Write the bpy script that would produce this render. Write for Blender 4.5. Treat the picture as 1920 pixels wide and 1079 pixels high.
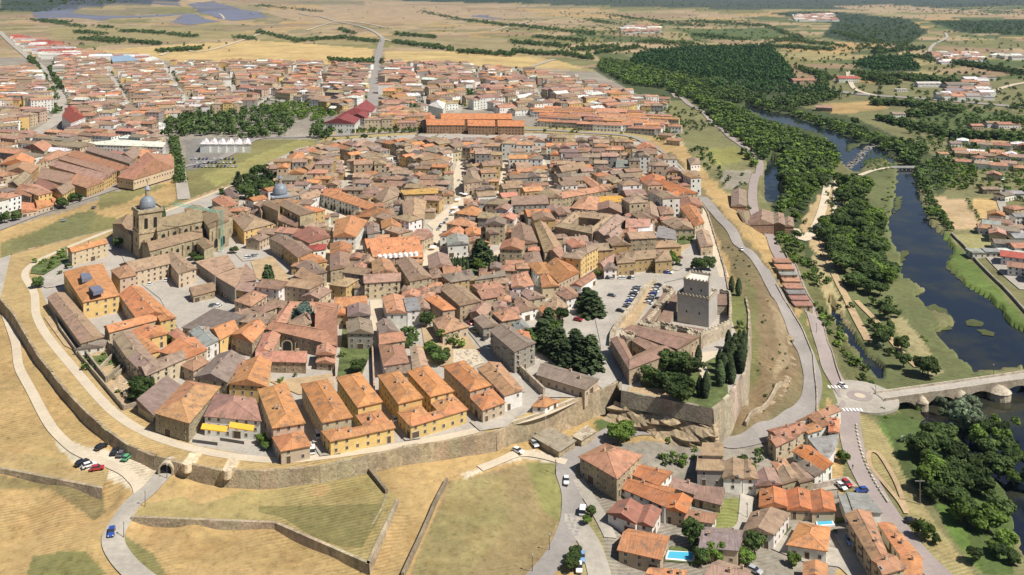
import bpy, math, random
import numpy as np
from mathutils import Matrix, Vector
from mathutils.geometry import delaunay_2d_cdt
random.seed(7); rng = np.random.default_rng(7)
for o in list(bpy.data.objects): bpy.data.objects.remove(o)
C = bpy.context.scene.collection
S = bpy.context.scene
# ---------------- camera: level shift-lens view from a height of 150 m over the old town
F = 1690.0; VH = -20.0; H = 150.0
cd = bpy.data.cameras.new('camera'); cam = bpy.data.objects.new('camera', cd); C.objects.link(cam)
cam.location = (0, 0, H); cam.rotation_euler = (math.radians(90), 0, 0)
cd.sensor_width = 36; cd.lens = 36*F/1920; cd.shift_y = -(539.5-VH)/1920
cd.clip_start = 1; cd.clip_end = 60000
S.camera = cam
# ---------------- sky and sun
SUN_EL, SUN_AZ = math.radians(54), math.radians(-27)      # azimuth from +X, towards the camera side
sd = Vector((math.cos(SUN_EL)*math.cos(SUN_AZ), math.cos(SUN_EL)*math.sin(SUN_AZ), math.sin(SUN_EL)))
w = bpy.data.worlds.new('World'); S.world = w; w.use_nodes = True
nt = w.node_tree; bg = nt.nodes['Background']
sky = nt.nodes.new('ShaderNodeTexSky'); sky.sky_type = 'NISHITA'; sky.sun_disc = False
sky.sun_elevation = SUN_EL; sky.sun_rotation = math.atan2(sd.x, sd.y)
nt.links.new(sky.outputs[0], bg.inputs[0]); bg.inputs[1].default_value = 0.05
sl = bpy.data.lights.new('sun', 'SUN'); sl.energy = 5.0; sl.angle = math.radians(0.5); sl.color = (1, .95, .86)
so = bpy.data.objects.new('sun', sl); C.objects.link(so); so.rotation_euler = sd.to_track_quat('Z', 'Y').to_euler()
S.view_settings.view_transform = 'Standard'; S.view_settings.look = 'None'
S.view_settings.exposure = 0.38; S.view_settings.gamma = 1
S.render.engine = 'CYCLES'
S.cycles.max_bounces = 5; S.cycles.volume_bounces = 0; S.cycles.transparent_max_bounces = 6

# ---------------- pixel <-> world
def un(u, v, z):
    y = F*(H-z)/(v-VH); return ((u-960)/F*y, y)
def proj(x, y, z): return (960+F*x/y, VH+F*(H-z)/y)
CP = [(0,700,-3.6),(50,720,-3.1),(100,760,-3.1),(180,850,-3.1),(240,880,-3.2),(313,893,-3.5),(400,925,-4.3),(250,915,-3.9),(100,850,-3.6),(0,830,-3.8),(0,960,-7),(200,950,-7),(0,1000,-7.5),(0,1250,-8),(400,1010,-7.2),(300,1000,-7),(250,935,-5.0),(400,955,-5.2),(600,960,-5.2),(700,960,-5.4),(690,1080,-7.4),(560,1030,-7.2),(780,1000,-7.2),(750,885,-5.2),(900,950,-6.8),(850,870,-5.6),(950,850,-6.0),(1000,870,-7.5),(1040,850,-7.8),(1000,1040,-9),(600,930,-4.7),(-500,900,-6),(500,1300,-10),(1120,800,-8),
 (-20,600,-4.5),(20,470,-4),(150,425,-4),(300,350,-4),(450,300,-3),(0,400,-3),(-400,500,-4),(-400,300,-2),(50,560,-5),(300,700,-8),(600,700,-8),(900,650,-8),
 (600,258,-2),(900,250,-2),(1100,250,-3),(300,150,0),(600,150,0),(1000,180,-2),(100,250,-1),(700,400,-4),(1000,400,-5),(400,450,-5),(1100,600,-7),
 (1240,285,-5),(1335,395,-6),(1400,480,-7),(1420,560,-6),(1440,620,-9),(1413,600,-4.5),(1412,650,-5.5),(1410,690,-6.5),(1380,760,-9),(1500,650,-15),(1460,700,-13),(1440,500,-11),(1360,420,-7),(1500,600,-15),(1480,540,-14),
 (1515,740,-17),(1530,700,-17),(1470,480,-18),(1510,560,-19),(1560,700,-18),(1440,430,-17),(1400,330,-13),(1360,250,-10),(1280,190,-5),
 (1740,430,-21),(1800,560,-21),(1600,280,-20),(1500,230,-22),(1400,200,-21.5),(1450,255,-22),(1560,238,-22),(1430,330,-21),(1660,275,-22),(1345,188,-17),(1580,300,-22),(1680,380,-22),(1700,500,-22),(1790,500,-22),(1600,262,-22.3),(1800,200,-15),(1700,100,-10),(1500,130,-12),(1900,700,-21),(1850,820,-21),(1900,950,-21),(1660,760,-19),
 (1610,745,-18),(1600,790,-18),(1650,900,-18),(1720,1020,-18),(1480,870,-16),(1300,830,-12),(1150,830,-11),(1400,840,-14),(1300,950,-14),(1250,1050,-14),(1090,950,-11),(1450,1000,-17),(1560,1050,-18),
 (1900,480,-20),(1700,650,-21),(1600,600,-22),(1570,600,-22),(1610,660,-22),(1645,725,-21.5),(1600,450,-20),(2300,600,-20),(2300,900,-20),(2300,300,-18),(1600,1300,-18),(1200,1300,-14),(1000,60,0),(300,60,0),(1700,50,-8),(1350,780,-13),(1420,760,-13),(1200,800,-11),
 (1500,820,-16.5),(1550,900,-17),(1540,790,-18),(1110,815,-9)]
CPW = np.array([(*un(u, v, z), z) for u, v, z in CP])
WATER_Z = -23.0
def T(tile, s):                                            # numbers read off a 4x enlarged tile -> photo pixels
    c, r = int(tile[0])*480, int(tile[1])*270
    n = [float(t) for t in s.replace(',', ' ').split()]
    return [(c+n[i]/3.997, r+n[i+1]/3.997) for i in range(0, len(n), 2)]
RIVER = T('31','470 0 600 0 590 60 700 0 790 0 900 60 960 170 1080 180 1100 240 1130 370 1190 540 1230 620 1330 700 1400 800 1340 900 1500 1079')+T('32','1500 0 1620 60 1750 160 1800 260 1930 350')+[(2300,640),(2300,720),(1921,700)]+T('32','1900 600 1550 660 1440 560 1330 440 1230 330 1390 290 1370 230 1200 180 1100 60 1170 20')+T('31','1000 1000 1000 850 930 760 900 600 950 400 970 180 880 120 700 180 690 220 600 190 540 130 500 60')
RIVER_UP = T('30','0 840 150 850 260 900 420 960 560 1010 700 1079')+[(1615,270),(1562,270)]+T('30','470 1079 400 1000 240 960 120 930 0 900')+[(1395,205),(1398,192)]
RIVER_ARM = T('31','0 110 60 120 90 200 90 380 110 430 60 500 0 510')+[(1430,390),(1432,320)]
RIVER_LOW = T('32','850 800 1000 860 1200 830 1700 800 1918 660')+[(2400,640),(2400,1300),(1950,1300),(1925,1079)]+T('33','1920 1079 1850 700 1720 420 1620 300 1500 150 1400 60 1200 40 1100 20')+[(1730,812)]+T('32','1000 1000 880 930 850 860')
RIVER_LOW2 = T('32','430 110 480 120 560 230 620 330 720 470 860 600 870 690 820 700 720 600 640 450 560 350')
def poly_np(poly): return np.array(poly, dtype=float)
def inside(poly, X, Y):
    p = poly_np(poly); r = np.zeros(np.shape(X), bool); j = len(p)-1
    for i in range(len(p)):
        xi, yi = p[i]; xj, yj = p[j]
        with np.errstate(divide='ignore', invalid='ignore'):
            c = ((yi > Y) != (yj > Y)) & (X < (xj-xi)*(Y-yi)/((yj-yi) if yj != yi else 1e-9)+xi)
        r ^= c; j = i
    return r
def rough(w_, amp, step=5):
    rr = random.Random(len(w_)); out = []
    for a, c in zip(w_, w_[1:]+w_[:1]):
        L_ = math.dist(a, c); n = max(1, min(60, int(L_/step)))
        for i in range(n):
            k = amp*(0 if i == 0 else 1); out.append((a[0]+(c[0]-a[0])*i/n+rr.uniform(-k, k), a[1]+(c[1]-a[1])*i/n+rr.uniform(-k, k)))
    return out
WPOLY = [rough([un(u, v, WATER_Z) for u, v in P_], 1.5) for P_ in (RIVER, RIVER_UP, RIVER_ARM, RIVER_LOW, RIVER_LOW2)]
def zsm(X, Y):                                             # smooth land height outside the ramparts
    X = np.asarray(X, float); Y = np.asarray(Y, float)
    num = np.zeros(X.shape); den = np.zeros(X.shape)
    for cx, cy, cz in CPW:
        sc = 0.06*cy
        w_ = 1/((X-cx)**2+(Y-cy)**2*.6+sc)**2.2*(cy**2.2)
        num += w_*cz; den += w_
    z = num/den
    hn = np.sin(X/900+1)*np.cos(Y/1300)+.5*np.sin(X/410+Y/700)
    z = z+np.clip((Y-5500)/6000, 0, 3)*(70+45*hn)+np.clip((Y-2200)/3000, 0, 1)*(5*np.sin(X/300+Y/420)+4*np.sin(X/170-Y/260))
    # forested ridge on the left
    z = z+np.exp(-(((X+3700)/1500)**2+((Y-8000)/1600)**2))*190
    return z
def zout(X, Y):
    z = zsm(X, Y)
    for wp in WPOLY:
        z = np.where(inside(wp, np.asarray(X, float), np.asarray(Y, float)), np.minimum(z, WATER_Z-1.2), z)
    return z
def Z1(x, y): return float(zsm(np.array([x]), np.array([y]))[0])
def P(u, v, dz=0.0):                                       # point of the outer land seen at a photo pixel
    z = -10.0
    for _ in range(14):
        x, y = un(u, v, z+dz); z = .5*z+.5*Z1(x, y)
    x, y = un(u, v, z+dz); return (x, y, z+dz)
# ---------------- helpers
def tag(o, label=None, cat=None, group=None, kind=None):
    if label: o['label'] = label
    if cat: o['category'] = cat
    if group: o['group'] = group
    if kind: o['kind'] = kind
    return o
class MB:
    def __init__(s): s.v = []; s.f = []; s.m = []; s.c = []; s.uv = []
    def face(s, pts, mi=0, col=(1,1,1), uv=None):
        n = len(s.v); s.v += [tuple(p) for p in pts]; s.f.append(tuple(range(n, n+len(pts)))); s.m.append(mi)
        s.c += [col]*len(pts); s.uv += uv if uv else [(p[0]+p[1], p[2]) for p in pts]
    def box(s, x0, y0, z0, x1, y1, z1, mi=0, col=(1,1,1), M=None, bottom=True):
        p = [(x0,y0,z0),(x1,y0,z0),(x1,y1,z0),(x0,y1,z0),(x0,y0,z1),(x1,y0,z1),(x1,y1,z1),(x0,y1,z1)]
        if M: p = [M @ Vector(q) for q in p]
        for f in ((4,5,6,7),(0,1,5,4),(1,2,6,5),(2,3,7,6),(3,0,4,7))+(((3,2,1,0),) if bottom else ()):
            s.face([p[i] for i in f], mi, col)
    def ring(s, rings, mi=0, col=(1,1,1), cap=True):       # list of rings (lists of points)
        n = len(rings[0])
        for a, b in zip(rings, rings[1:]):
            for i in range(n): s.face([a[i], a[(i+1)%n], b[(i+1)%n], b[i]], mi, col)
        if cap: s.face(rings[-1], mi, col)
    def build(s, name, mats, parent=None, smooth=False):
        me = bpy.data.meshes.new(name); me.from_pydata(s.v, [], s.f)
        for m in (mats if isinstance(mats, (list, tuple)) else [mats]): me.materials.append(m)
        me.polygons.foreach_set('material_index', s.m)
        if smooth: me.polygons.foreach_set('use_smooth', [True]*len(s.f))
        a = me.color_attributes.new('Col', 'FLOAT_COLOR', 'CORNER')
        cc = np.ones((len(s.c), 4), np.float32); cc[:, :3] = np.array(s.c, np.float32); a.data.foreach_set('color', cc.ravel())
        u = me.uv_layers.new(name='UVMap'); u.data.foreach_set('uv', np.array(s.uv, np.float32).ravel())
        o = bpy.data.objects.new(name, me); C.objects.link(o)
        if parent: o.parent = parent
        return o
def circ(cx, cy, r, z, n=12, a0=0): return [(cx+r*math.cos(a0+2*math.pi*i/n), cy+r*math.sin(a0+2*math.pi*i/n), z) for i in range(n)]
def empty(name, loc=(0,0,0), rz=0):
    o = bpy.data.objects.new(name, None); C.objects.link(o); o.location = loc; o.rotation_euler = (0,0,rz); o.empty_display_size = .5; return o
def link(o, parent=None, loc=None, rz=None):
    c = o.copy(); C.objects.link(c); c.parent = parent
    if loc is not None: c.location = loc
    if rz is not None: c.rotation_euler = (0,0,rz)
    return c
def copy_tree(o, parent=None):
    c = o.copy(); C.objects.link(c); c.parent = parent
    for ch in o.children: copy_tree(ch, c)
    return c
# ---------------- materials
def mat(name, col=(.5,.5,.5), rough=.9, attr=False, vary=.25, scale=.3, scale2=None, uvstretch=None, metallic=0, spec=.3, bump=0, bscale=3, dark=(.0,.0,.0), patch=0, extra=None, trans=0):
    m = bpy.data.materials.new(name); m.use_nodes = True; t = m.node_tree; N = t.nodes; L = t.links
    b = N['Principled BSDF']; b.inputs['Roughness'].default_value = rough; b.inputs['Metallic'].default_value = metallic
    b.inputs['Specular IOR Level'].default_value = spec
    if attr:
        a = N.new('ShaderNodeVertexColor'); a.layer_name = 'Col'; src = a.outputs[0]
    else:
        a = N.new('ShaderNodeRGB'); a.outputs[0].default_value = (*col, 1); src = a.outputs[0]
    g = N.new('ShaderNodeNewGeometry'); pos = g.outputs['Position']
    if uvstretch:
        tc = N.new('ShaderNodeUVMap'); tc.uv_map = 'UVMap'; mp = N.new('ShaderNodeMapping'); mp.inputs['Scale'].default_value = (*uvstretch, 1)
        L.new(tc.outputs[0], mp.inputs[0]); vec = mp.outputs[0]
    else: vec = pos
    def noise(v, sc, det=4, rgh=.6):
        n = N.new('ShaderNodeTexNoise'); n.inputs['Scale'].default_value = sc; n.inputs['Detail'].default_value = det; n.inputs['Roughness'].default_value = rgh
        L.new(v, n.inputs['Vector']); return n
    def mul(src, fac, lo, hi):
        r = N.new('ShaderNodeMapRange'); r.inputs['From Min'].default_value = .3; r.inputs['From Max'].default_value = .7
        r.inputs['To Min'].default_value = lo; r.inputs['To Max'].default_value = hi; L.new(fac, r.inputs['Value'])
        x = N.new('ShaderNodeMix'); x.data_type = 'RGBA'; x.blend_type = 'MULTIPLY'; x.inputs[0].default_value = 1
        L.new(src, x.inputs[6]); L.new(r.outputs[0], x.inputs[7]); return x.outputs[2]
    if vary:
        src = mul(src, noise(vec, scale).outputs[0], 1-vary, 1+vary)
        if scale2: src = mul(src, noise(pos, scale2, 5, .7).outputs[0], 1-vary, 1+vary)
    if patch:                                             # lichen / soot stains of their own
        n = noise(pos, patch, 6, .7); r = N.new('ShaderNodeMapRange'); r.inputs['From Min'].default_value = .52; r.inputs['From Max'].default_value = .68
        L.new(n.outputs[0], r.inputs['Value']); x = N.new('ShaderNodeMix'); x.data_type = 'RGBA'; L.new(r.outputs[0], x.inputs[0])
        L.new(src, x.inputs[6]); x.inputs[7].default_value = (*dark, 1); src = x.outputs[2]
    if extra: src = extra(N, L, src, noise, pos)
    L.new(src, b.inputs['Base Color'])
    if bump:
        n = noise(vec if uvstretch else pos, bscale, 4); bp = N.new('ShaderNodeBump'); bp.inputs['Strength'].default_value = bump; bp.inputs['Distance'].default_value = .3
        L.new(n.outputs[0], bp.inputs['Height']); L.new(bp.outputs[0], b.inputs['Normal'])
    if trans:
        tr = N.new('ShaderNodeBsdfTranslucent'); L.new(src, tr.inputs[0]); mx = N.new('ShaderNodeMixShader'); mx.inputs[0].default_value = trans
        L.new(b.outputs[0], mx.inputs[1]); L.new(tr.outputs[0], mx.inputs[2]); L.new(mx.outputs[0], N['Material Output'].inputs[0])
    return m
M = {}
M['roof'] = mat('roof_tiles', attr=True, vary=.22, scale=1, scale2=.35, uvstretch=(2.2,.22), patch=.28, dark=(.16,.115,.085), bump=.5, bscale=1.0)
M['wall'] = mat('wall_render', attr=True, vary=.12, scale=.5, scale2=2.5)
M['stone'] = mat('ashlar_stone', attr=True, vary=.26, scale=.9, scale2=.1, bump=.8, bscale=1.5, patch=.22, dark=(.2,.16,.11))
M['glass'] = mat('window_glass', (.03,.035,.045), rough=.15, vary=0, spec=.5)
M['frame'] = mat('window_frame', (.5,.42,.32), vary=.1)
M['dark'] = mat('opening_shade', (.02,.018,.016), vary=0)  # near-black colour stands in for the shade inside openings
M['paint'] = mat('car_paint', attr=True, rough=.25, vary=0, spec=.6)
M['rubber'] = mat('rubber', (.02,.02,.02), vary=0)
M['metal'] = mat('painted_metal', attr=True, rough=.5, vary=.08)
M['lead'] = mat('lead_sheet', (.20,.225,.26), rough=.45, vary=.12, scale=1)
M['asphalt'] = mat('asphalt', (.27,.245,.225), vary=.12, scale=.05, scale2=.6)
M['street'] = mat('street_paving', (.36,.325,.275), vary=.15, scale=.05, scale2=.5)
M['pale'] = mat('pale_gravel', (.52,.44,.33), vary=.08, scale=.1, scale2=.8)
M['gravel'] = mat('gravel_yard', (.37,.335,.29), vary=.15, scale=.08, scale2=.7)
M['pink'] = mat('pinkish_paving', (.30,.25,.23), vary=.08, scale=.1, scale2=.8)
M['white'] = mat('white_paint', (.8,.8,.78), vary=.04)
M['solar'] = mat('solar_glass', (.15,.16,.21), rough=.95, spec=.05, vary=.1, scale=.01)
M['pool'] = mat('pool_water', (.08,.42,.60), rough=.08, vary=.05, spec=.5)
M['bark'] = mat('bark', (.12,.09,.06), vary=.2, scale=2)
M['grass'] = mat('lawn', (.095,.12,.04), vary=.45, scale=.2, scale2=1.5)
M['soil'] = mat('bare_soil', (.40,.29,.17), vary=.2, scale=.2, scale2=1.5)
M['rock'] = mat('sandy_rock', (.34,.26,.165), vary=.3, scale=.3, scale2=.9, bump=1, bscale=.5, patch=.15, dark=(.22,.17,.12))
def leaf(name, c1, c2):
    def ex(N, L, src, noise, pos):
        n = noise(pos, .35, 3); x = N.new('ShaderNodeMix'); x.data_type = 'RGBA'
        r = N.new('ShaderNodeMapRange'); r.inputs['From Min'].default_value = .35; r.inputs['From Max'].default_value = .65; L.new(n.outputs[0], r.inputs['Value'])
        L.new(r.outputs[0], x.inputs[0]); x.inputs[6].default_value = (*c1, 1); x.inputs[7].default_value = (*c2, 1)
        oi = N.new('ShaderNodeObjectInfo'); hs = N.new('ShaderNodeHueSaturation'); mr = N.new('ShaderNodeMapRange'); mr.inputs['To Min'].default_value = .7; mr.inputs['To Max'].default_value = 1.35
        L.new(oi.outputs['Random'], mr.inputs['Value']); n2 = noise(pos, .06, 3); m2 = N.new('ShaderNodeMapRange'); m2.inputs['From Min'].default_value = .35; m2.inputs['From Max'].default_value = .65; m2.inputs['To Min'].default_value = .65; m2.inputs['To Max'].default_value = 1.45; L.new(n2.outputs[0], m2.inputs['Value']); mm = N.new('ShaderNodeMath'); mm.operation = 'MULTIPLY'; L.new(mr.outputs[0], mm.inputs[0]); L.new(m2.outputs[0], mm.inputs[1]); L.new(mm.outputs[0], hs.inputs['Value']); L.new(x.outputs[2], hs.inputs['Color']); return hs.outputs[0]
    return mat(name, rough=.75, vary=0, extra=ex, trans=.25, spec=.2)
M['leaf'] = leaf('broad_leaves', (.04,.07,.02), (.092,.132,.036))
M['leaf2'] = leaf('bright_leaves', (.07,.12,.022), (.13,.19,.035))
M['needle'] = leaf('dark_needles', (.035,.058,.024), (.085,.115,.045))
M['cedar'] = leaf('blue_cedar_needles', (.08,.12,.10), (.14,.19,.16))
M['poplar'] = leaf('poplar_leaves', (.04,.085,.025), (.06,.115,.032))
M['willow'] = leaf('willow_leaves', (.12,.16,.09), (.2,.24,.15))
# ground: vertex colour broken by noise, dry tussocks and mowing lines
def gex(N, L, src, noise, pos):
    def mr(v, a, b, c, d):
        r = N.new('ShaderNodeMapRange'); r.inputs['From Min'].default_value = a; r.inputs['From Max'].default_value = b; r.inputs['To Min'].default_value = c; r.inputs['To Max'].default_value = d; L.new(v, r.inputs['Value']); return r.outputs[0]
    def mixc(f, a, b, mode='MIX'):
        x = N.new('ShaderNodeMix'); x.data_type = 'RGBA'; x.blend_type = mode
        if f is None: x.inputs[0].default_value = 1
        else: L.new(f, x.inputs[0])
        L.new(a, x.inputs[6])
        if isinstance(b, tuple): x.inputs[7].default_value = (*b, 1)
        else: L.new(b, x.inputs[7])
        return x.outputs[2]
    def tint(a, k):
        x = N.new('ShaderNodeMix'); x.data_type = 'RGBA'; x.blend_type = 'MULTIPLY'; x.inputs[0].default_value = 1; L.new(a, x.inputs[6]); x.inputs[7].default_value = (*k, 1); return x.outputs[2]
    wv = N.new('ShaderNodeTexWave'); wv.wave_type = 'BANDS'; wv.bands_direction = 'X'; wv.inputs['Scale'].default_value = .22; wv.inputs['Distortion'].default_value = 5; wv.inputs['Detail'].default_value = 4; wv.inputs['Detail Scale'].default_value = .12
    mp = N.new('ShaderNodeMapping'); mp.inputs['Rotation'].default_value = (0,0,1.2); L.new(pos, mp.inputs[0]); L.new(mp.outputs[0], wv.inputs[0])
    f = mr(noise(pos, .02, 2).outputs[0], .42, .62, 0, 1)
    c = mixc(f, src, mixc(None, src, mr(wv.outputs[1], 0, 1, .76, 1.1), 'MULTIPLY'))
    c = mixc(mr(noise(pos, .035, 7, .72).outputs[0],   .47, .62, 0, .55), c, tint(c, (.74,.80,.72)))     # greener swards
    c = mixc(mr(noise(pos, .06, 8, .75).outputs[0], .5, .64, 0, .6), c, tint(c, (.78,.68,.60)))        # rusty dead weeds
    c = mixc(mr(noise(pos, .45, 6, .85).outputs[0], .52, .62, 0, .6), c, tint(c, (.50,.50,.48)))
    c = mixc(mr(noise(pos, .16, 6, .8).outputs[0], .55, .66, 0, .6), c, tint(c, (1.3,1.3,1.25)))         # tussocks
    return c
M['ground'] = mat('dry_ground', attr=True, vary=.2, scale=.012, scale2=.3, extra=gex)
def water_mat():
    m = bpy.data.materials.new('river_water'); m.use_nodes = True; N = m.node_tree.nodes; L = m.node_tree.links; b = N['Principled BSDF']
    b.inputs['Base Color'].default_value = (.014,.017,.016,1); b.inputs['Roughness'].default_value = .1; b.inputs['IOR'].default_value = 1.33
    g = N.new('ShaderNodeNewGeometry'); n = N.new('ShaderNodeTexNoise'); n.inputs['Scale'].default_value = .5; n.inputs['Detail'].default_value = 4; L.new(g.outputs['Position'], n.inputs['Vector'])
    bp = N.new('ShaderNodeBump'); bp.inputs['Strength'].default_value = .12; bp.inputs['Distance'].default_value = .3; L.new(n.outputs[0], bp.inputs['Height']); L.new(bp.outputs[0], b.inputs['Normal'])
    n2 = N.new('ShaderNodeTexNoise'); n2.inputs['Scale'].default_value = .02; n2.inputs['Detail'].default_value = 6; n2.inputs['Roughness'].default_value = .7; L.new(g.outputs['Position'], n2.inputs['Vector'])
    r = N.new('ShaderNodeMapRange'); r.inputs['From Min'].default_value = .48; r.inputs['From Max'].default_value = .62; r.inputs['To Max'].default_value = .9; L.new(n2.outputs[0], r.inputs['Value'])
    x = N.new('ShaderNodeMix'); x.data_type = 'RGBA'; L.new(r.outputs[0], x.inputs[0]); x.inputs[6].default_value = (.010,.014,.024,1); x.inputs[7].default_value = (.035,.034,.018,1); L.new(x.outputs[2], b.inputs['Base Color'])
    return m
M['water'] = water_mat()
# palette (real-world base colours)
RC = dict(o=(.47,.215,.10), t=(.38,.20,.125), b=(.285,.195,.14), g=(.22,.172,.14), p=(.35,.19,.145), n=(.32,.22,.14), s=(.26,.25,.24), r=(.33,.08,.06), y=(.45,.26,.08), w=(.62,.6,.56))
WC = dict(c=(.47,.38,.26), y=(.58,.41,.17), w=(.68,.66,.61), s=(.36,.29,.19), g=(.29,.265,.235), p=(.43,.32,.235), o=(.45,.31,.14), b=(.29,.18,.115))
def jit(c, a=.1):
    k = 1+random.uniform(-a, a); return tuple(max(.01, min(.9, x*k*(1+random.uniform(-a, a)*.35))) for x in c)
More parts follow.
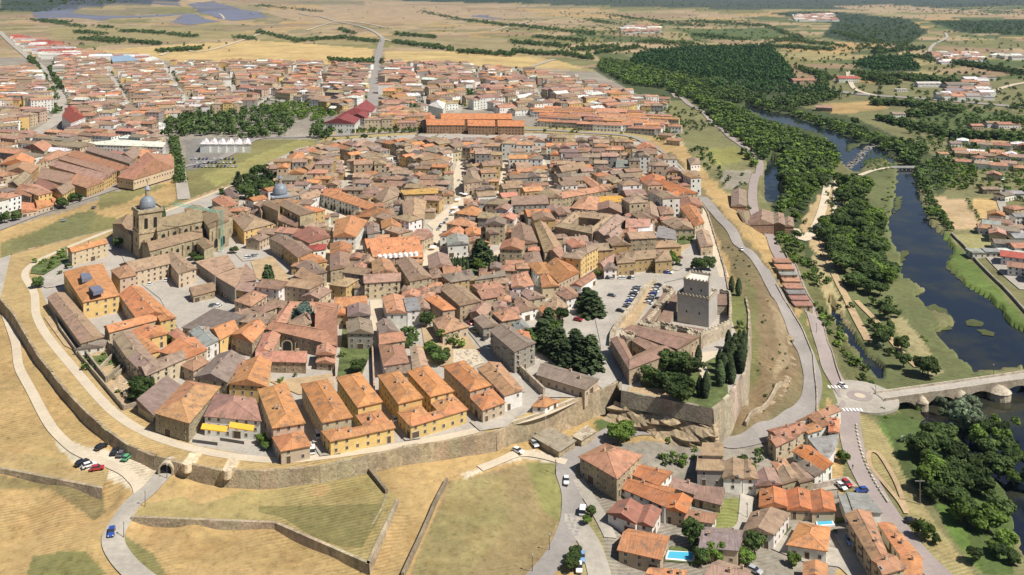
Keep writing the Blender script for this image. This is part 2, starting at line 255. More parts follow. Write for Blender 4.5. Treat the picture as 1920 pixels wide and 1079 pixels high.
# =====================================================================  LAND
GOLD=(.475,.325,.145); TAN=(.44,.325,.19); STRAW=(.56,.43,.22); OLIVE=(.235,.215,.085); GREEN=(.115,.15,.05); DK=(.045,.07,.03); BRN=(.34,.24,.14); PALE=(.56,.48,.37); MEAD=(.205,.20,.085); SCRUB=(.205,.165,.085); TOWNG=(.33,.29,.24)
COV = [ # photo-pixel polygons of land cover, later ones win
 ([(-900,250),(-900,110),(60,108),(350,112),(700,115),(1000,130),(1120,135),(1200,165),(1260,200),(1290,260),(1200,262),(900,250),(600,270),(480,290),(330,335),(0,430),(-900,560)], TOWNG),
 ([(1230,180),(1330,150),(2700,150),(2700,1300),(1640,1300),(1560,760),(1530,600),(1430,430),(1300,300)], (.21,.20,.09)),
 ([(0,455),(100,420),(190,400),(180,365),(340,340),(335,300),(480,262),(600,262),(560,285),(450,345),(300,395),(200,440),(0,520)], OLIVE),
 ([(0,470),(60,440),(140,400),(180,395),(165,440),(60,470)], MEAD),
 ([(180,400),(330,340),(330,380),(220,410)], GOLD),
 ([(380,330),(560,262),(600,270),(470,320),(400,350)], (.33,.30,.11)),
 ([(0,20),(0,-40),(420,-40),(330,5),(180,12),(80,25)], (.05,.07,.04)),
 ([(600,-40),(900,-40),(1100,-40),(1100,8),(850,5),(760,3)], DK),([(1000,-40),(2700,-40),(2700,20),(1920,12),(1700,16),(1400,18),(1150,12),(1000,9)], (.075,.09,.05)),
 ([(1560,12),(1650,8),(1790,18),(1820,26),(1720,24),(1600,18)], TAN),
 ([(1440,25),(1560,22),(1700,35),(1740,60),(1700,85),(1600,80),(1540,70),(1560,45)], DK),
 ([(1740,40),(2700,20),(2700,72),(1920,66),(1800,62)], DK),
 ([(180,96),(330,84),(480,76),(600,84),(700,92),(700,122),(560,120),(350,116),(200,106)], (.60,.43,.19)),([(720,96),(900,98),(1040,112),(1100,130),(960,126),(720,120)], (.56,.41,.18)),([(90,50),(250,48),(520,66),(700,70),(700,86),(480,72),(250,80),(100,72)], (.34,.28,.13)),([(740,68),(960,72),(1060,90),(960,98),(740,90)], (.33,.27,.14)),([(480,20),(760,12),(900,20),(800,45),(560,40)], (.44,.32,.19)),
 ([(600,243),(1000,238),(1250,236),(1262,262),(1000,258),(600,266)], (.42,.33,.15)),([(1220,95),(1440,88),(1480,130),(1500,160),(1400,158),(1240,140),(1170,128),(1190,108)], (.06,.11,.035)),
 ([(1100,125),(1320,150),(1570,172),(1570,185),(1440,190),(1600,220),(1700,265),(1800,320),(1760,370),(1740,340),(1650,275),(1560,300),(1560,440),(1690,600),(1610,600),(1450,430),(1440,300),(1340,215),(1200,180)], (.075,.095,.035)),
 ([(1280,56),(1430,52),(1480,62),(1440,75),(1300,75)], GREEN),([(1600,125),(1640,108),(1700,108),(1725,135),(1640,136)], DK),
 ([(1590,150),(1620,136),(1730,138),(1720,148),(1640,158)], GOLD),
 ([(1710,215),(1780,205),(1900,212),(1900,235),(1760,245),(1725,238)], GREEN),([(1540,195),(1640,188),(1670,205),(1560,215)], GOLD),([(1820,248),(1920,246),(1990,262),(1850,268)], BRN),
 ([(1270,190),(1290,185),(1320,210),(1300,222),(1225,208)], MEAD),([(1225,190),(1280,188),(1300,208),(1220,208)], MEAD),
 ([(1280,250),(1330,243),(1360,270),(1290,275)], MEAD),([(1322,280),(1378,276),(1410,300),(1340,312)], (.26,.25,.08)),([(1350,322),(1412,318),(1408,345),(1360,355)], (.36,.31,.25)),
 ([(1225,290),(1260,285),(1330,370),(1430,480),(1500,600),(1530,700),(1490,770),(1380,830),(1340,815),(1400,740),(1410,600),(1360,480),(1300,370)], SCRUB),
 ([(1380,540),(1430,520),(1490,600),(1500,700),(1440,790),(1370,800),(1400,720)], (.235,.17,.095)),
 ([(1500,560),(1530,640),(1560,730),(1540,790),(1520,720),(1500,620)], (.20,.20,.075)),
 ([(1395,520),(1420,540),(1425,700),(1400,740),(1408,600)], (.19,.18,.075)),([(1440,560),(1470,590),(1480,680),(1450,720),(1460,640)], (.33,.25,.15)),
 ([(95,806),(150,838),(235,850),(292,880),(312,893),(262,930),(225,905),(150,882),(105,840)], (.62,.53,.40)),([(862,892),(940,856),(1005,844),(1062,858),(1060,874),(985,862),(925,872),(880,896)], (.62,.53,.40)),
 ([(1590,330),(1680,300),(1690,340),(1680,440),(1665,500),(1690,560),(1720,640),(1820,690),(1830,720),(1650,740),(1600,650),(1560,560)], (.15,.165,.065)),
 ([(1640,430),(1690,420),(1720,540),(1760,610),(1830,690),(1900,720),(1830,745),(1640,745),(1600,600)], (.15,.165,.065)),
 ([(345,262),(480,258),(462,282),(400,306),(350,320)], (.26,.24,.22)),
 ([(1665,590),(1700,600),(1770,700),(1740,705),(1690,640)], (.38,.33,.17)),
 ([(1540,360),(1580,350),(1560,440),(1580,520),(1530,480),(1500,420)], (.5,.37,.2)),([(1520,480),(1545,480),(1600,620),(1570,640)], (.42,.34,.18)),
 ([(1440,430),(1500,460),(1560,590),(1640,730),(1600,735),(1540,600),(1470,480)], (.15,.15,.06)),
 ([(1748,370),(1808,374),(1842,430),(1788,434)], (.56,.40,.235)),([(1818,375),(1872,376),(1900,420),(1842,424)], (.62,.43,.19)),
 ([(1780,440),(1870,440),(1880,475),(1810,470)], (.35,.32,.14)),
 ([(1770,430),(1800,470),(1860,530),(1920,600),(1990,680),(1990,720),(1900,650),(1810,560),(1770,500)], (.14,.2,.045)),
 ([(1600,760),(1640,790),(1700,850),(1700,900),(1740,960),(1800,1040),(1850,1120),(1780,1120),(1700,960),(1640,880),(1605,800)], (.36,.30,.14)),
 ([(1640,790),(1680,800),(1720,830),(1720,880),(1700,880)], (.12,.19,.04)),([(1660,800),(1760,830),(1850,930),(1900,1079),(1840,1079),(1760,960),(1700,900)], (.075,.10,.03)),([(1752,945),(1800,945),(1810,990),(1850,1020),(1890,1079),(1840,1079),(1790,1010),(1770,980)], (.12,.19,.04)),
 ([(1640,775),(1760,780),(1800,800),(1900,860),(1900,1079),(1840,1079),(1800,940),(1720,880)], (.09,.13,.035)),
 ([(860,900),(960,872),(1040,870),(1056,920),(1050,980),(1010,1060),(980,1120),(760,1120),(800,1000),(838,905)], (.31,.235,.115)),
 ([(985,870),(1045,872),(1058,930),(1050,980),(1020,960),(1000,920)], (.25,.235,.085)),([(860,900),(940,890),(960,960),(880,1079),(770,1100),(800,1000)], (.33,.27,.12)),
 ([(1110,790),(1160,775),(1230,800),(1200,812),(1120,812)], GREEN),([(1225,868),(1308,858),(1310,886),(1240,888)], (.09,.14,.035)),([(1280,830),(1316,832),(1314,856),(1284,852)], (.09,.14,.035)),([(1262,990),(1300,995),(1310,1025),(1262,1018)], SCRUB),([(1555,990),(1585,985),(1590,1050),(1560,1040)], OLIVE),([(1345,938),(1390,932),(1392,985),(1340,992)], (.24,.25,.08)),
 ([(1080,905),(1110,925),(1130,1000),(1140,1060),(1120,1060),(1090,960)], (.3,.28,.11)),([(1100,830),(1500,830),(1560,900),(1600,960),(1560,1120),(1100,1120),(1070,930)], TOWNG),
 ([(1345,935),(1392,932),(1394,985),(1340,992)], (.24,.25,.08)),([(1100,950),(1130,1000),(1150,1079),(1080,1079)], (.32,.28,.13)),
 ([(0,890),(190,910),(200,960),(180,975),(100,920),(0,915)], (.25,.2,.09)),
 ([(60,1040),(160,1030),(200,1079),(40,1100)], OLIVE),([(230,1000),(290,1040),(330,1100),(240,1060)], OLIVE),
]
VO = rng.uniform((-9000,300),(9000,16000),(2600,2)); VO[:1200] = rng.uniform((-2500,600),(3500,4500),(1200,2))
vpal = [TAN,GOLD,TAN,BRN,(.38,.3,.15),OLIVE,(.42,.31,.19),(.30,.25,.13),(.26,.22,.12)]
vpal2 = [TAN,GOLD,MEAD,OLIVE,GREEN,BRN,MEAD,(.12,.14,.05),(.36,.3,.14)]
VC = [(random.choice(vpal), random.choice(vpal2)) for _ in VO]
def cover(X, Y, Z):
    n = len(X); col = np.zeros((n, 3)); col[:] = GOLD
    U = 960+F*X/Y; V = VH+F*(H-Z)/Y
    far = np.where(Y > 1050)[0]
    xw = X[far]+25*np.sin(Y[far]/90); yw = Y[far]+30*np.sin(X[far]/110)
    vc1 = np.array([c[0] for c in VC]); vc2 = np.array([c[1] for c in VC])
    for k in range(0, len(far), 4000):
        s = slice(k, k+4000)
        d = (VO[:,0][None]-xw[s][:,None])**2+((VO[:,1][None]-yw[s][:,None])*.8)**2
        i = d.argmin(1); g = U[far[s]] > 1120+120*np.sin(Y[far[s]]/500)
        col[far[s]] = np.where(g[:,None], vc2[i], vc1[i])
    for poly, c in COV:
        ku = U+3*np.sin(Y/7+X/11)*(V > 300); kv = V+1.5*np.sin(X/6)*(V > 300)
        col[inside(poly, ku, kv)] = c
    return col*.86
def grid_mesh():
    us = np.concatenate([np.arange(-1500,-100,25), np.arange(-100,2020,4.5), np.arange(2020,3500,25)])
    vs = np.concatenate([np.arange(-8,20,1.2), np.arange(20,120,1.8), np.arange(120,320,2.6), np.arange(320,1100,4.5), np.arange(1100,1900,25)])[::-1]
    U, V = np.meshgrid(us, vs); Y = F*(H+9)/(V-VH); X = (U-960)/F*Y
    sh = U.shape; X = X.ravel(); Y = Y.ravel(); Z = zout(X, Y)
    # the land under the old town drops below the plateau sheet
    Z = np.where(inside(PLATW_IN, X, Y), np.minimum(Z, -2.5), Z)
    col = cover(X, Y, Z)
    nu = sh[1]; idx = np.arange(len(X)).reshape(sh)
    a = idx[:-1,:-1].ravel(); b = idx[:-1,1:].ravel(); c = idx[1:,1:].ravel(); d = idx[1:,:-1].ravel()
    me = bpy.data.meshes.new('ground'); me.vertices.add(len(X)); me.vertices.foreach_set('co', np.stack([X,Y,Z],1).ravel())
    nf = len(a); me.loops.add(nf*4); me.loops.foreach_set('vertex_index', np.stack([a,b,c,d],1).ravel())
    me.polygons.add(nf); me.polygons.foreach_set('loop_start', np.arange(nf)*4); me.polygons.foreach_set('use_smooth', np.ones(nf, bool))
    me.update(calc_edges=True); at = me.color_attributes.new('Col','FLOAT_COLOR','POINT')
    cc = np.ones((len(X),4), np.float32); cc[:,:3] = col; at.data.foreach_set('color', cc.ravel())
    me.materials.append(M['ground']); o = bpy.data.objects.new('ground', me); C.objects.link(o); tag(o, kind='structure')
# ---- plateau of the walled town (top edge of the ramparts, photo pixels at z = 0)
WALL_TOP = [(-60,505),(-30,540),(0,563),(25,592),(46,628),(70,668),(95,700),(122,735),(160,775),(200,810),(240,838),(290,858),(345,872),(420,886),(487,886),(600,877),(692,857),(755,842),(842,828),(930,812),(962,797),(1010,780),(1062,760),(1110,741),(1165,717)]
GARDEN = [(1165,738),(1260,757),(1337,773),(1368,745),(1400,700),(1406,640),(1406,590),(1400,560)]
EAST = [(1368,545),(1360,505),(1345,455),(1328,400),(1308,368),(1300,345),(1285,325),(1262,300),(1235,283),(1200,266),(1120,255),(1000,250),(780,252),(640,262),(560,278),(510,302),(448,340),(380,365),(310,392),(220,428),(150,445),(80,462),(20,478)]
PLAT = WALL_TOP+GARDEN+EAST
PLATW = [un(u, v, 0) for u, v in PLAT]
cxp, cyp = -60, 470
PLATW_IN = [(x+(cxp-x)*.012, y+(cyp-y)*.012) for x, y in PLATW]
grid_mesh()
def flat(name, pts, z, m, kind='structure', px=True, **k):
    w_ = [un(u, v, z) for u, v in pts] if px else pts
    b = MB(); b.face([(x, y, z) for x, y in w_]); o = b.build(name, m)
    if o.data.polygons[0].normal.z < 0: o.data.flip_normals()
    if kind: tag(o, kind=kind)
    return o
def flatcol(name, pts, z, m, col):
    w_ = [un(u, v, z) for u, v in pts]
    if name == 'reed_bed': w_ = rough(w_, 1.3, 3)
    b = MB(); b.face([(x, y, z) for x, y in w_], col=col); o = b.build(name, m)
    if o.data.polygons[0].normal.z < 0: o.data.flip_normals()
    return tag(o, kind='structure')
flatcol('town_ground', PLAT, 0, M['gravel'], (.3,.26,.2))
def rampart(name, top, z0, z1f, th, label, cat, col, parapet=0.45):
    pb_ = parapet
    b = MB(); pts = [un(u, v, z0) for u, v in top]
    q = []
    for a, c in zip(pts, pts[1:]):
        n = max(1, int(math.dist(a, c)/4))
        q += [(a[0]+(c[0]-a[0])*i/n, a[1]+(c[1]-a[1])*i/n) for i in range(n)]
    q.append(pts[-1])
    for i in range(len(q)-1):
        (x0,y0),(x1,y1) = q[i], q[i+1]; L_ = math.dist(q[i], q[i+1]) or 1; nx, ny = (y1-y0)/L_, -(x1-x0)/L_
        if (cxp-x0)*nx+(cyp-y0)*ny > 0: nx, ny = -nx, -ny
        za, zb = Z1(x0, y0)-1.5, Z1(x1, y1)-1.5
        if z1f is not None: za = zb = z1f
        s = .8; ox, oy = nx*s, ny*s
        A = (x0+ox, y0+oy, za); B_ = (x1+ox, y1+oy, zb); Ct = (x1+nx*.12, y1+ny*.12, z0+parapet); Dt = (x0+nx*.12, y0+ny*.12, z0+parapet)
        cc = jit(col, .12); parapet = pb_+random.uniform(-.25,.25)
        b.face([A, B_, Ct, Dt], 0, cc)
        E = (x1-nx*th, y1-ny*th, z0+parapet); G = (x0-nx*th, y0-ny*th, z0+parapet)
        b.face([Dt, Ct, E, G], 0, cc); b.face([G, E, (E[0], E[1], z0-.1), (G[0], G[1], z0-.1)], 0, cc)
    o = b.build(name, M['stone']); tag(o, label, cat); return o
rampart('rampart_wall', WALL_TOP, 0, None, .9, 'long curving tan stone rampart wall round the near side of the old town', 'town wall', (.34,.27,.175))
rampart('terrace_wall', GARDEN[2:], 0, None, .8, 'tan terrace wall on the river side of the castle garden', 'terrace wall', (.36,.30,.22), .9)
rampart('terrace_wall', [(1165,722)]+GARDEN[:3], 0, -4.6, .8, 'grey stone terrace wall holding up the castle garden', 'terrace wall', (.31,.26,.2), 1.1)
rampart('rampart_wall', EAST[:13], 0, None, .8, 'low stone rampart wall along the river side of the old town', 'town wall', (.34,.275,.19), .7)
rampart('rampart_wall', EAST[15:], 0, None, 1.2, 'low weathered rampart wall behind the big church above the grassy ditch', 'town wall', (.33,.26,.16), .6)
def cliff(top, z0, lab, seed=2):
    rr = random.Random(seed); pts = [un(u, v, 0) for u, v in top]; q = []
    for a, c in zip(pts, pts[1:]):
        n = max(1, int(math.dist(a, c)/2)); q += [(a[0]+(c[0]-a[0])*i/n, a[1]+(c[1]-a[1])*i/n) for i in range(n)]
    cx_, cy_ = un(1290, 690, 0); rows = []
    for k, (x, y) in enumerate(q):
        d = Vector((x-cx_, y-cy_)).normalized(); zb = Z1(x+d.x*6, y+d.y*6)-1; row = []
        for t in range(9):
            f = t/8; o = -.6+6.5*f**1.3+(1.6*math.sin(k*.7+t)+rr.uniform(-1.1,1.1))*(0 < t)*.8+(1.2 if t in (2,3,5) else 0)
            row.append((x+d.x*o, y+d.y*o, z0+(zb-z0)*f+rr.uniform(-.4,.4)))
        rows.append(row)
    b = MB()
    for a, c in zip(rows, rows[1:]):
        for t in range(8): b.face([a[t], a[t+1], c[t+1], c[t]])
    tag(b.build('cliff', M['rock']), lab, 'rock face')
cliff([(1150,735),(1165,738),(1260,757),(1337,773),(1352,762)], -3.8, 'ochre rock cliff under the castle garden terrace wall')
for nm, poly in (('rampart_grass', WALL_TOP[2:]+[(1160,708),(1100,728),(1040,752),(960,787),(800,827),(640,852),(480,856),(370,836),(300,805),(255,768),(205,740),(150,676),(112,625),(92,580),(70,530),(85,500),(140,468),(212,444),(300,404),(440,349),(440,341),(380,366),(310,393),(220,429),(150,446),(80,463),(20,479)]),):
    flatcol(nm, poly, .012, M['ground'], (.42,.30,.14))
flatcol('garden_strip', [(1370,540),(1400,560),(1404,640),(1394,700),(1385,640),(1372,600)], .015, M['ground'], (.16,.17,.06))
# ---- ravelin terrace outside the wall
RAV = [(245,972),(515,983),(692,1060),(748,938),(697,885)]
RAVALL = RAV+[(640,900),(487,921),(400,915),(330,900),(300,915)]
def raised(name, pts, z, col, edge, lab, zb=-12):
    flatcol(name, pts, z, M['ground'], tuple(x*.8 for x in col))
    b = MB()
    for (u0,v0),(u1,v1) in zip(edge, edge[1:]):
        a = un(u0,v0,z); c = un(u1,v1,z); n = max(1, int(math.dist(a,c)/5))
        L_ = math.dist(a,c); nx, ny = (c[1]-a[1])/L_, -(c[0]-a[0])/L_
        if ny > 0: nx, ny = -nx, -ny
        for i in range(n):
            p0 = (a[0]+(c[0]-a[0])*i/n, a[1]+(c[1]-a[1])*i/n); p1 = (a[0]+(c[0]-a[0])*(i+1)/n, a[1]+(c[1]-a[1])*(i+1)/n)
            cc = jit((.37,.30,.21), .1)
            t = .35; b.face([(p0[0]+nx*.5,p0[1]+ny*.5,zb),(p1[0]+nx*.5,p1[1]+ny*.5,zb),(p1[0]+nx*.05,p1[1]+ny*.05,z+t),(p0[0]+nx*.05,p0[1]+ny*.05,z+t)],0,cc)
            b.face([(p0[0]+nx*.05,p0[1]+ny*.05,z+t),(p1[0]+nx*.05,p1[1]+ny*.05,z+t),(p1[0]-nx*.9,p1[1]-ny*.9,z+t),(p0[0]-nx*.9,p0[1]-ny*.9,z+t)],0,cc)
            b.face([(p0[0]-nx*.9,p0[1]-ny*.9,z+t),(p1[0]-nx*.9,p1[1]-ny*.9,z+t),(p1[0]-nx*.9,p1[1]-ny*.9,z-.1),(p0[0]-nx*.9,p0[1]-ny*.9,z-.1)],0,cc)
    tag(b.build('ditch_wall', M['stone']), lab, 'stone wall')
raised('ravelin', RAVALL, -4.75, (.42,.33,.14), RAV[:-1], 'angled low stone wall of the arrow-shaped outwork in the dry grass')
raised('outwork_terrace', [(-200,860),(8,880),(190,915),(200,900),(205,880),(120,862),(0,845),(-200,820)], -3.4, (.46,.34,.16), [(-200,870),(8,882),(60,892),(192,918)], 'low overgrown stone wall at lower left below the parked cars', -9)
def wallstrip(name, pts, w_, h, col, lab, cat='stone wall', town=False, m='stone', zfix=None):
    b = MB(); q = []
    ws = [un(u,v,0)+(0,) if town else P(u,v) for u,v in pts]
    for a, c in zip(ws, ws[1:]):
        n = max(1, int(math.dist(a[:2],c[:2])/5)); q += [(a[0]+(c[0]-a[0])*i/n, a[1]+(c[1]-a[1])*i/n) for i in range(n)]
    q.append(ws[-1][:2])
    for (x0,y0),(x1,y1) in zip(q, q[1:]):
        L_ = math.dist((x0,y0),(x1,y1)) or 1; nx, ny = (y1-y0)/L_*w_/2, -(x1-x0)/L_*w_/2
        z0, z1 = (0,0) if town else (Z1(x0,y0), Z1(x1,y1)); cc = jit(col, .07)
        A=(x0+nx,y0+ny); B_=(x1+nx,y1+ny); D=(x1-nx,y1-ny); E=(x0-nx,y0-ny)
        b.face([(*A,z0-.6),(*B_,z1-.6),(*B_,z1+h),(*A,z0+h)],0,cc); b.face([(*D,z1-.6),(*E,z0-.6),(*E,z0+h),(*D,z1+h)],0,cc)
        b.face([(*A,z0+h),(*B_,z1+h),(*D,z1+h),(*E,z0+h)],0,cc)
        b.face([(*A,z0-.6),(*A,z0+h),(*E,z0+h),(*E,z0-.6)],0,cc); b.face([(*B_,z1-.6),(*D,z1-.6),(*D,z1+h),(*B_,z1+h)],0,cc)
    return tag(b.build(name, M[m]), lab, cat)
wallstrip('ditch_step', [(692,888),(725,930)], .9, 1.9, (.2,.16,.11), 'dark stone step along the upper right edge of the arrow-shaped outwork')
wallstrip('ditch_step', [(724,932),(716,958),(680,1030)], .6, .9, (.3,.25,.15), 'low earthen step inside the right arm of the arrow-shaped outwork')
flatcol('outwork_grass', T('13','20 560 960 540 940 620 790 870 640 860 420 780 200 640 20 600'), -4.72, M['ground'], (.22,.19,.075))
for s__ in ('1150 140 1250 120 1340 160 1390 240 1380 310 1290 320 1200 290','1480 250 1540 235 1610 255 1600 290 1490 280','1560 315 1620 310 1700 335 1690 362 1600 350','800 950 870 890 1000 880 1140 900 1150 1000 1100 1079 900 1079','1240 820 1480 800 1500 860 1300 900'):
    flatcol('reed_bed', T('32',s__), WATER_Z+.25, M['ground'], (.085,.10,.035))
for s__ in ('720 130 860 100 930 150 900 180 740 220','960 400 1000 390 990 480 940 520','1000 800 1060 800 1000 900 980 860','1330 920 1450 880 1560 1079 1500 1079'):
    flatcol('reed_bed', T('31',s__), WATER_Z+.25, M['ground'], (.085,.10,.035))
# ---- water
for i, wp in enumerate(WPOLY):
    b = MB(); b.face([(x, y, WATER_Z-.01*i) for x, y in wp]); o = b.build('river_water', M['water'])
    if o.data.polygons[0].normal.z < 0: o.data.flip_normals()
    tag(o, kind='structure')
# ---- roads and paths draped on the land
def spline(pts, n=8):
    out = []
    p = [pts[0]]+list(pts)+[pts[-1]]
    for i in range(1, len(p)-2):
        for k in range(n):
            t = k/n; a, b, c, d = map(np.array, p[i-1:i+3])
            out.append(tuple(.5*((2*b)+(c-a)*t+(2*a-5*b+4*c-d)*t*t+(3*b-a-3*c+d)*t**3)))
    out.append(tuple(pts[-1])); return out
OCC = []                                                    # occupied world polygons for the house filler
ROADN = [0]
def road(name, pts, w_, m, town=False, off=.0, occ=True, cols=4):
    ROADN[0] += 1
    ws = [un(u,v,0)+(0,) if town else P(u,v) for u,v in pts]
    s = spline([(a[0],a[1]) for a in ws], 8); b = MB(); L_, R_ = [], []
    rows = []
    for i, (x, y) in enumerate(s):
        a = s[max(0,i-1)]; c = s[min(len(s)-1,i+1)]; d = math.dist(a,c) or 1; nx, ny = (c[1]-a[1])/d*w_/2, -(c[0]-a[0])/d*w_/2
        L_.append((x-nx,y-ny)); R_.append((x+nx,y+ny)); row = []
        for k in range(cols+1):
            t = -1+2*k/cols; px_, py_ = x+nx*t, y+ny*t
            z = (.03 if town else Z1(px_,py_)+.12+y*.00045)+off+ROADN[0]*.004
            row.append((px_,py_,z))
        rows.append(row)
    for a, c in zip(rows, rows[1:]):
        for k in range(cols): b.face([a[k],a[k+1],c[k+1],c[k]])
    o = b.build(name, M[m]); 
    if sum(p.normal.z for p in o.data.polygons) < 0: o.data.flip_normals()
    tag(o, kind='structure')
    if occ: OCC.append(L_+R_[::-1])
    return o
road('ring_path', [(230,424),(180,443),(130,463),(82,484),(56,500),(47,518),(64,550),(68,590),(85,625),(112,660),(150,705),(180,740),(215,775),(262,806),(320,830),(400,850),(480,861),(545,863),(620,855),(700,844),(780,831),(860,815),(920,801),(1000,783),(1067,755),(1120,725),(1152,706)], 3.6, 'pale', True, .05)
road('ring_path', [(300,401),(360,378),(445,345)], 3.2, 'pale', True, .05)
road('wall_path', [(1308,375),(1325,420),(1345,480),(1358,520)], 5, 'pale', True)
road('gravel_road', [(10,590),(28,640),(36,690),(62,740),(95,800),(150,850),(205,872),(250,900),(262,925)], 3.4, 'pale', False)
road('gate_road', [(312,884),(285,915),(250,945),(228,975),(212,1010),(225,1045),(265,1085),(320,1120)], 6.0, 'street', False, 3.9 if False else .1)
road('approach_road', [(960,1130),(1012,1080),(1050,1030),(1070,980),(1072,930),(1060,885),(1078,855),(1130,825),(1180,805)], 6.5, 'asphalt')
road('side_road', [(1130,1100),(1110,1030),(1085,990),(1075,965)], 7, 'street')
road('lane', [(1145,1010),(1120,960),(1098,925),(1085,900)], 4, 'street')
road('gravel_road', [(900,880),(945,862),(990,852),(1062,868)], 3.5, 'pale')
road('curving_road', [(1150,822),(1200,808),(1290,818),(1370,832),(1440,810),(1500,780),(1522,740),(1520,690),(1490,620),(1450,540),(1400,470),(1370,430),(1335,392),(1318,370)], 7.5, 'asphalt')
road('riverside_road', [(1850,1200),(1790,1110),(1720,1040),(1660,960),(1620,890),(1600,840),(1592,780),(1598,757)], 8, 'pink')
road('riverside_road', [(1590,748),(1560,700),(1540,640),(1515,570),(1475,490),(1440,440),(1415,400),(1412,350),(1425,310),(1405,285),(1370,258),(1330,225),(1290,195),(1262,176)], 7, 'pink')
road('lane', [(1330,905),(1400,915),(1470,910),(1540,912),(1600,905)], 6, 'street'); road('lane', [(1400,930),(1395,985),(1385,1000)], 4, 'street')
road('lane', [(1440,1010),(1500,1035),(1580,1050),(1620,1080)], 9, 'street')
road('lane', [(1580,1000),(1610,1050),(1640,1090)], 6, 'street')
road('north_road', [(-60,450),(0,428),(60,405),(140,378),(220,352),(300,325),(350,312),(420,295),(480,262),(560,258),(640,255),(760,248),(900,245),(1020,245),(1100,250),(1200,262),(1250,300),(1290,350)], 9, 'asphalt')
road('avenue', [(345,375),(338,330),(325,265),(300,255)], 9, 'street'); road('north_avenue', [(640,255),(690,215),(703,150),(710,100),(718,72)], 16, 'asphalt')
road('avenue', [(50,262),(112,218),(108,175),(85,135),(50,105),(20,80),(0,60)], 15, 'street'); road('avenue', [(850,225),(870,190),(900,165),(940,150),(1000,125),(1040,112)], 9, 'street')
road('avenue', [(718,72),(690,55),(620,38),(560,25)], 12, 'street', occ=False)
road('motorway', [(1140,134),(1220,141),(1300,150),(1400,157)], 18, 'street', occ=False); road('motorway', [(1560,171),(1640,180),(1730,186),(1850,196),(1960,206),(2200,225)], 20, 'asphalt', occ=False)
road('country_road', [(1880,135),(1790,110),(1745,105),(1750,85),(1775,72),(1772,62)], 9, 'street', occ=False)
road('country_road', [(1960,150),(1900,160),(1860,172),(1835,175)], 9, 'pale', occ=False); road('track', [(1600,145),(1590,135),(1600,165),(1640,180)], 8, 'pale', occ=False)
road('village_road', [(1880,355),(1875,370),(1885,400),(1905,430),(1920,445)], 6, 'street'); road('village_road', [(1860,480),(1890,510),(1930,545)], 10, 'street')
road('island_path', [(1552,345),(1540,400),(1510,450),(1490,430)], 6, 'pale', occ=False); road('island_path', [(1570,340),(1568,400),(1572,415)], 6, 'pale', occ=False)
road('island_path', [(1538,440),(1562,510),(1594,575),(1628,640)], 4, 'soil', occ=False); road('island_path', [(1612,330),(1640,320),(1672,315)], 5, 'pale', occ=False)
road('island_path', [(1606,565),(1640,600),(1680,650),(1720,690)], 3, 'soil', occ=False)
road('loop_track', [(1700,960),(1680,905),(1650,855),(1630,850),(1632,875),(1660,910),(1685,940),(1700,965)], 1.6, 'soil', occ=False)
for pts in ([(300,105),(340,92),(390,96),(500,60)],[(575,58),(640,40),(720,52)],[(920,60),(1000,40),(1080,30),(1200,42)],[(720,75),(800,90),(900,100)],[(345,8),(400,25),(420,38),(360,45)]):
    road('country_track', pts, 9, 'pale', occ=False)
for pts in ([(300,112),(330,160),(360,205)],[(560,125),(520,170),(480,200)],[(760,122),(790,160),(800,205)],[(905,128),(890,160)],[(150,152),(300,165),(480,185),(640,205)],[(720,165),(860,168),(1000,165)],[(400,120),(430,150),(440,185)],[(960,128),(1000,165),(1020,200)],[(0,200),(60,215),(110,225)],[(200,130),(230,180),(250,215)],[(620,125),(600,160),(610,190)],[(1080,140),(1100,180)]):
    road('town_street', pts, 7, 'street')
for pts in ([(617,560),(616,480),(636,420)],[(655,500),(668,455),(692,422)],[(740,325),(800,346),(862,350)],[(884,372),(960,385),(1040,402),(1075,396)],[(1000,530),(1060,480),(1110,455)],[(900,298),(1000,310),(1100,300),(1180,310)],[(640,300),(655,340),(650,372)],[(1010,285),(1030,340),(1040,390)],[(1180,310),(1230,350),(1300,370)],[(880,520),(940,470),(1000,440)],[(720,290),(760,330)],[(950,300),(940,350),(930,385)]):
    road('lane', pts, 4.5, 'pale', True)
# roundabout disk by the bridge
RB = P(1612,745)
b = MB(); b.ring([circ(RB[0],RB[1],15,RB[2]-.6,40), circ(RB[0],RB[1],15,RB[2]+.55,40)]); tag(b.build('roundabout', M['street']), kind='structure')
b = MB(); b.ring([circ(RB[0],RB[1],5,RB[2]+.56,32), circ(RB[0],RB[1],5,RB[2]+.62,32)]); tag(b.build('roundabout_paving', M['pink']), kind='structure')
b = MB(); b.ring([circ(RB[0],RB[1],2.2,RB[2]+.62,24), circ(RB[0],RB[1],2.2,RB[2]+.72,24)]); tag(b.build('roundabout_centre', M['pale']), kind='structure')
for (u,v) in ((1600,771),(1572,728)):                       # zebra crossings
    x,y,z = P(u,v); b = MB()
    for k in range(6): b.box(x-4.2+k*1.4, y-1.3, z+.5, x-3.5+k*1.4, y+1.3, z+.56)
    tag(b.build('zebra_crossing', M['white']), kind='structure')
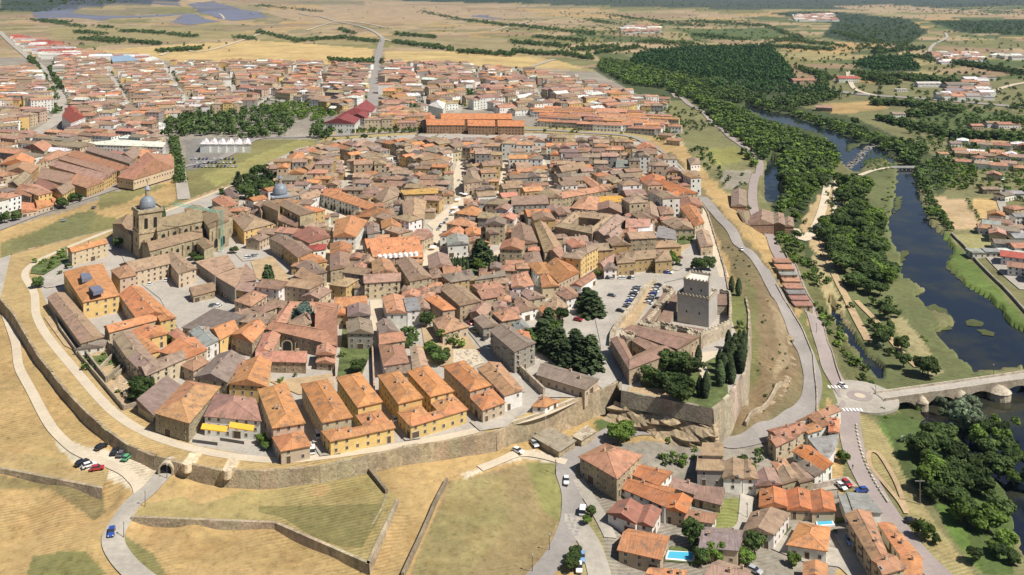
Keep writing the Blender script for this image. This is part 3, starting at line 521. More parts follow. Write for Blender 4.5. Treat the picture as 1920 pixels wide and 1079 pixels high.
# streets and squares inside the walls
def sq(name, m, pts, z=.02, occ=True):
    o = flat(name, pts, z+ROADN[0]*.004, M[m]); ROADN[0] += 1
    if occ: OCC.append([un(u,v,0) for u,v in pts])
sq('main_square', 'pale', [(866,365),(884,366),(862,410),(838,445),(822,470),(806,472),(806,458),(812,430),(800,420),(830,398)])
road('main_street', [(868,298),(860,335),(862,370)], 9, 'pale', True)
road('main_street', [(820,462),(806,480),(800,505)], 8, 'pale', True)
sq('school_yard', 'gravel', [(262,530),(325,516),(352,545),(408,576),(470,598),(340,622),(322,600),(300,560)])
sq('inner_yard', 'gravel', T('02','660 240 890 170 940 240 820 380 740 330'))
sq('castle_square', 'gravel', [(1100,528),(1220,512),(1262,515),(1285,500),(1305,480),(1300,470),(1322,470),(1325,500),(1290,520),(1245,530),(1190,610),(1150,620),(1150,680),(1170,705),(1130,730),(1110,715),(1130,690),(1125,640),(1110,570)])
sq('castle_forecourt', 'soil', T('22','780 270 960 0 1090 0 930 270 850 320'))
sq('church_square', 'gravel', [(225,470),(245,455),(262,470),(262,490),(300,500),(330,480),(420,465),(437,455),(440,470),(480,470),(500,470),(500,485),(455,490),(440,475),(430,485),(340,490),(290,520),(235,495)])
sq('garden_square', 'soil', [(470,490),(510,480),(540,515),(552,535),(535,545),(500,540),(480,520)])
sq('arcade_square', 'pale', [(590,385),(607,388),(672,408),(655,420),(600,405)])
sq('garden_plot', 'grass', [(645,600),(632,715),(675,712),(700,650),(697,640)]) ; sq('garden_plot', 'soil', [(505,715),(627,700),(626,735),(560,740)])
sq('cypress_garden', 'grass', [(838,485),(930,480),(935,510),(890,525),(840,505)])
sq('garden_plot', 'soil', [(790,610),(870,620),(900,660),(890,690),(840,690),(800,680)])
sq('rubble_lot', 'pale', [(850,655),(890,655),(908,680),(880,690),(850,680)]); sq('street', 'street', [(870,612),(882,615),(975,700),(985,735),(960,735),(940,700)])
sq('street', 'pale', T('12','855 95 940 90 950 240 880 350 850 240'))
sq('castle_garden_lawn', 'grass', T('22','960 700 1100 620 1400 600 1560 470 1600 500 1620 800 1480 910 1300 880 1180 850 1000 800'))
sq('castle_garden_path', 'pale', T('22','1430 480 1540 470 1560 500 1440 560 1480 640 1430 700 1400 620 1390 560'), occ=False); sq('castle_garden_path', 'soil', T('22','880 740 1150 760 1300 880 1180 850 860 790'), occ=False)
sq('east_garden', 'grass', T('21','1235 660 1350 655 1350 740 1240 760')); sq('east_garden', 'soil', T('21','1240 760 1350 750 1340 820 1240 830')); sq('street', 'gravel', T('21','1240 830 1370 740 1400 830 1340 900 1240 950 1200 940'))
sq('north_car_park', 'gravel', T('21','1160 90 1200 100 1340 240 1330 320 1190 270 1250 240 1160 160'))
sq('planted_square', 'grass', T('01','240 920 500 800 510 870 330 980 230 970')); sq('planted_square', 'gravel', T('01','340 1000 480 900 480 1060 350 1079 250 1040'))
sq('lawn_bank', 'soil', T('02','330 220 420 200 590 420 560 470 480 430'))
sq('ruin_ground', 'soil', [(160,668),(204,652),(262,700),(290,735),(262,762),(232,765),(200,735)]); sq('inner_lawn', 'grass', T('02','690 510 840 500 900 560 740 600'))
sq('dwelling_yard', 'gravel', [(1010,745),(1045,690),(1120,715),(1085,745),(1050,745)])
sq('alley', 'street', [(560,760),(572,758),(640,850),(600,855),(590,838)]); sq('alley', 'street', [(712,772),(722,770),(790,822),(760,826)]); sq('alley','street',[(880,790),(905,787),(985,765),(950,800),(900,808)])
# =====================================================================  BUILDINGS
def PV(U, V):
    U = np.asarray(U, float); V = np.asarray(V, float); z = np.full(U.shape, -10.0)
    for _ in range(9):
        Y = F*(H-z)/(V-VH); X = (U-960)/F*Y; z = .5*z+.5*zsm(X, Y)
    Y = F*(H-z)/(V-VH); return (U-960)/F*Y, Y, z
def ccw(q):
    a = sum(q[i][0]*q[(i+1)%len(q)][1]-q[(i+1)%len(q)][0]*q[i][1] for i in range(len(q)))
    return q if a > 0 else q[::-1]
def lerp(a, b, t): return (a[0]+(b[0]-a[0])*t, a[1]+(b[1]-a[1])*t)
def roofmesh(mb, q, z, kind, col, over=.45, pitch=.36, mi=0):
    """q: 4 ccw corners. returns ridge (a,b,height) and gable edges"""
    if math.dist(q[0],q[1]) < math.dist(q[1],q[2]): q = q[1:]+q[:1]       # q0-q1 is the long side
    w_ = (math.dist(q[1],q[2])+math.dist(q[3],q[0]))/2; l_ = (math.dist(q[0],q[1])+math.dist(q[2],q[3]))/2
    cx = sum(p[0] for p in q)/4; cy = sum(p[1] for p in q)/4
    k = 1+over*2/max(w_,3); kl = 1+over*2/max(l_,3)
    m30, m12 = lerp(q[3],q[0],.5), lerp(q[1],q[2],.5)
    ax = (m12[0]-m30[0], m12[1]-m30[1]); al = math.hypot(*ax) or 1; ax = (ax[0]/al, ax[1]/al)
    def ex(p):
        dx, dy = p[0]-cx, p[1]-cy; s = dx*ax[0]+dy*ax[1]; t = -dx*ax[1]+dy*ax[0]
        s *= kl; t *= k; return (cx+s*ax[0]-t*ax[1], cy+s*ax[1]+t*ax[0])
    e = [ex(p) for p in q]; h = pitch*w_/2
    r0, r1 = lerp(e[3],e[0],.5), lerp(e[1],e[2],.5); tt = .18
    def UV(pts, base, up):                                  # u along the eave, v up the slope, metres
        d = Vector((up[0]-base[0], up[1]-base[1])).normalized() if math.dist(up,base) > 0 else Vector((1,0))
        return [(p[0]*d.x+p[1]*d.y, -p[0]*d.y+p[1]*d.x) for p in pts]
    if kind == 'flat':
        mb.face([(*p,z+tt) for p in e], mi, col, UV(e, e[0], e[1]))
    elif kind == 'shed':
        hz = h*1.2; zz = [z, z, z+hz, z+hz] if (q[0][1] < q[2][1]) else [z+hz, z+hz, z, z]
        top = [(e[i][0], e[i][1], zz[i]+tt) for i in range(4)]; mb.face(top, mi, col, UV(e, e[0], e[1]))
        for i in range(4):
            j = (i+1) % 4; mb.face([(*e[i],z-.1),(*e[j],z-.1),top[j],top[i]], mi, col)
        return q, None, h
    else:
        if kind == 'hip':
            c = min(w_/2*1.0, l_*.38)/l_; r0, r1 = lerp(r0, r1, c), lerp(r0, r1, 1-c)
        elif kind == 'halfhip': r0 = lerp(r0, r1, min(w_/2, l_*.38)/l_)
        R0 = (*r0, z+h+tt); R1 = (*r1, z+h+tt); E = [(*p, z+tt) for p in e]
        c2 = tuple(x*random.uniform(.9,1.04) for x in col)
        mb.face([E[0],E[1],R1,R0], mi, col, UV([e[0],e[1],r1,r0], e[0], e[1])); mb.face([E[2],E[3],R0,R1], mi, c2, UV([e[2],e[3],r0,r1], e[2], e[3]))
        mb.face([E[1],E[2],R1], mi, c2, UV([e[1],e[2],r1], e[1], e[2])); mb.face([E[3],E[0],R0], mi, col, UV([e[3],e[0],r0], e[3], e[0]))
        # ridge tiles
        if w_ > 6:
            n = Vector((-ax[1], ax[0], 0))*.18; a, c = Vector(R0), Vector(R1); up = Vector((0,0,.1)); lc = tuple(min(.9,x*1.15) for x in col)
            mb.face([a-n+up*.2,c-n+up*.2,c+up,a+up], mi, lc); mb.face([a+up,c+up,c+n+up*.2,a+n+up*.2], mi, lc)
            if kind == 'hip':
                for i, r in ((0,a),(3,a),(1,c),(2,c)):
                    ee = Vector(E[i]); d = (r-ee); m = Vector((-d.y,d.x,0)).normalized()*.16
                    mb.face([ee-m+up*.3,r-m+up*.3,r+up,ee+up], mi, lc); mb.face([ee+up,r+up,r+m+up*.3,ee+m+up*.3], mi, lc)
    for i in range(4):                                      # eave thickness and soffit
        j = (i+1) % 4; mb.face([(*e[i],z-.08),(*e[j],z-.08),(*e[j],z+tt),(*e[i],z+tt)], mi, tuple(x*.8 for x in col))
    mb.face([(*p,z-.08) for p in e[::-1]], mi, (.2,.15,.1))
    return q, (r0, r1), h
def wallmesh(mb, q, zb, z, col, gable=None, mi=0):
    for i in range(4):
        j = (i+1) % 4; mb.face([(*q[i],zb),(*q[j],zb),(*q[j],z),(*q[i],z)], mi, col)
# shared window / door / chimney meshes
def win_mesh(kind):
    b = MB()
    if kind == 'window':
        for x0,x1,z0,z1 in ((-.62,-.5,0,1.5),(.5,.62,0,1.5),(-.62,.62,1.38,1.5),(-.7,.7,-.08,.06)): b.box(x0,-.09,z0,x1,.05,z1,0)
        b.face([(-.5,-.04,.06),(.5,-.04,.06),(.5,-.04,1.38),(-.5,-.04,1.38)],1); b.box(-.03,-.07,.06,.03,-.03,1.38,0)
    elif kind == 'balcony':
        b.box(-.85,-.8,-.5,.85,0,-.38,0)
        for k in range(7): b.box(-.83+k*.277,-.8,-.38,-.8+k*.277,-.77,.55,2)
        b.box(-.85,-.82,.5,.85,-.76,.57,2)
        b.face([(-.5,-.04,-.38),(.5,-.04,-.38),(.5,-.04,1.5),(-.5,-.04,1.5)],1)
        for x0,x1 in ((-.62,-.5),(.5,.62)): b.box(x0,-.09,-.38,x1,.05,1.55,0)
    elif kind == 'door':
        b.box(-.75,-.1,0,-.6,.05,2.4,0); b.box(.6,-.1,0,.75,.05,2.4,0); b.box(-.75,-.1,2.25,.75,.05,2.45,0); b.face([(-.6,-.04,0),(.6,-.04,0),(.6,-.04,2.25),(-.6,-.04,2.25)],2)
    elif kind == 'garage_door':
        b.box(-1.45,-.1,0,-1.3,.05,2.5,0); b.box(1.3,-.1,0,1.45,.05,2.5,0); b.box(-1.45,-.1,2.4,1.45,.05,2.6,0); b.face([(-1.3,-.04,0),(1.3,-.04,0),(1.3,-.04,2.4),(-1.3,-.04,2.4)],2)
    elif kind == 'chimney':
        b.box(-.4,-.3,-.8,.4,.3,1.2,0,(.5,.4,.3)); b.box(-.5,-.4,1.2,.5,.4,1.3,0,(.4,.3,.22)); b.box(-.25,-.15,1.3,.25,.15,1.55,0,(.45,.22,.12))
    elif kind == 'skylight':
        b.box(-.5,-.6,0,.5,.6,.12,0,(.4,.38,.35)); b.face([(-.4,-.5,.13),(.4,-.5,.13),(.4,.5,.13),(-.4,.5,.13)],1)
    elif kind == 'arch':
        for s in (-1,1): b.box(s*1.35-.2,-.12,0,s*1.35+.2,.05,2.4,0,(.36,.3,.2))
        pts = [(1.15*math.cos(math.pi*i/10), -.05, 2.4+1.15*math.sin(math.pi*i/10)) for i in range(11)]
        b.face([(-1.15,-.05,0),(1.15,-.05,0)]+pts,1)
        for i in range(10):
            a0, a1 = math.pi*i/10, math.pi*(i+1)/10
            b.face([(1.15*math.cos(a0),-.12,2.4+1.15*math.sin(a0)),(1.55*math.cos(a0),-.12,2.4+1.55*math.sin(a0)),(1.55*math.cos(a1),-.12,2.4+1.55*math.sin(a1)),(1.15*math.cos(a1),-.12,2.4+1.15*math.sin(a1))],0,(.36,.3,.2))
    mats = {'chimney':[M['wall']], 'skylight':[M['metal'],M['glass']], 'arch':[M['stone'],M['dark']]}.get(kind, [M['frame'],M['glass'],M['dark2']])
    o = b.build(kind, mats); me = o.data; bpy.data.objects.remove(o); return me
M['dark2'] = mat('dark_wood', (.10,.07,.05), vary=.1)
PM = {}
def part(kind, parent, loc, rz, sc=1):
    if kind not in PM: PM[kind] = win_mesh(kind)
    o = bpy.data.objects.new(kind, PM[kind]); C.objects.link(o); o.parent = parent; o.location = loc; o.rotation_euler = (0,0,rz)
    if sc != 1: o.scale = (sc,1,sc) if not isinstance(sc, tuple) else sc
    return o
def facade(q, zb, z, fn, only=None):
    """calls fn(edge index, start, unit dir, length, rz) for walls that look towards the camera"""
    for i in range(4):
        a, c = q[i], q[(i+1)%4]; L_ = math.dist(a, c)
        if L_ < 3: continue
        dx, dy = (c[0]-a[0])/L_, (c[1]-a[1])/L_; nx, ny = dy, -dx
        mx, my = (a[0]+c[0])/2, (a[1]+c[1])/2
        if (0-mx)*nx+(0-my)*ny <= .02*math.hypot(mx,my): continue
        fn(i, a, (dx,dy), L_, math.atan2(dy,dx))
def hf(v): return 1-.28*max(0,min(1,(v-230)/420))          # storeys are low here: the town is seen steeply from above
HOUSES = []                                                 # (root, photo x, photo y, facts) for labelling
GR = {'o':'bright orange','t':'terracotta','b':'weathered brown','g':'dark grey-brown','p':'pinkish','n':'tan','s':'grey','r':'red','y':'ochre','w':'white'}
GWn = {'c':'cream','y':'yellow','w':'white','s':'stone','g':'grey','p':'pinkish','o':'ochre','b':'brick'}
def bld(wings, h, rc='b', wc='c', kind=None, name='house', cat='house', label=None, town=True, win=True, arch=False, group=None, wpx=True, stone=False, zb=None, hipk=None, detail=True, winkind='window', pitch=.36, chim=None, col=None, exact=False):
    """wings: list of quads; each quad = 4 photo pixels of the eave corners at height h (or world xy if not wpx); h may be a list"""
    if not isinstance(wings[0][0], (tuple, list)): wings = [wings]
    hs = h if isinstance(h, (list, tuple)) else [h]*len(wings)
    Q = []
    for q, hh in zip(wings, hs):
        H0 = hh
        if not exact: hh *= hf(sum(p[1] for p in q)/4 if wpx else VH+F*(H-(zb or 0))/(sum(p[1] for p in q)/4))
        if wpx:
            if town: w_ = [un(u, v, hh) for u, v in q]; base = 0
            else:
                base = -12
                for _ in range(6):
                    w_ = [un(u, v, base+hh) for u, v in q]; cx = sum(p[0] for p in w_)/4; cy = sum(p[1] for p in w_)/4; base = .5*base+.5*Z1(cx, cy)
        else: w_ = list(q); base = 0 if zb is None else zb
        Q.append((ccw(w_), base, hh, H0))
    cx = sum(p[0] for p in Q[0][0])/4; cy = sum(p[1] for p in Q[0][0])/4; base = Q[0][1]
    root = empty(name, (cx, cy, base)); Mi = Vector((cx, cy, base))
    rcol = jit(col or RC[rc], .1 if label else .2); wcol = jit(WC[wc], .12); area = 0
    for q, bz, hh, H0 in Q:
        OCC.append(q); area += math.dist(q[0],q[1])*math.dist(q[1],q[2])
        ql = [(p[0]-cx, p[1]-cy) for p in q]; zz = bz-base; k = kind or random.choice(['gable','gable','hip'])
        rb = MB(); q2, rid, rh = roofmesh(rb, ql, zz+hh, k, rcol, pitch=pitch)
        wb = MB(); wallmesh(wb, ql, zz-3, zz+hh, wcol)
        if k in ('gable','halfhip') and rid:
            for (i, j, r) in ((1,2,rid[1]),(3,0,rid[0])):
                if k == 'halfhip' and i == 3: continue
                m = lerp(q2[i], q2[j], .5); wb.face([(*q2[i],zz+hh),(*q2[j],zz+hh),(*m,zz+hh+rh*.97)],0,wcol)
        if k == 'shed':
            w_i = math.dist(q2[1],q2[2]); hz = rh*1.2; hi = (2,3) if q2[0][1] < q2[2][1] else (0,1); lo = (1,0) if hi == (2,3) else (3,2)
            A, B_ = q2[hi[0]], q2[hi[1]]
            wb.face([(*A,zz+hh),(*B_,zz+hh),(*B_,zz+hh+hz),(*A,zz+hh+hz)],0,wcol)
            wb.face([(*q2[lo[0]],zz+hh),(*A,zz+hh),(*A,zz+hh+hz)],0,wcol); wb.face([(*B_,zz+hh),(*q2[lo[1]],zz+hh),(*B_,zz+hh+hz)],0,wcol)
        wo = wb.build('wall', M['stone' if stone or wc == 's' else 'wall'], root)
        ro = rb.build('roof', M['roof'], root)
        vpx = VH+F*(H-bz)/((q[0][1]+q[2][1])/2)
        if win:
            ns = max(1, int(H0/2.9)); scl = random.uniform(.84,1.0)*(.55+.45*hh/H0)
            small = vpx < 330 or not detail
            def fn(i, a, d, L_, rz):
                nc = max(1, int(L_/(3.1 if not arch else 3.6)))
                door = random.randrange(nc) if nc > 1 else -1
                for s in range(ns):
                    for c in range(nc):
                        if random.random() < .12: continue
                        t = (c+.5)*L_/nc; x, y = a[0]+d[0]*t, a[1]+d[1]*t; z = zz+.9+s*hh/ns
                        if small:
                            nx, ny = d[1]*.06, -d[0]*.06; e = .55*scl
                            wb2.face([(x-d[0]*e+nx,y-d[1]*e+ny,z),(x+d[0]*e+nx,y+d[1]*e+ny,z),(x+d[0]*e+nx,y+d[1]*e+ny,z+1.4),(x-d[0]*e+nx,y-d[1]*e+ny,z+1.4)])
                        elif s == 0 and (c == door): part(random.choice(['door','garage_door']) if L_ > 9 else 'door', root, (x,y,zz), rz)
                        elif s == 0 and arch: part('arch', root, (x,y,zz), rz)
                        else: part('balcony' if (winkind == 'mix' and s > 0 and c%2 == 0) else 'window', root, (x,y,z), rz, scl)
            wb2 = MB(); facade(ql_abs(ql, cx, cy), 0, 0, lambda i,a,d,L_,rz: fn(i,(a[0]-cx,a[1]-cy),d,L_,rz))
            if wb2.f:                                       # windows of a far house are a pixel each: they stay in its wall mesh
                for f, in [(f,) for f in wb2.f]: pass
                w3 = MB(); w3.v = wb.v+wb2.v; w3.f = wb.f+[tuple(i+len(wb.v) for i in f) for f in wb2.f]; w3.m = wb.m+[1]*len(wb2.f); w3.c = wb.c+wb2.c; w3.uv = wb.uv+wb2.uv
                old = wo.data; n = w3.build('wall', [M['stone' if stone or wc == 's' else 'wall'], M['glass']]); wo.data = n.data; bpy.data.objects.remove(n); bpy.data.meshes.remove(old)
        if detail and rid and k != 'flat' and win and (chim is None or chim):
            for _ in range(chim or random.choice([0,1,1,2]) + (1 if area > 250 else 0)):
                t = random.uniform(.15,.85); s = random.uniform(-.25,.25); p = lerp(rid[0], rid[1], t); pw = math.dist(q2[1],q2[2])
                ax = Vector((q2[1][0]-q2[0][0], q2[1][1]-q2[0][1])).normalized()
                part('chimney', ro, (p[0]-ax.y*s*pw, p[1]+ax.x*s*pw, zz+hh+rh*(1-abs(s)*2)), math.atan2(ax.y,ax.x))
            if random.random() < .3 and rid:
                p = lerp(rid[0], rid[1], random.random()); s = .22; pw = math.dist(q2[1],q2[2]); ax = Vector((q2[1][0]-q2[0][0], q2[1][1]-q2[0][1])).normalized()
                if k == 'gable':
                    o = part('skylight', ro, (p[0]+ax.y*s*pw, p[1]-ax.x*s*pw, zz+hh+rh*(1-s*2)+.16), math.atan2(ax.y,ax.x)); o.rotation_euler = (math.atan(pitch),0,math.atan2(ax.y,ax.x))
    u, v = proj(cx, cy, base)
    tag(root, label, cat, group)
    if not label: HOUSES.append((root, u, v, dict(rc=rc, wc=wc, area=area, h=hs[0], kind=kind or 'gable', n=len(Q))))
    return root
def ql_abs(ql, cx, cy): return [(p[0]+cx, p[1]+cy) for p in ql]
def ring(o, i): return [[o[k], o[(k+1)%4], i[(k+1)%4], i[k]] for k in range(4)]
def B(tile, s, h, rc='b', wc='c', **k):
    """several quads separated by |"""
    return bld([T(tile, x) for x in s.split('|')], h, rc, wc, **k)
# ---- hand-placed buildings of the old town (roof corners read off the photograph)
B('02','480 -115 762 -178 890 58 625 108',10,'o','y',kind='hip',label='big four-storey ochre seminary block with orange hip roof and two roof solar panels',name='seminary',cat='seminary')
B('02','895 50 1060 0 1310 225 1020 222',8,'o','c',kind='gable',label='long orange-roofed wing running along the grey school yard',name='seminary_wing',cat='building')
B('02','360 75 480 40 770 370 610 415',6,'n','s',kind='gable',label='long low brown-tiled range parallel to the pale ring path beside the seminary')
B('02','785 290 1160 190 1200 235 822 335',8,'o','p',kind='gable'); B('02','1165 185 1230 150 1315 225 1205 250',9,'o','y',kind='gable',label='small yellow gabled building facing the corner of the school yard')
B('02','980 330 1210 290 1250 345 1090 385|1000 370 1080 360 1200 470 1130 490',7,'o','y',kind='gable',label='orange L-shaped house round a small tree court')
B('02','848 370 990 335 1110 490 960 530|960 530 1110 490 1230 590 1095 660|1095 660 1040 590 1340 480 1390 530',[9,9,9],'b','c',kind='gable',winkind='mix',label='three-winged brown-roofed block with white balconied front beside the ruined plot',name='apartment_block',cat='building')
B('02','1200 480 1470 375 1550 465 1390 535',8,'o','c',kind='gable'); B('02','1420 330 1560 300 1640 390 1540 440',8,'s','w',kind='gable',winkind='mix')
B('02','1570 310 1720 255 1785 315 1650 390',8,'o','y',kind='gable',label='bright yellow-fronted house with orange roof in the terrace by the school yard'); B('02','1735 355 1890 250 1990 300 1890 412',8,'o','s',kind='gable'); B('02','1350 580 1500 510 1560 560 1450 625',6,'t','p')
B('02','1460 670 1640 500 1830 530 1700 710',7,'g','c',kind='gable'); B('02','1165 940 1400 700 1645 745 1415 1015',9,'n','s',kind='hip',col=(.40,.225,.11),label='square stone building with mottled orange hip roof at the bend of the ring path')
B('02','1035 880 1250 705 1360 745 1150 955',4,'g','s',kind='shed',win=False)
r = bld([(384,781),(405,740),(478,750),(488,790)],9,'p','w',kind='hip',label='wide pinkish hip-roofed block with yellow awnings on its front')
b = MB(); q = [un(379,788,7),un(430,798,7)]; 
for (u0,v0,u1,v1) in ((380,799,428,805),(432,796,478,803)):
    a = un(u0,v0,5.3); c = un(u1,v1,5.3); n = 6; b.face([(a[0],a[1]-.2,6.3),(c[0],c[1]-.2,6.3),(c[0],c[1]-2.0,5.4),(a[0],a[1]-2.0,5.4)],0,(.8,.45,.06)); b.face([(a[0],a[1]-2.0,5.4),(c[0],c[1]-2.0,5.4),(c[0],c[1]-2.0,5.1),(a[0],a[1]-2.0,5.1)],0,(.8,.45,.06))
o = b.build('awning', M['metal']); o.parent = r; o.matrix_parent_inverse = Matrix.Translation(-r.location)
bld([(430,720),(463,677),(508,680),(498,725)],9,'o','y',kind='gable',col=(.43,.22,.10))
bot = dict(kind='hip', name='apartment_block', cat='apartments', group='row of orange-roofed apartment blocks inside the wall', pitch=.34)
def apt(s, h, lab, wc='c', rc='o'): return B('12', s, h, rc, wc, col=(.46,.215,.088), label=lab, **bot)
apt('20 765 215 715 360 1015 130 1050',10,'leftmost long orange hip-roofed block of the row, behind a low orange house','c')
apt('345 725 530 690 715 970 500 1010',10,'second long orange hip-roofed block from the left of the row inside the wall')
apt('610 675 775 640 940 855 765 895',10,'third tall orange hip-roofed block from the left of the row','y')
apt('920 660 1070 630 1245 825 1070 868',10,'fourth tall orange hip-roofed block from the left, left arm of the U','y')
apt('1140 630 1290 590 1475 775 1310 815',10,'fifth tall orange hip-roofed block, right arm of the U','y')
apt('1410 590 1555 550 1755 730 1605 775',10,'tall orange hip-roofed block at the right end of the row','p')
B('13','130 45 345 0 405 105 190 145',6,'o','c',kind='hip',label='low orange hip-roofed house below the leftmost apartment block, beside a white van')
B('12','500 1080 690 1045 750 1100 560 1150|560 1150 540 1090 1010 1000 1035 1050|755 960 925 920 1030 1045 830 1062',6.5,'o','y',kind='hip',label='low U-shaped orange annexe with yellow front below the third block',pitch=.3)
B('12','1070 940 1230 885 1300 965 1160 1038|1160 1038 1125 985 1540 880 1575 915|1310 860 1470 805 1578 912 1400 955',6.5,'o','y',kind='hip',label='low orange annexe joining the two arms of the U-shaped yellow block',pitch=.3)
B('12','1605 820 1770 765 1860 860 1700 918',6.5,'o','c',kind='hip'); bld([(897,692),(937,682),(979,731),(946,742)],8,'t','w',kind='gable')
cv = bld(ring(T('12','75 310 240 112 610 120 600 435'),T('12','212 298 275 152 455 162 442 302'))+[T('12','65 345 180 350 120 480 0 480'),T('12','0 550 10 475 375 480 375 560'),T('12','465 440 600 435 590 500 455 500'),T('12','455 560 465 505 590 505 585 568')],[8,8,8,8,7,6,7,4],'t','s',kind='gable',name='convent',cat='convent',label='stone convent of terracotta wings round a cloister with a blue cedar',detail=True)
for (u,v) in ((539,657),(564,657)):
    x,y = un(u,v,0); part('arch', cv, (x-cv.location.x, y-cv.location.y-.6, 0), 0, (1.5,1,1.15))
B('12','690 140 850 140 855 205 690 215',8,'g','g'); B('12','680 260 860 250 875 345 690 340',9,'g','g',kind='gable'); B('12','590 75 815 68 830 130 590 150',7,'o','p',kind='gable',label='bright orange long-roofed house just right of the convent'); B('12','590 152 680 150 690 205 600 205',6,'o','c')
B('12','950 75 1105 65 1130 190 985 190',8,'t','w',kind='gable'); B('12','1110 80 1200 75 1225 165 1135 175',9,'s','w',kind='flat'); B('12','1205 75 1280 75 1300 160 1225 160',7,'b'); B('12','905 270 1000 240 1070 330 930 345',7,'g'); B('12','925 350 1070 335 1115 395 930 425',7,'t'); B('12','925 430 1100 435 1140 560 960 585',7,'t','w'); B('12','965 600 1150 580 1160 640 980 640',5,'g'); B('12','1160 450 1240 440 1285 585 1180 610',6,'n','w')
B('12','1325 240 1450 205 1590 290 1400 345',6,'t'); B('12','1265 80 1360 60 1490 160 1400 170',8,'o'); B('12','1385 10 1560 0 1680 100 1530 135',9,'b','s',kind='gable'); B('12','1605 185 1680 105 1770 160 1700 225',6,'b','s')
bld([(920,622),(958,612),(1003,643),(965,660)],12,'g','g',kind='gable',winkind='mix',name='apartment_block',cat='apartments',label='five-storey grey apartment block with balconies beside the tall conifers')
bld([(960,630),(990,624),(996,640),(966,648)],11.5,'o','c',kind='gable')
B('22','190 655 250 570 645 685 545 765',5,'g','p',kind='gable',name='long_hall',cat='hall',label='long low brown-roofed hall below the tall conifers with pinkish walls'); B('22','155 890 230 815 345 850 250 895',3.2,'o','w',kind='hip'); B('22','-20 440 -20 350 140 340 130 440',9,'o','w')
B('22','230 130 330 60 420 140 330 170',6,'b','s'); B('22','200 160 260 140 335 205 270 220',5,'o'); B('22','20 100 110 90 190 150 40 190',6,'b','w'); B('22','65 40 150 20 250 70 130 90',7,'b','c'); B('22','330 40 440 0 510 60 410 90',6,'t','w'); B('22','0 250 70 230 130 300 40 330',7,'s','w',kind='gable')
# tile 21
B('21','172 605 250 597 380 790 245 812',9,'n','s',kind='gable',pitch=.45,label='long tan gabled building left of the large arcaded courtyard palace')
bld(ring(T('21','320 620 450 512 800 545 600 675'),T('21','430 608 500 550 675 567 600 638')),10,'n','s',kind='gable',name='courtyard_palace',cat='palace',label='large stone palace of tan roofs round a deep oblong courtyard')
B('21','605 665 730 540 850 565 690 690|690 690 780 620 830 660 760 730',10,'b','s',kind='gable'); B('21','385 710 550 690 570 735 390 750',6,'b','w',kind='gable',label='long white building with brown roof in front of the courtyard palace'); B('21','245 800 330 775 385 815 370 870',8,'p','g')
B('21','372 850 500 790 560 820 515 868|500 790 600 750 645 780 560 822',[12,12],'b','y',kind='hip',name='corner_building',cat='building',label='tall yellow corner building with rows of windows and brown roof')
B('21','790 818 1165 797 1185 845 900 872|780 840 895 818 918 885 790 897|1070 850 1170 800 1197 873 1075 882',8,'n','o',kind='hip',name='courthouse',cat='building',label='U-shaped ochre building with tan hip roofs facing the parked cars')
B('21','640 900 740 830 790 870 690 930',6,'b'); B('21','690 905 780 910 785 940 690 945',6,'g','w'); B('21','440 482 520 402 650 405 635 500',9,'t','p'); B('21','635 452 815 460 820 520 640 500',9,'b','g')
B('21','660 395 850 390 850 435 660 440',7,'y','c',kind='flat',label='flat rusty ochre roof in the middle of the old town',col=(.55,.30,.06)); B('21','165 370 370 350 375 400 285 405',10,'b','c',name='apartment_block'); B('21','372 372 640 335 650 362 375 410|510 255 580 250 715 350 645 362',9,'t','s',kind='gable',label='L-shaped orange and tan monastery wing behind the tan gabled hall')
B('21','330 185 500 145 565 180 375 212',12,'n','s',kind='gable',name='church',cat='church',label='buttressed stone church with long tan roof among the houses at the upper centre')
B('21','960 262 1145 250 1150 295 990 305|1090 300 1160 280 1395 368 1250 385|1035 362 1240 367 1250 395 1035 400',7,'o','p',kind='gable',col=(.43,.17,.075),label='orange-roofed school with courtyard and dark solar strip near the river side wall')
B('21','1380 665 1470 655 1505 760 1415 775',6,'n','s',kind='gable'); B('21','1265 480 1380 475 1440 590 1370 620',6,'o','c'); B('21','1235 425 1400 422 1430 468 1262 476',6,'t','c'); B('21','980 462 1085 445 1100 550 985 548',8,'b','w'); B('21','1095 472 1200 480 1212 525 1115 530',9,'n','c'); B('21','1115 580 1335 590 1358 640 1220 640',7,'n','c')
B('21','860 568 1035 580 1030 620 855 630',9,'p','w'); B('21','955 620 1050 605 1050 730 935 730',8,'w','w',kind='flat',label='white modern flat-roofed house between the courtyard palace and the walled garden'); B('21','1105 615 1220 650 1225 720 1078 700',8,'s','g',kind='flat',label='grey modern flat-roofed house beside the walled green garden'); B('21','820 650 940 640 930 705 815 700',7,'t','c')
B('21','0 410 250 395 270 450 0 460',11,'b','g',winkind='mix',name='apartment_block'); B('21','230 925 420 880 500 965 350 1040',8,'o','c',kind='gable'); B('21','215 990 290 985 355 1065 230 1075',7,'o'); B('21','440 1060 590 965 625 1000 520 1070',5,'t','w'); B('21','120 900 250 890 290 970 190 975',8,'o','w'); B('21','0 990 110 960 160 1060 30 1075',7,'t','w')
B('21','785 120 885 125 880 175 780 180',10,'s','g',kind='flat',winkind='mix'); B('21','930 20 1060 5 1090 45 960 50',10,'o','w')
B('21','0 1000 60 990 100 1075 0 1079',8,'t','w'); B('21','100 820 200 810 225 890 100 910',7,'b','s'); B('21','0 640 140 620 190 740 0 760',9,'b','s',kind='gable')
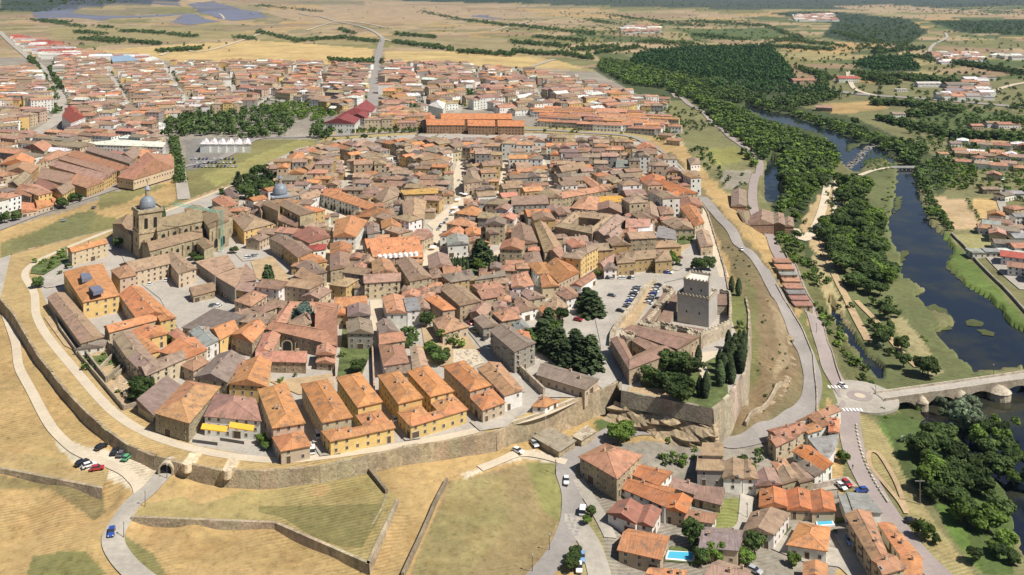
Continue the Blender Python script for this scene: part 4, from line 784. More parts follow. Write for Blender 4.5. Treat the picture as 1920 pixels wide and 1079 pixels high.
# tile 11
B('11','305 400 420 355 495 385 350 432',8,'n','w',kind='gable',arch=True,name='arcaded_building',cat='building',label='white arcaded wing at the left end of the tree-lined square')
B('11','490 380 625 355 905 462 835 492',9,'o','w',kind='gable',arch=True,winkind='mix',name='arcaded_building',cat='building',label='long white arcaded building with orange roof along the tree-lined square')
B('11','235 92 360 65 365 105 262 128',10,'o','c',kind='hip',label='tall cream block with orange hip roof at the top left of the old town'); B('11','50 185 140 160 245 140 245 175 100 215'.replace('140 160 ',''),6,'t','c'); B('11','325 190 560 115 560 150 400 198',9,'n','s',kind='gable'); B('11','105 712 230 690 330 750 210 765',9,'b','c'); B('11','205 765 335 735 420 805 315 855',9,'b','o',winkind='mix',name='apartment_block'); B('11','280 690 495 632 555 700 400 745',8,'p','c',col=(.32,.16,.12))
B('11','385 770 525 757 520 790 430 802',8,'r','w'); B('11','600 572 830 577 745 700 580 700',9,'o','w',kind='gable',label='large square orange-roofed house with white gable and blue painted front'); B('11','560 750 722 762 700 810 560 830',7,'o','c'); B('11','560 840 690 820 700 920 560 950',8,'b','s')
B('11','800 725 1200 705 1230 770 840 790|840 790 1230 770 1250 850 880 850',7,'o','c',kind='gable',name='market_hall',cat='market hall',label='wide low orange-roofed market hall with a row of white roof domes')
B('11','940 582 1085 577 1085 628 945 635',10,'o','w',kind='gable',label='white house with flat orange roof just left of the main square'); B('11','1060 890 1180 866 1315 1000 1155 1032',10,'b','s',kind='gable',pitch=.42,label='massive brown gabled stone hall at the lower end of the main street')
B('11','810 985 1080 975 1080 1028 815 1045',10,'b','c',winkind='mix',name='apartment_block'); B('11','870 885 1000 872 1060 968 880 972',9,'t','c'); B('11','1290 842 1430 832 1470 918 1300 935',8,'b','s'); B('11','1392 922 1530 932 1535 970 1412 988',7,'t','w'); B('11','1300 940 1360 930 1425 1000 1320 1010',7,'b','c'); B('11','1545 950 1610 945 1635 1000 1550 1005',7,'g','g')
B('11','1100 440 1275 430 1250 565 1110 560',9,'n','s',kind='gable'); B('11','760 548 810 502 1010 500 1040 553',8,'b','c',kind='hip',col=(.36,.17,.08)); B('11','1650 1012 1860 945 1865 990 1640 1022',8,'g','s'); B('11','1430 700 1580 690 1590 750 1440 762',8,'s','w'); B('11','1380 690 1480 628 1560 650 1540 685',8,'o','w'); B('11','1572 640 1680 635 1680 680 1580 690',8,'o','c'); B('11','1485 520 1600 470 1690 495 1680 545',9,'o','c'); B('11','1430 600 1530 550 1655 600 1620 625',9,'t','c'); B('11','1085 350 1360 332 1360 372 1110 382',11,'y','s',kind='flat',arch=True,name='town_hall',cat='town hall',label='arcaded stone town hall with ochre flat roof at the head of the main square')
B('11','1550 255 1660 210 1690 280 1560 300',10,'b','s',arch=True); B('11','1120 730 1290 640 1330 690 1260 720',7,'p','c'); B('11','770 440 880 560 1050 560 1000 480'.replace('770 440','880 560').replace('880 560 880 560','830 600 900 570'),7,'n','c'); B('11','835 620 930 610 930 660 840 680',8,'g','g'); B('11','880 400 1050 320 1090 380 950 440',8,'b','c')
B('11','330 860 480 840 530 880 420 905',8,'o','y'); B('11','300 920 430 880 530 960 420 985',9,'b','s'); B('11','290 990 390 930 500 1010 470 1060',8,'n','s')
# tile 01: around the big church
B('01','510 785 780 722 805 745 540 815',9,'o','c',kind='gable',name='office_building',cat='building',label='three-storey cream building with long orange roof left of the big church'); B('01','900 905 1250 835 1270 900 1000 962|1235 842 1330 820 1470 935 1340 975',9,'n','c',kind='gable',name='palace',cat='building',label='long L-shaped tan-roofed building between the big church and the school yard'); B('01','835 950 960 905 1020 985 900 1010',11,'t','p',kind='hip')
bld([(437,410),(470,403),(512,420),(458,434)],9,'n','y',kind='hip',name='bishop_palace',cat='palace',label='square ochre palace with tan roof between the two domed churches')
B('01','1590 420 1720 400 1785 455 1680 480',6,'t','s'); B('01','1680 350 1760 330 1790 400 1720 410',5,'g','s'); B('01','1470 885 1700 835 1760 925 1610 985|1615 990 1770 935 1840 925 1760 1079',[6,10],'p','g',kind='flat',name='terrace_building',cat='building',label='grey half-demolished block with pinkish terraces and tall blank side wall',col=(.36,.23,.165))
B('01','1840 900 1900 960 1918 1020 1790 1040',8,'p','g',kind='flat',col=(.36,.23,.165)); B('02','1760 100 1900 20 2000 60 1880 140',7,'t','c'); B('02','1355 300 1600 215 1830 270 1560 330'.replace('1355 300','1370 300'),4,'g','c',kind='shed'); B('02','1260 345 1330 305 1400 372 1330 390',5,'t','y')
B('02','570 460 700 410 790 400 770 440',3.5,'g','w',kind='gable'); B('02','1720 590 1900 560 1930 620 1760 640'.replace('1720 590','1850 545'),7,'t','c')
B('02','1425 25 1600 -15 1610 20 1450 62',4.5,'n','s',kind='shed')
# =====================================================================  LANDMARKS
def wallquad(mb, q, z0, z1, col, mi=0, cap=True):
    for i in range(len(q)):
        j = (i+1)%len(q); mb.face([(*q[i],z0),(*q[j],z0),(*q[j],z1),(*q[i],z1)], mi, col)
    if cap: mb.face([(*p,z1) for p in q], mi, col)
def crenels(mb, q, z, col, step=1.5, w_=.8, hh=1.1, th=.5, closed=True):
    n = len(q) if closed else len(q)-1
    for i in range(n):
        a, c = q[i], q[(i+1)%len(q)]; L_ = math.dist(a,c); k = max(1,int(L_/step)); d = ((c[0]-a[0])/L_,(c[1]-a[1])/L_)
        Mx = Matrix.Translation((a[0],a[1],z)) @ Matrix.Rotation(math.atan2(d[1],d[0]),4,'Z')
        mb.box(0,-th/2,0,L_,th/2,.9,0,col,Mx)
        for s in range(k):
            t = (s+.5)*L_/k; mb.box(t-w_/2,-th/2,.9,t+w_/2,th/2,.9+hh,0,tuple(min(.9,x*1.1) for x in col),Mx)
# ---- castle
ST = (.38,.32,.235)
cas = bld([T('22',s) for s in ('742 388 830 380 900 520 878 612','878 612 895 525 1110 425 1235 475','830 322 960 290 1400 365 1235 458','900 395 1000 370 1110 430 1010 465')],[6,6,7,6],'n','s',kind='gable',name='castle',cat='castle',label='walled stone castle with brown-roofed wings and a square crenellated keep above the cliff',pitch=.2,chim=0,exact=True,col=(.24,.155,.108))
cl = cas.location
def cpart(name, mb, mats, parent=None):
    o = mb.build(name, mats); o.parent = parent or cas; o.matrix_parent_inverse = Matrix.Translation(-cl) if not parent else Matrix.Identity(4); return o
for s, hh, k in (('930 285 1150 25 1225 30 1040 262',4,'shed'),('1085 250 1215 60 1262 40 1180 262',4.2,'shed'),('1060 255 1435 312 1425 345 1065 285',5,'shed'),('1530 50 1610 50 1612 130 1535 130',4.5,'shed')):
    q = ccw([un(u,v,hh) for u,v in T('22',s)]); rb = MB(); roofmesh(rb,q,hh,'flat',jit((.22,.145,.105)),over=.2); cpart('roof', rb, M['roof']); wb = MB(); wallquad(wb,q,-1,hh,ST,cap=False); cpart('wall', wb, M['stone']); OCC.append(q)
keep = MB(); q = ccw([un(u,v,12) for u,v in ((1270,554),(1329,564),(1345,548),(1288,540))]); wallquad(keep,q,-1,12,(.42,.39,.345)); crenels(keep,q,12,(.42,.36,.27),w_=.7,hh=.6); OCC.append(q)
q2 = ccw([un(u,v,19) for u,v in ((1282,526),(1329,533),(1334,518),(1295,512))]); wallquad(keep,q2,12,19,(.43,.4,.355)); crenels(keep,q2,19,(.46,.4,.31),w_=.7,hh=.6); keep.face([(*lerp(p,(sum(t[0] for t in q2)/4,sum(t[1] for t in q2)/4),.12),19.05) for p in q2],0,(.6,.56,.5))
kp = cpart('keep', keep, M['wall'])
w_ = MB()
for t in (.3,.7):
    for zz in (5,15):
        qq = q if zz < 15 else q2; a, c = qq[0], qq[1]; p = lerp(a,c,t); 
        d = ((c[0]-a[0])/math.dist(a,c),(c[1]-a[1])/math.dist(a,c)); nx,ny = d[1]*.06,-d[0]*.06
        w_.face([(p[0]-d[0]*.3+nx,p[1]-d[1]*.3+ny,zz),(p[0]+d[0]*.3+nx,p[1]+d[1]*.3+ny,zz),(p[0]+d[0]*.3+nx,p[1]+d[1]*.3+ny,zz+1.1),(p[0]-d[0]*.3+nx,p[1]-d[1]*.3+ny,zz+1.1)])
cpart('window', w_, M['dark'])
for pts, z in (([(1315,628),(1345,615),(1368,605),(1369,575),(1368,550),(1350,546)],5),([(1222,612),(1238,608),(1275,616),(1316,628)],6),([(1213,602),(1240,572),(1262,545)],4.5)):
    b = MB(); w2 = [un(u,v,z) for u,v in pts]
    for a, c in zip(w2,w2[1:]):
        L_ = math.dist(a,c); Mx = Matrix.Translation((a[0],a[1],0)) @ Matrix.Rotation(math.atan2(c[1]-a[1],c[0]-a[0]),4,'Z'); b.box(0,-.7,-2,L_,.7,z,0,(.42,.35,.26),Mx)
    crenels(b, w2, z, (.46,.4,.3), closed=False, step=2, hh=.35, w_=1.1, th=.7); cpart('curtain_wall', b, M['stone'])
for (u,v,r,z) in ((1210,610,2.8,6.5),(1258,620,2.4,6.5),(1300,628,2.4,6.5),(1176,630,3,6.6),(1237,574,2.2,5),(1252,543,2.4,5)):
    x,y = un(u,v,z); b = MB(); b.ring([circ(x,y,r,-1,14),circ(x,y,r,z,14)],0,ST); crenels(b,[p[:2] for p in circ(x,y,r,z,10)],z,(.46,.4,.3),step=1.8,w_=.8,hh=.35,th=.4); cpart('turret', b, M['stone'])
b = MB()
for pts in ([(1148,622),(1158,604),(1185,572),(1213,533),(1228,523)],[(1148,622),(1146,640)]):
    w2 = [un(u,v,2.5) for u,v in pts]
    for a, c in zip(w2,w2[1:]):
        L_ = math.dist(a,c); Mx = Matrix.Translation((a[0],a[1],0)) @ Matrix.Rotation(math.atan2(c[1]-a[1],c[0]-a[0]),4,'Z'); b.box(0,-.9,-1,L_,.9,2.5,0,(.42,.35,.25),Mx)
tag(b.build('parapet_wall', M['stone']), 'pale low wall running up the left side of the castle forecourt', 'stone wall')
# ---- big church with bell tower
ch = bld([T('01',s) for s in ('1090 745 1125 805 1525 700 1512 640','1180 655 1165 590 1500 480 1515 580','1505 545 1690 480 1715 575 1570 635','1385 490 1500 465 1560 500 1440 530','1565 500 1690 478 1745 535 1660 560','845 602 905 560 1020 575 985 690','1030 660 1090 640 1120 790 1060 740','1475 740 1560 700 1600 760 1530 790')],[9,15,15,11,13,10,9,8],'n','s',kind='gable',win=False,name='cathedral',cat='cathedral',label='great stone church with tan roofs, tall square bell tower and grey dome',pitch=.3,chim=0,exact=True,col=(.27,.175,.115))
cl = ch.location
def chp(name, mb, mats, smooth=False):
    o = mb.build(name, mats, None, smooth); o.parent = ch; o.matrix_parent_inverse = Matrix.Translation(-cl); return o
SC = (.40,.32,.20)
tq = ccw([un(u,v,26) for u,v in T('01','1025 482 1080 520 1185 490 1130 462')]); tx = sum(p[0] for p in tq)/4; ty = sum(p[1] for p in tq)/4
ta = math.atan2(tq[1][1]-tq[0][1], tq[1][0]-tq[0][0]); hs_ = 6.2
def sqr(h_, z=None): return [(tx+h_*(math.cos(ta)*a-math.sin(ta)*b_), ty+h_*(math.sin(ta)*a+math.cos(ta)*b_)) for a,b_ in ((-1,-1),(1,-1),(1,1),(-1,1))]
b = MB(); wallquad(b, sqr(hs_), -1, 26, SC)
for z0,z1,e in ((14,14.7,.35),(25.3,26.3,.7),(6,6.5,.3)): wallquad(b, sqr(hs_+e), z0, z1, (.38,.31,.2)); b.face([(*p,z0) for p in sqr(hs_+e)[::-1]],0,SC)
crenels(b, sqr(hs_+.4), 26.3, (.4,.34,.24), step=2, w_=.3, hh=.3, th=.25); OCC.append(sqr(hs_)); chp('bell_tower', b, M['stone'])
def belfry(z, hh, w_, off):
    for i in range(4):
        a, c = sqr(hs_)[i], sqr(hs_)[(i+1)%4]
        for t in off:
            p = lerp(a,c,t); d = ((c[0]-a[0])/12.4,(c[1]-a[1])/12.4); nx,ny = d[1]*.08,-d[0]*.08; bb = MB()
            pts = [(-w_,0),(w_,0),(w_,hh)]+[(w_*math.cos(k*math.pi/8),hh+w_*math.sin(k*math.pi/8)) for k in range(1,8)]+[(-w_,hh)]
            bb.face([(p[0]+d[0]*s+nx,p[1]+d[1]*s+ny,z+r) for s,r in pts]); chp('bell_opening', bb, M['dark'])
belfry(16.5,5,.95,(.3,.7)); belfry(8.5,2,.7,(.55,))
b = MB(); rr = []; zz0 = 26.3
for r,z in ((4.1,0),(4.1,1.4),(4.4,1.5),(4.3,2.9),(3.9,4.4),(3.1,5.8),(2.1,6.7),(1.3,7.2)): rr.append(circ(tx,ty,r,zz0+z,24))
b.ring(rr,0,(1,1,1)); chp('dome', b, M['lead'], True)
b = MB(); b.ring([circ(tx,ty,1.3,zz0+7.3,8),circ(tx,ty,1.3,zz0+10.6,8)],0,SC); b.ring([circ(tx,ty,1.7,zz0+10.6,8),circ(tx,ty,1.6,zz0+11,8),circ(tx,ty,1.0,zz0+12.2,8),circ(tx,ty,.3,zz0+13,8)],0,(.3,.33,.4)); chp('lantern', b, M['stone'])
b = MB(); b.box(tx-.08,ty-.08,zz0+13,tx+.08,ty+.08,zz0+16.5); b.box(tx-.7,ty-.08,zz0+15,tx+.7,ty+.08,zz0+15.2); chp('cross', b, M['dark2'])
def chwin(u, v, h_, w_=1.0, name='window'):
    x,y = un(u,v,h_); bb = MB(); na = ta; d = (math.cos(na),math.sin(na)); nx,ny = d[1]*.5,-d[0]*.5
    return x,y
# clerestory and aisle windows on the side wall
def sidewin(tile, p0, p1, z, n, w_, hh, zoff=-4.5):
    a = un(*T(tile,p0)[0],z); c = un(*T(tile,p1)[0],z); L_ = math.dist(a,c); d = ((c[0]-a[0])/L_,(c[1]-a[1])/L_); nx,ny = d[1]*.15,-d[0]*.15
    if (0-a[0])*nx+(0-a[1])*ny < 0: nx,ny = -nx,-ny
    for i in range(n):
        t = (i+.5)/n; p = lerp(a,c,t); bb = MB()
        pts = [(-w_,0),(w_,0),(w_,hh)]+[(w_*math.cos(k*math.pi/8),hh+w_*math.sin(k*math.pi/8)) for k in range(1,8)]+[(-w_,hh)]
        bb.face([(p[0]+d[0]*s+nx,p[1]+d[1]*s+ny,z+zoff+r) for s,r in pts]); chp('window', bb, M['dark'])
        s = MB(); q_ = lerp(a,c,i/n); Mx = Matrix.Translation((q_[0]+nx*2,q_[1]+ny*2,0)) @ Matrix.Rotation(math.atan2(d[1],d[0]),4,'Z'); s.box(-.5,-.9,0 if z < 12 else 9,.5,.9,z-1,0,SC,Mx); chp('buttress', s, M['stone'])
sidewin('01','1180 655','1515 580',15,4,1.1,1.0,-4.3); sidewin('01','1125 805','1525 700',9,5,.9,1.2,-4.6)
sidewin('01','1590 640','1700 600',14,2,1.3,3.5,-11)
# ---- smaller domed church
c2 = bld([T('11',s) for s in ('165 455 250 425 435 510 330 540','130 560 180 500 330 600 300 625','50 455 110 425 180 470 165 505','20 480 60 440 100 470 40 520','420 500 500 530 470 560 410 540'.replace('420 500 500','425 505 500'))],[14,8,14,10,4],'n','s',kind='gable',win=False,name='domed_church',cat='church',label='small stone church with grey lead dome right of the great church',pitch=.3,chim=0,exact=True,col=(.26,.175,.115))
cl = c2.location; ch = c2
dq = un(525,368,15); b = MB(); x,y = dq; a_=math.radians(20)
b.ring([circ(x,y,7.6,-1,4,a_+.785),circ(x,y,7.6,15,4,a_+.785)],0,SC); b.ring([circ(x,y,8.2,15,4,a_+.785),circ(x,y,8.2,16,4,a_+.785)],0,(.3,.33,.38)); chp('crossing_tower', b, M['stone'])
b = MB(); b.ring([circ(x,y,r,z,24) for r,z in ((4.6,16),(4.6,17.2),(4.9,17.3),(4.7,18.8),(4.2,20.5),(3.2,22),(1.9,23),(1.1,23.5))]); chp('dome', b, M['lead'], True)
b = MB(); b.ring([circ(x,y,1.1,23.7,8),circ(x,y,1.1,26.4,8)],0,SC); b.ring([circ(x,y,1.4,26.4,8),circ(x,y,1.2,27,8),circ(x,y,.2,29,8)],0,(.25,.28,.34)); chp('lantern', b, M['stone'])
sidewin('11','165 455','330 540',14,3,.9,1.2,-3.6); sidewin('11','130 560','300 625',8,4,.7,1.2,-4)
# ---- tower crane over the church door
cr = empty('tower_crane', (*un(415,474,0),0)); x0,y0,_ = cr.location; gcol = (.12,.42,.34)
def lattice(b, L_, w_, step, Mx):
    for a,c in ((-w_,-w_),(w_,-w_),(w_,w_),(-w_,w_)): b.box(a-.07,c-.07,0,a+.07,c+.07,L_,0,gcol,Mx)
    k = 0; z = 0
    while z < L_:
        for a,c in ((0,-w_),(0,w_)): b.box(-w_,c-.04,z,w_,c+.04,z+.1,0,gcol,Mx @ Matrix.Shear('XY',4,(0,0)) )
        for a in (-w_,w_): b.box(a-.04,-w_,z,a+.04,w_,z+.1,0,gcol,Mx)
        z += step
b = MB(); lattice(b, 24, .6, 1.4, Matrix.Identity(4)); b.build('mast', M['metal'], cr)
b = MB(); lattice(b, 26, .5, 1.4, Matrix.Translation((0,0,23)) @ Matrix.Rotation(math.radians(200),4,'Z') @ Matrix.Rotation(math.radians(75),4,'Y')); b.build('jib', M['metal'], cr)
b = MB(); b.box(-1,-1,-.2,1,1,1.2,0,(.5,.5,.48)); b.build('base', M['wall'], cr)
tag(cr, 'green lattice tower crane standing at the side door of the great church', 'crane')
# ---- stone bridge
A = Vector((*P(1650,752)[:2],0)); Bq = un(1925,700,-16); Bd = Vector((Bq[0],Bq[1],0)); ax = (Bd-A).normalized(); LB = (Bd-A).length*1.9; ny_ = Vector((-ax.y,ax.x,0))
br = empty('stone_bridge', (A.x,A.y,0)); zd = -17.3; hw = 3.4
u2m = lambda u: (Bd-A).length*(u-1650)/275.0
piers = [u2m(u) for u in (1715,1787,1858,1935,2010,2090)]; pw = [2.4,2.6,4.5,2.6,2.6,2.6]
def intr(s):
    e = [2]+piers; z = None
    for i in range(len(e)-1):
        a = e[i]+(2 if i else 0); c = e[i+1]-2
        if a < s < c:
            m = (a+c)/2; r = (c-a)/2; return WATER_Z-1+ (4.9)*math.sqrt(max(0,1-((s-m)/r)**2))
    return WATER_Z-3
b = MB(); N_ = int(LB/.5)
def bp_(s, t, z): p = ax*s+ny_*t; return (p.x, p.y, z)
for i in range(N_):
    s0, s1 = i*LB/N_, (i+1)*LB/N_; z0, z1 = intr(s0+.01), intr(s1-.01); cc = (.31,.265,.2)
    b.face([bp_(s0,-hw,z0),bp_(s1,-hw,z1),bp_(s1,-hw,zd+.9),bp_(s0,-hw,zd+.9)],0,cc); b.face([bp_(s1,hw,z1),bp_(s0,hw,z0),bp_(s0,hw,zd+.9),bp_(s1,hw,zd+.9)],0,cc)
    b.face([bp_(s0,-hw,z0),bp_(s0,hw,z0),bp_(s1,hw,z1),bp_(s1,-hw,z1)],0,cc)
for s_ in (-1,1):
    b.face([bp_(0,s_*hw,zd+.9),bp_(LB,s_*hw,zd+.9),bp_(LB,s_*(hw-.5),zd+.9),bp_(0,s_*(hw-.5),zd+.9)],0,(.46,.4,.32)); b.face([bp_(0,s_*(hw-.5),zd+.9),bp_(LB,s_*(hw-.5),zd+.9),bp_(LB,s_*(hw-.5),zd-.1),bp_(0,s_*(hw-.5),zd-.1)],0,(.46,.4,.32))
b.build('arches', M['stone'], br)
b = MB(); b.face([bp_(0,-hw+.5,zd),bp_(LB,-hw+.5,zd),bp_(LB,hw-.5,zd),bp_(0,hw-.5,zd)]); b.build('deck', M['street2'] if 'street2' in M else M['gravel'], br)
for s, r in zip(piers, pw):
    b = MB(); c = bp_(s,-hw,0); b.ring([circ(c[0],c[1],r*1.05,WATER_Z-3,16),circ(c[0],c[1],r*1.05,-20,16),circ(c[0],c[1],r*1.12,-19.9,16),circ(c[0],c[1],r*.6,-18.3,16),circ(c[0],c[1],.15,-17.3,16)],0,(.43,.37,.28)); b.build('cutwater', M['stone'], br)
tag(br, 'old stone bridge with round arches and cone-topped cutwaters leaving the roundabout', 'bridge')
# ramp between roundabout and bridge
flat('bridge_approach', [(RB[0]+8,RB[1]-5),(A.x+ax.x*5-ny_.x*2.9,A.y+ax.y*5-ny_.y*2.9),(A.x+ax.x*5+ny_.x*2.9,A.y+ax.y*5+ny_.y*2.9),(RB[0]+8,RB[1]+8)], -17.24, M['street'], px=False)
# ---- town gate in the wall
def gate(u, v, w_, hh, lab):
    x,y,z = P(u,v); g = empty('town_gate', (x,y,z)); a = math.atan2(*(lambda d:(d[1],d[0]))((1,.12)))
    b = MB(); n = 12; t = 1.3
    for i in range(n):
        a0,a1 = math.pi*i/n, math.pi*(i+1)/n
        for (r0,r1) in ((w_,w_+.5),):
            p = lambda r,a_,yy: (r*math.cos(a_), yy, hh+r*math.sin(a_))
            b.face([p(r0,a0,-t),p(r1,a0,-t),p(r1,a1,-t),p(r0,a1,-t)],0,(.38,.31,.22)); b.face([p(r1,a0,-t),p(r1,a0,3),p(r1,a1,3),p(r1,a1,-t)],0,(.45,.38,.27)); b.face([p(r0,a1,-t),p(r0,a1,1.5),p(r0,a0,1.5),p(r0,a0,-t)],0,(.3,.25,.18))
    for s_ in (-1,1): b.box(min(s_*w_,s_*(w_+.5)),-t,-1,max(s_*w_,s_*(w_+.5)),3,hh,0,(.38,.31,.22))
    b.build('arch_surround', M['stone'], g)
    b = MB(); b.face([(-w_,-.6,0),(w_,-.6,0)]+[(w_*math.cos(math.pi*i/n),-.6,hh+w_*math.sin(math.pi*i/n)) for i in range(n+1)]); b.build('passage_shade', M['dark'], g)  # flat dark face, the tunnel's shade painted behind the arch
    tag(g, lab, 'gate')
gate(313,888,1.9,1.6,'dark round-arched gateway through the rampart at the top of the curving lane'); gate(1043,806,1.6,2.6,'small arched gateway in the rampart above the brown stepped forework')
# forework near the right gate
x,y,z = P(1050,832)
B('13','2080 40 2200 -30 2390 70 2270 150',3.5,'b','s',kind='flat',town=False,win=False,name='gate_forework',cat='stone outwork',label='flat-topped stone forework below the right-hand arched gate',col=(.32,.26,.19)); B('23','460 35 560 -40 620 0 520 65',4,'b','s',kind='flat',town=False,win=False,name='guard_house',cat='guard house',label='small flat stone guard house beside the gate forework',col=(.4,.34,.26))
# sentry box spur on the wall (small platforms)
for (u,v) in ((355,868),(429,880)):
    x,y = un(u,v,.4); b = MB(); b.box(-2,-1.5,-1.5,2,6,.5,0,(.6,.48,.32)); b.ring([circ(0,-1.5,1.4,-1.5,10),circ(0,-1.5,1.4,1.2,10)],0,(.62,.5,.35)); o = b.build('bartizan_platform', M['stone']); o.location = (x,y,0)
    tag(o, 'pale stone lookout spur on the wall %s' % ('nearest the gateway' if u < 400 else 'right of the other spur'), 'lookout')
# cliff rocks below the garden terrace
def rocks(name, pts, lab, r0=3, n=60, seed=3):
    rr = random.Random(seed); b = MB(); ws = [P(u,v) for u,v in pts]
    for k in range(n):
        i = rr.randrange(len(ws)-1); t = rr.random(); p = [ws[i][j]+(ws[i+1][j]-ws[i][j])*t for j in range(3)]; r = r0*rr.uniform(.4,1.1)
        x,y,z = p[0]+rr.uniform(-1,1)*r0, p[1]+rr.uniform(-1,1)*r0*.6, p[2]; g = []
        for zi,ri in ((-1,1.1),(.1,1.2),(.6,.95),(1,.45)): g.append([(x+r*ri*1.6*math.cos(a*.785)*rr.uniform(.75,1.15), y+r*ri*math.sin(a*.785)*rr.uniform(.75,1.15), z+r*zi*rr.uniform(.9,1.1)) for a in range(8)])
        b.ring(g,0,jit((1,1,1),.1))
    tag(b.build(name, M['rock']), lab, 'rock face')
#rocks('cliff', [(1160,758),(1200,775),(1260,792),(1320,806),(1345,808)], 'ochre rock cliff under the castle garden terrace wall', 3.2, 70)
rocks('rock_outcrop', [(1478,630),(1485,680),(1470,730),(1440,760)], 'pale rock outcrop on the dry slope beside the curving road', 1.0, 60, 5); rocks('rubble_heap', [(855,660),(890,670),(900,680),(870,665)], 'heap of pale rubble beside the street with parked cars', .9, 60, 6) if False else None
wallstrip('low_wall', [(838,905),(815,950),(785,1020),(755,1085)], .8, 1.6, (.24,.19,.13), 'thin shadow-dark wall slanting down the right edge of the dry ditch field')  # dark wall colour carries the shadow along the ditch edge
wallstrip('low_wall', [(1000,822),(1055,850),(1065,848)], .8, 2.6, (.3,.25,.18), 'short stone wall below the small right-hand gateway beside two parked cars')
wallstrip('roadside_wall', [(1455,535),(1500,610),(1525,670),(1532,740),(1532,780)], .5, .9, (.38,.33,.27), 'pale parapet wall along the outer edge of the curving road')
wallstrip('roadside_wall', [(1470,470),(1500,520),(1530,580),(1560,660),(1580,722)], .5, .9, (.34,.29,.23), 'low parapet between the riverside road and the narrow arm of the river')
wallstrip('terrace_wall', [(1398,800),(1440,760),(1480,715)], .8, 1.8, (.38,.31,.22), 'broken stone wall climbing the dry slope under the castle garden')
wallstrip('field_wall', [(1784,440),(1830,490),(1880,540),(1930,595)], .8, 1.6, (.3,.27,.22), 'long dark wall between the green river bank and the village road')
wallstrip('yard_wall', [(640,752),(640,770)], .4, 2, (.5,.45,.38), 'short pale yard wall behind the third apartment block', town=True) if False else None
wallstrip('garden_wall', [(97,578),(112,620),(150,672),(205,738),(232,770),(258,762)], .5, 1.8, (.34,.28,.2), 'long garden wall following the inner side of the pale ring path', town=True)
wallstrip('ruined_wall', [(160,665),(202,652),(232,690),(252,715)], .7, 3, (.34,.28,.2), 'roofless ruined walls of the plot beside the white balconied block', town=True); wallstrip('ruined_wall', [(160,668),(185,700),(200,720),(232,690)], .7, 2.5, (.34,.28,.2), 'broken ruined wall nearest the ring path in the weedy plot', town=True)
wallstrip('convent_wall', [(627,600),(630,715),(575,735)], .5, 2, (.5,.4,.3), 'straight pale wall between the convent and its orchard', town=True); wallstrip('orchard_wall', [(698,650),(702,745)], .6, 2.4, (.42,.30,.22), 'brown wall on the right side of the convent orchard', town=True)
wallstrip('buttressed_wall', [(966,690),(1020,742)], .8, 3, (.42,.35,.26), 'buttressed stone wall left of the long low hall', town=True)
wallstrip('lane_wall', [(1470,922),(1530,918),(1585,905)], .5, 2, (.38,.33,.27), 'stone retaining wall between the lane and the parked red car', town=False)
rr_ = random.Random(9)
for nm_, poly_, lab_, n_ in (('rubble_heap', [(205,690),(250,705),(272,735),(240,755),(215,735)], 'spread of pale rubble among the ruined walls of the weedy plot', 90), ('rubble_heap', [(852,658),(890,658),(905,678),(878,688),(855,680)], 'heap of pale rubble above the sloping street of parked cars', 80)):
    b = MB(); w2 = [un(u,v,0) for u,v in poly_]; k_ = 0
    while k_ < n_:
        x = rr_.uniform(min(p[0] for p in w2),max(p[0] for p in w2)); y = rr_.uniform(min(p[1] for p in w2),max(p[1] for p in w2))
        if bool(inside(w2,np.array([x]),np.array([y]))[0]):
            r = rr_.uniform(.2,.9); c = jit((.45,.38,.3),.25); b.ring([circ(x,y,r,-.1,5,rr_.random()),circ(x,y,r*.7,r*.7,5,rr_.random())],0,c); k_ += 1
    tag(b.build(nm_, M['stone']), lab_, 'rubble')
for p0_, p1_ in (((185,700),(212,672)),((215,715),(240,690)),((232,748),(262,722))): wallstrip('ruined_wall', [p0_,p1_], .6, 2.2, (.36,.3,.22), {185:'cross wall of the ruin nearest the long low range',215:'middle cross wall of the roofless ruin',232:'cross wall of the ruin nearest the two round trees'}[p0_[0]], town=True)
# bollards along the riverside road
pr = None; bl = [(1607,812),(1610,826),(1613,840),(1617,854),(1622,868),(1628,882),(1635,896),(1642,909),(1650,922),(1658,934),(1664,943),(1606,800)]
sp = spline([P(u,v)[:2] for u,v in sorted(bl, key=lambda p:p[1])], 2)
for i,(x,y) in enumerate(sp):
    if not pr:
        b = MB(); b.box(-.35,-.7,-.3,.35,.7,.75,0,(.5,.45,.36)); b.box(-.25,-.6,.75,.25,.6,.85,0,(.55,.5,.4)); o = pr = b.build('stone_block', M['stone'])
    else: o = link(pr)
    o.location = (x,y,Z1(x,y)); tag(o, f'pale stone guard block, {i+1}th counting from the roundabout down the riverside road'.replace('1th','1st').replace('11st','11th').replace('2th','2nd').replace('12nd','12th').replace('3th','3rd').replace('13rd','13th'), 'stone block', 'guard blocks along the riverside road')
# weir and footbridge
b = MB(); a = un(1588,316,WATER_Z); c = un(1640,268,WATER_Z)
for k in range(170):
    t = random.random(); x = a[0]+(c[0]-a[0])*t+random.uniform(-3.5,3.5); y = a[1]+(c[1]-a[1])*t+random.uniform(-3.5,3.5); r = random.uniform(1,2.6); a0_ = random.random(); b.ring([circ(x,y,r,WATER_Z-1,6,a0_),circ(x,y,r*.8,WATER_Z+.25,6,a0_)],0,jit((.27,.25,.22)))
tag(b.build('weir', M['stone']), 'pale stone weir crossing the river above the green island', 'weir')
a = un(1672,314,-20.5); c = un(1718,314,-20.5); b = MB(); b.box(a[0],a[1]-1.5,-21,c[0],a[1]+1.5,-20.5,0,(.6,.56,.5))
for k in range(6): xx = a[0]+(c[0]-a[0])*(k+.5)/6; b.box(xx-.5,a[1]-1,-25,xx+.5,a[1]+1,-21,0,(.5,.45,.4))
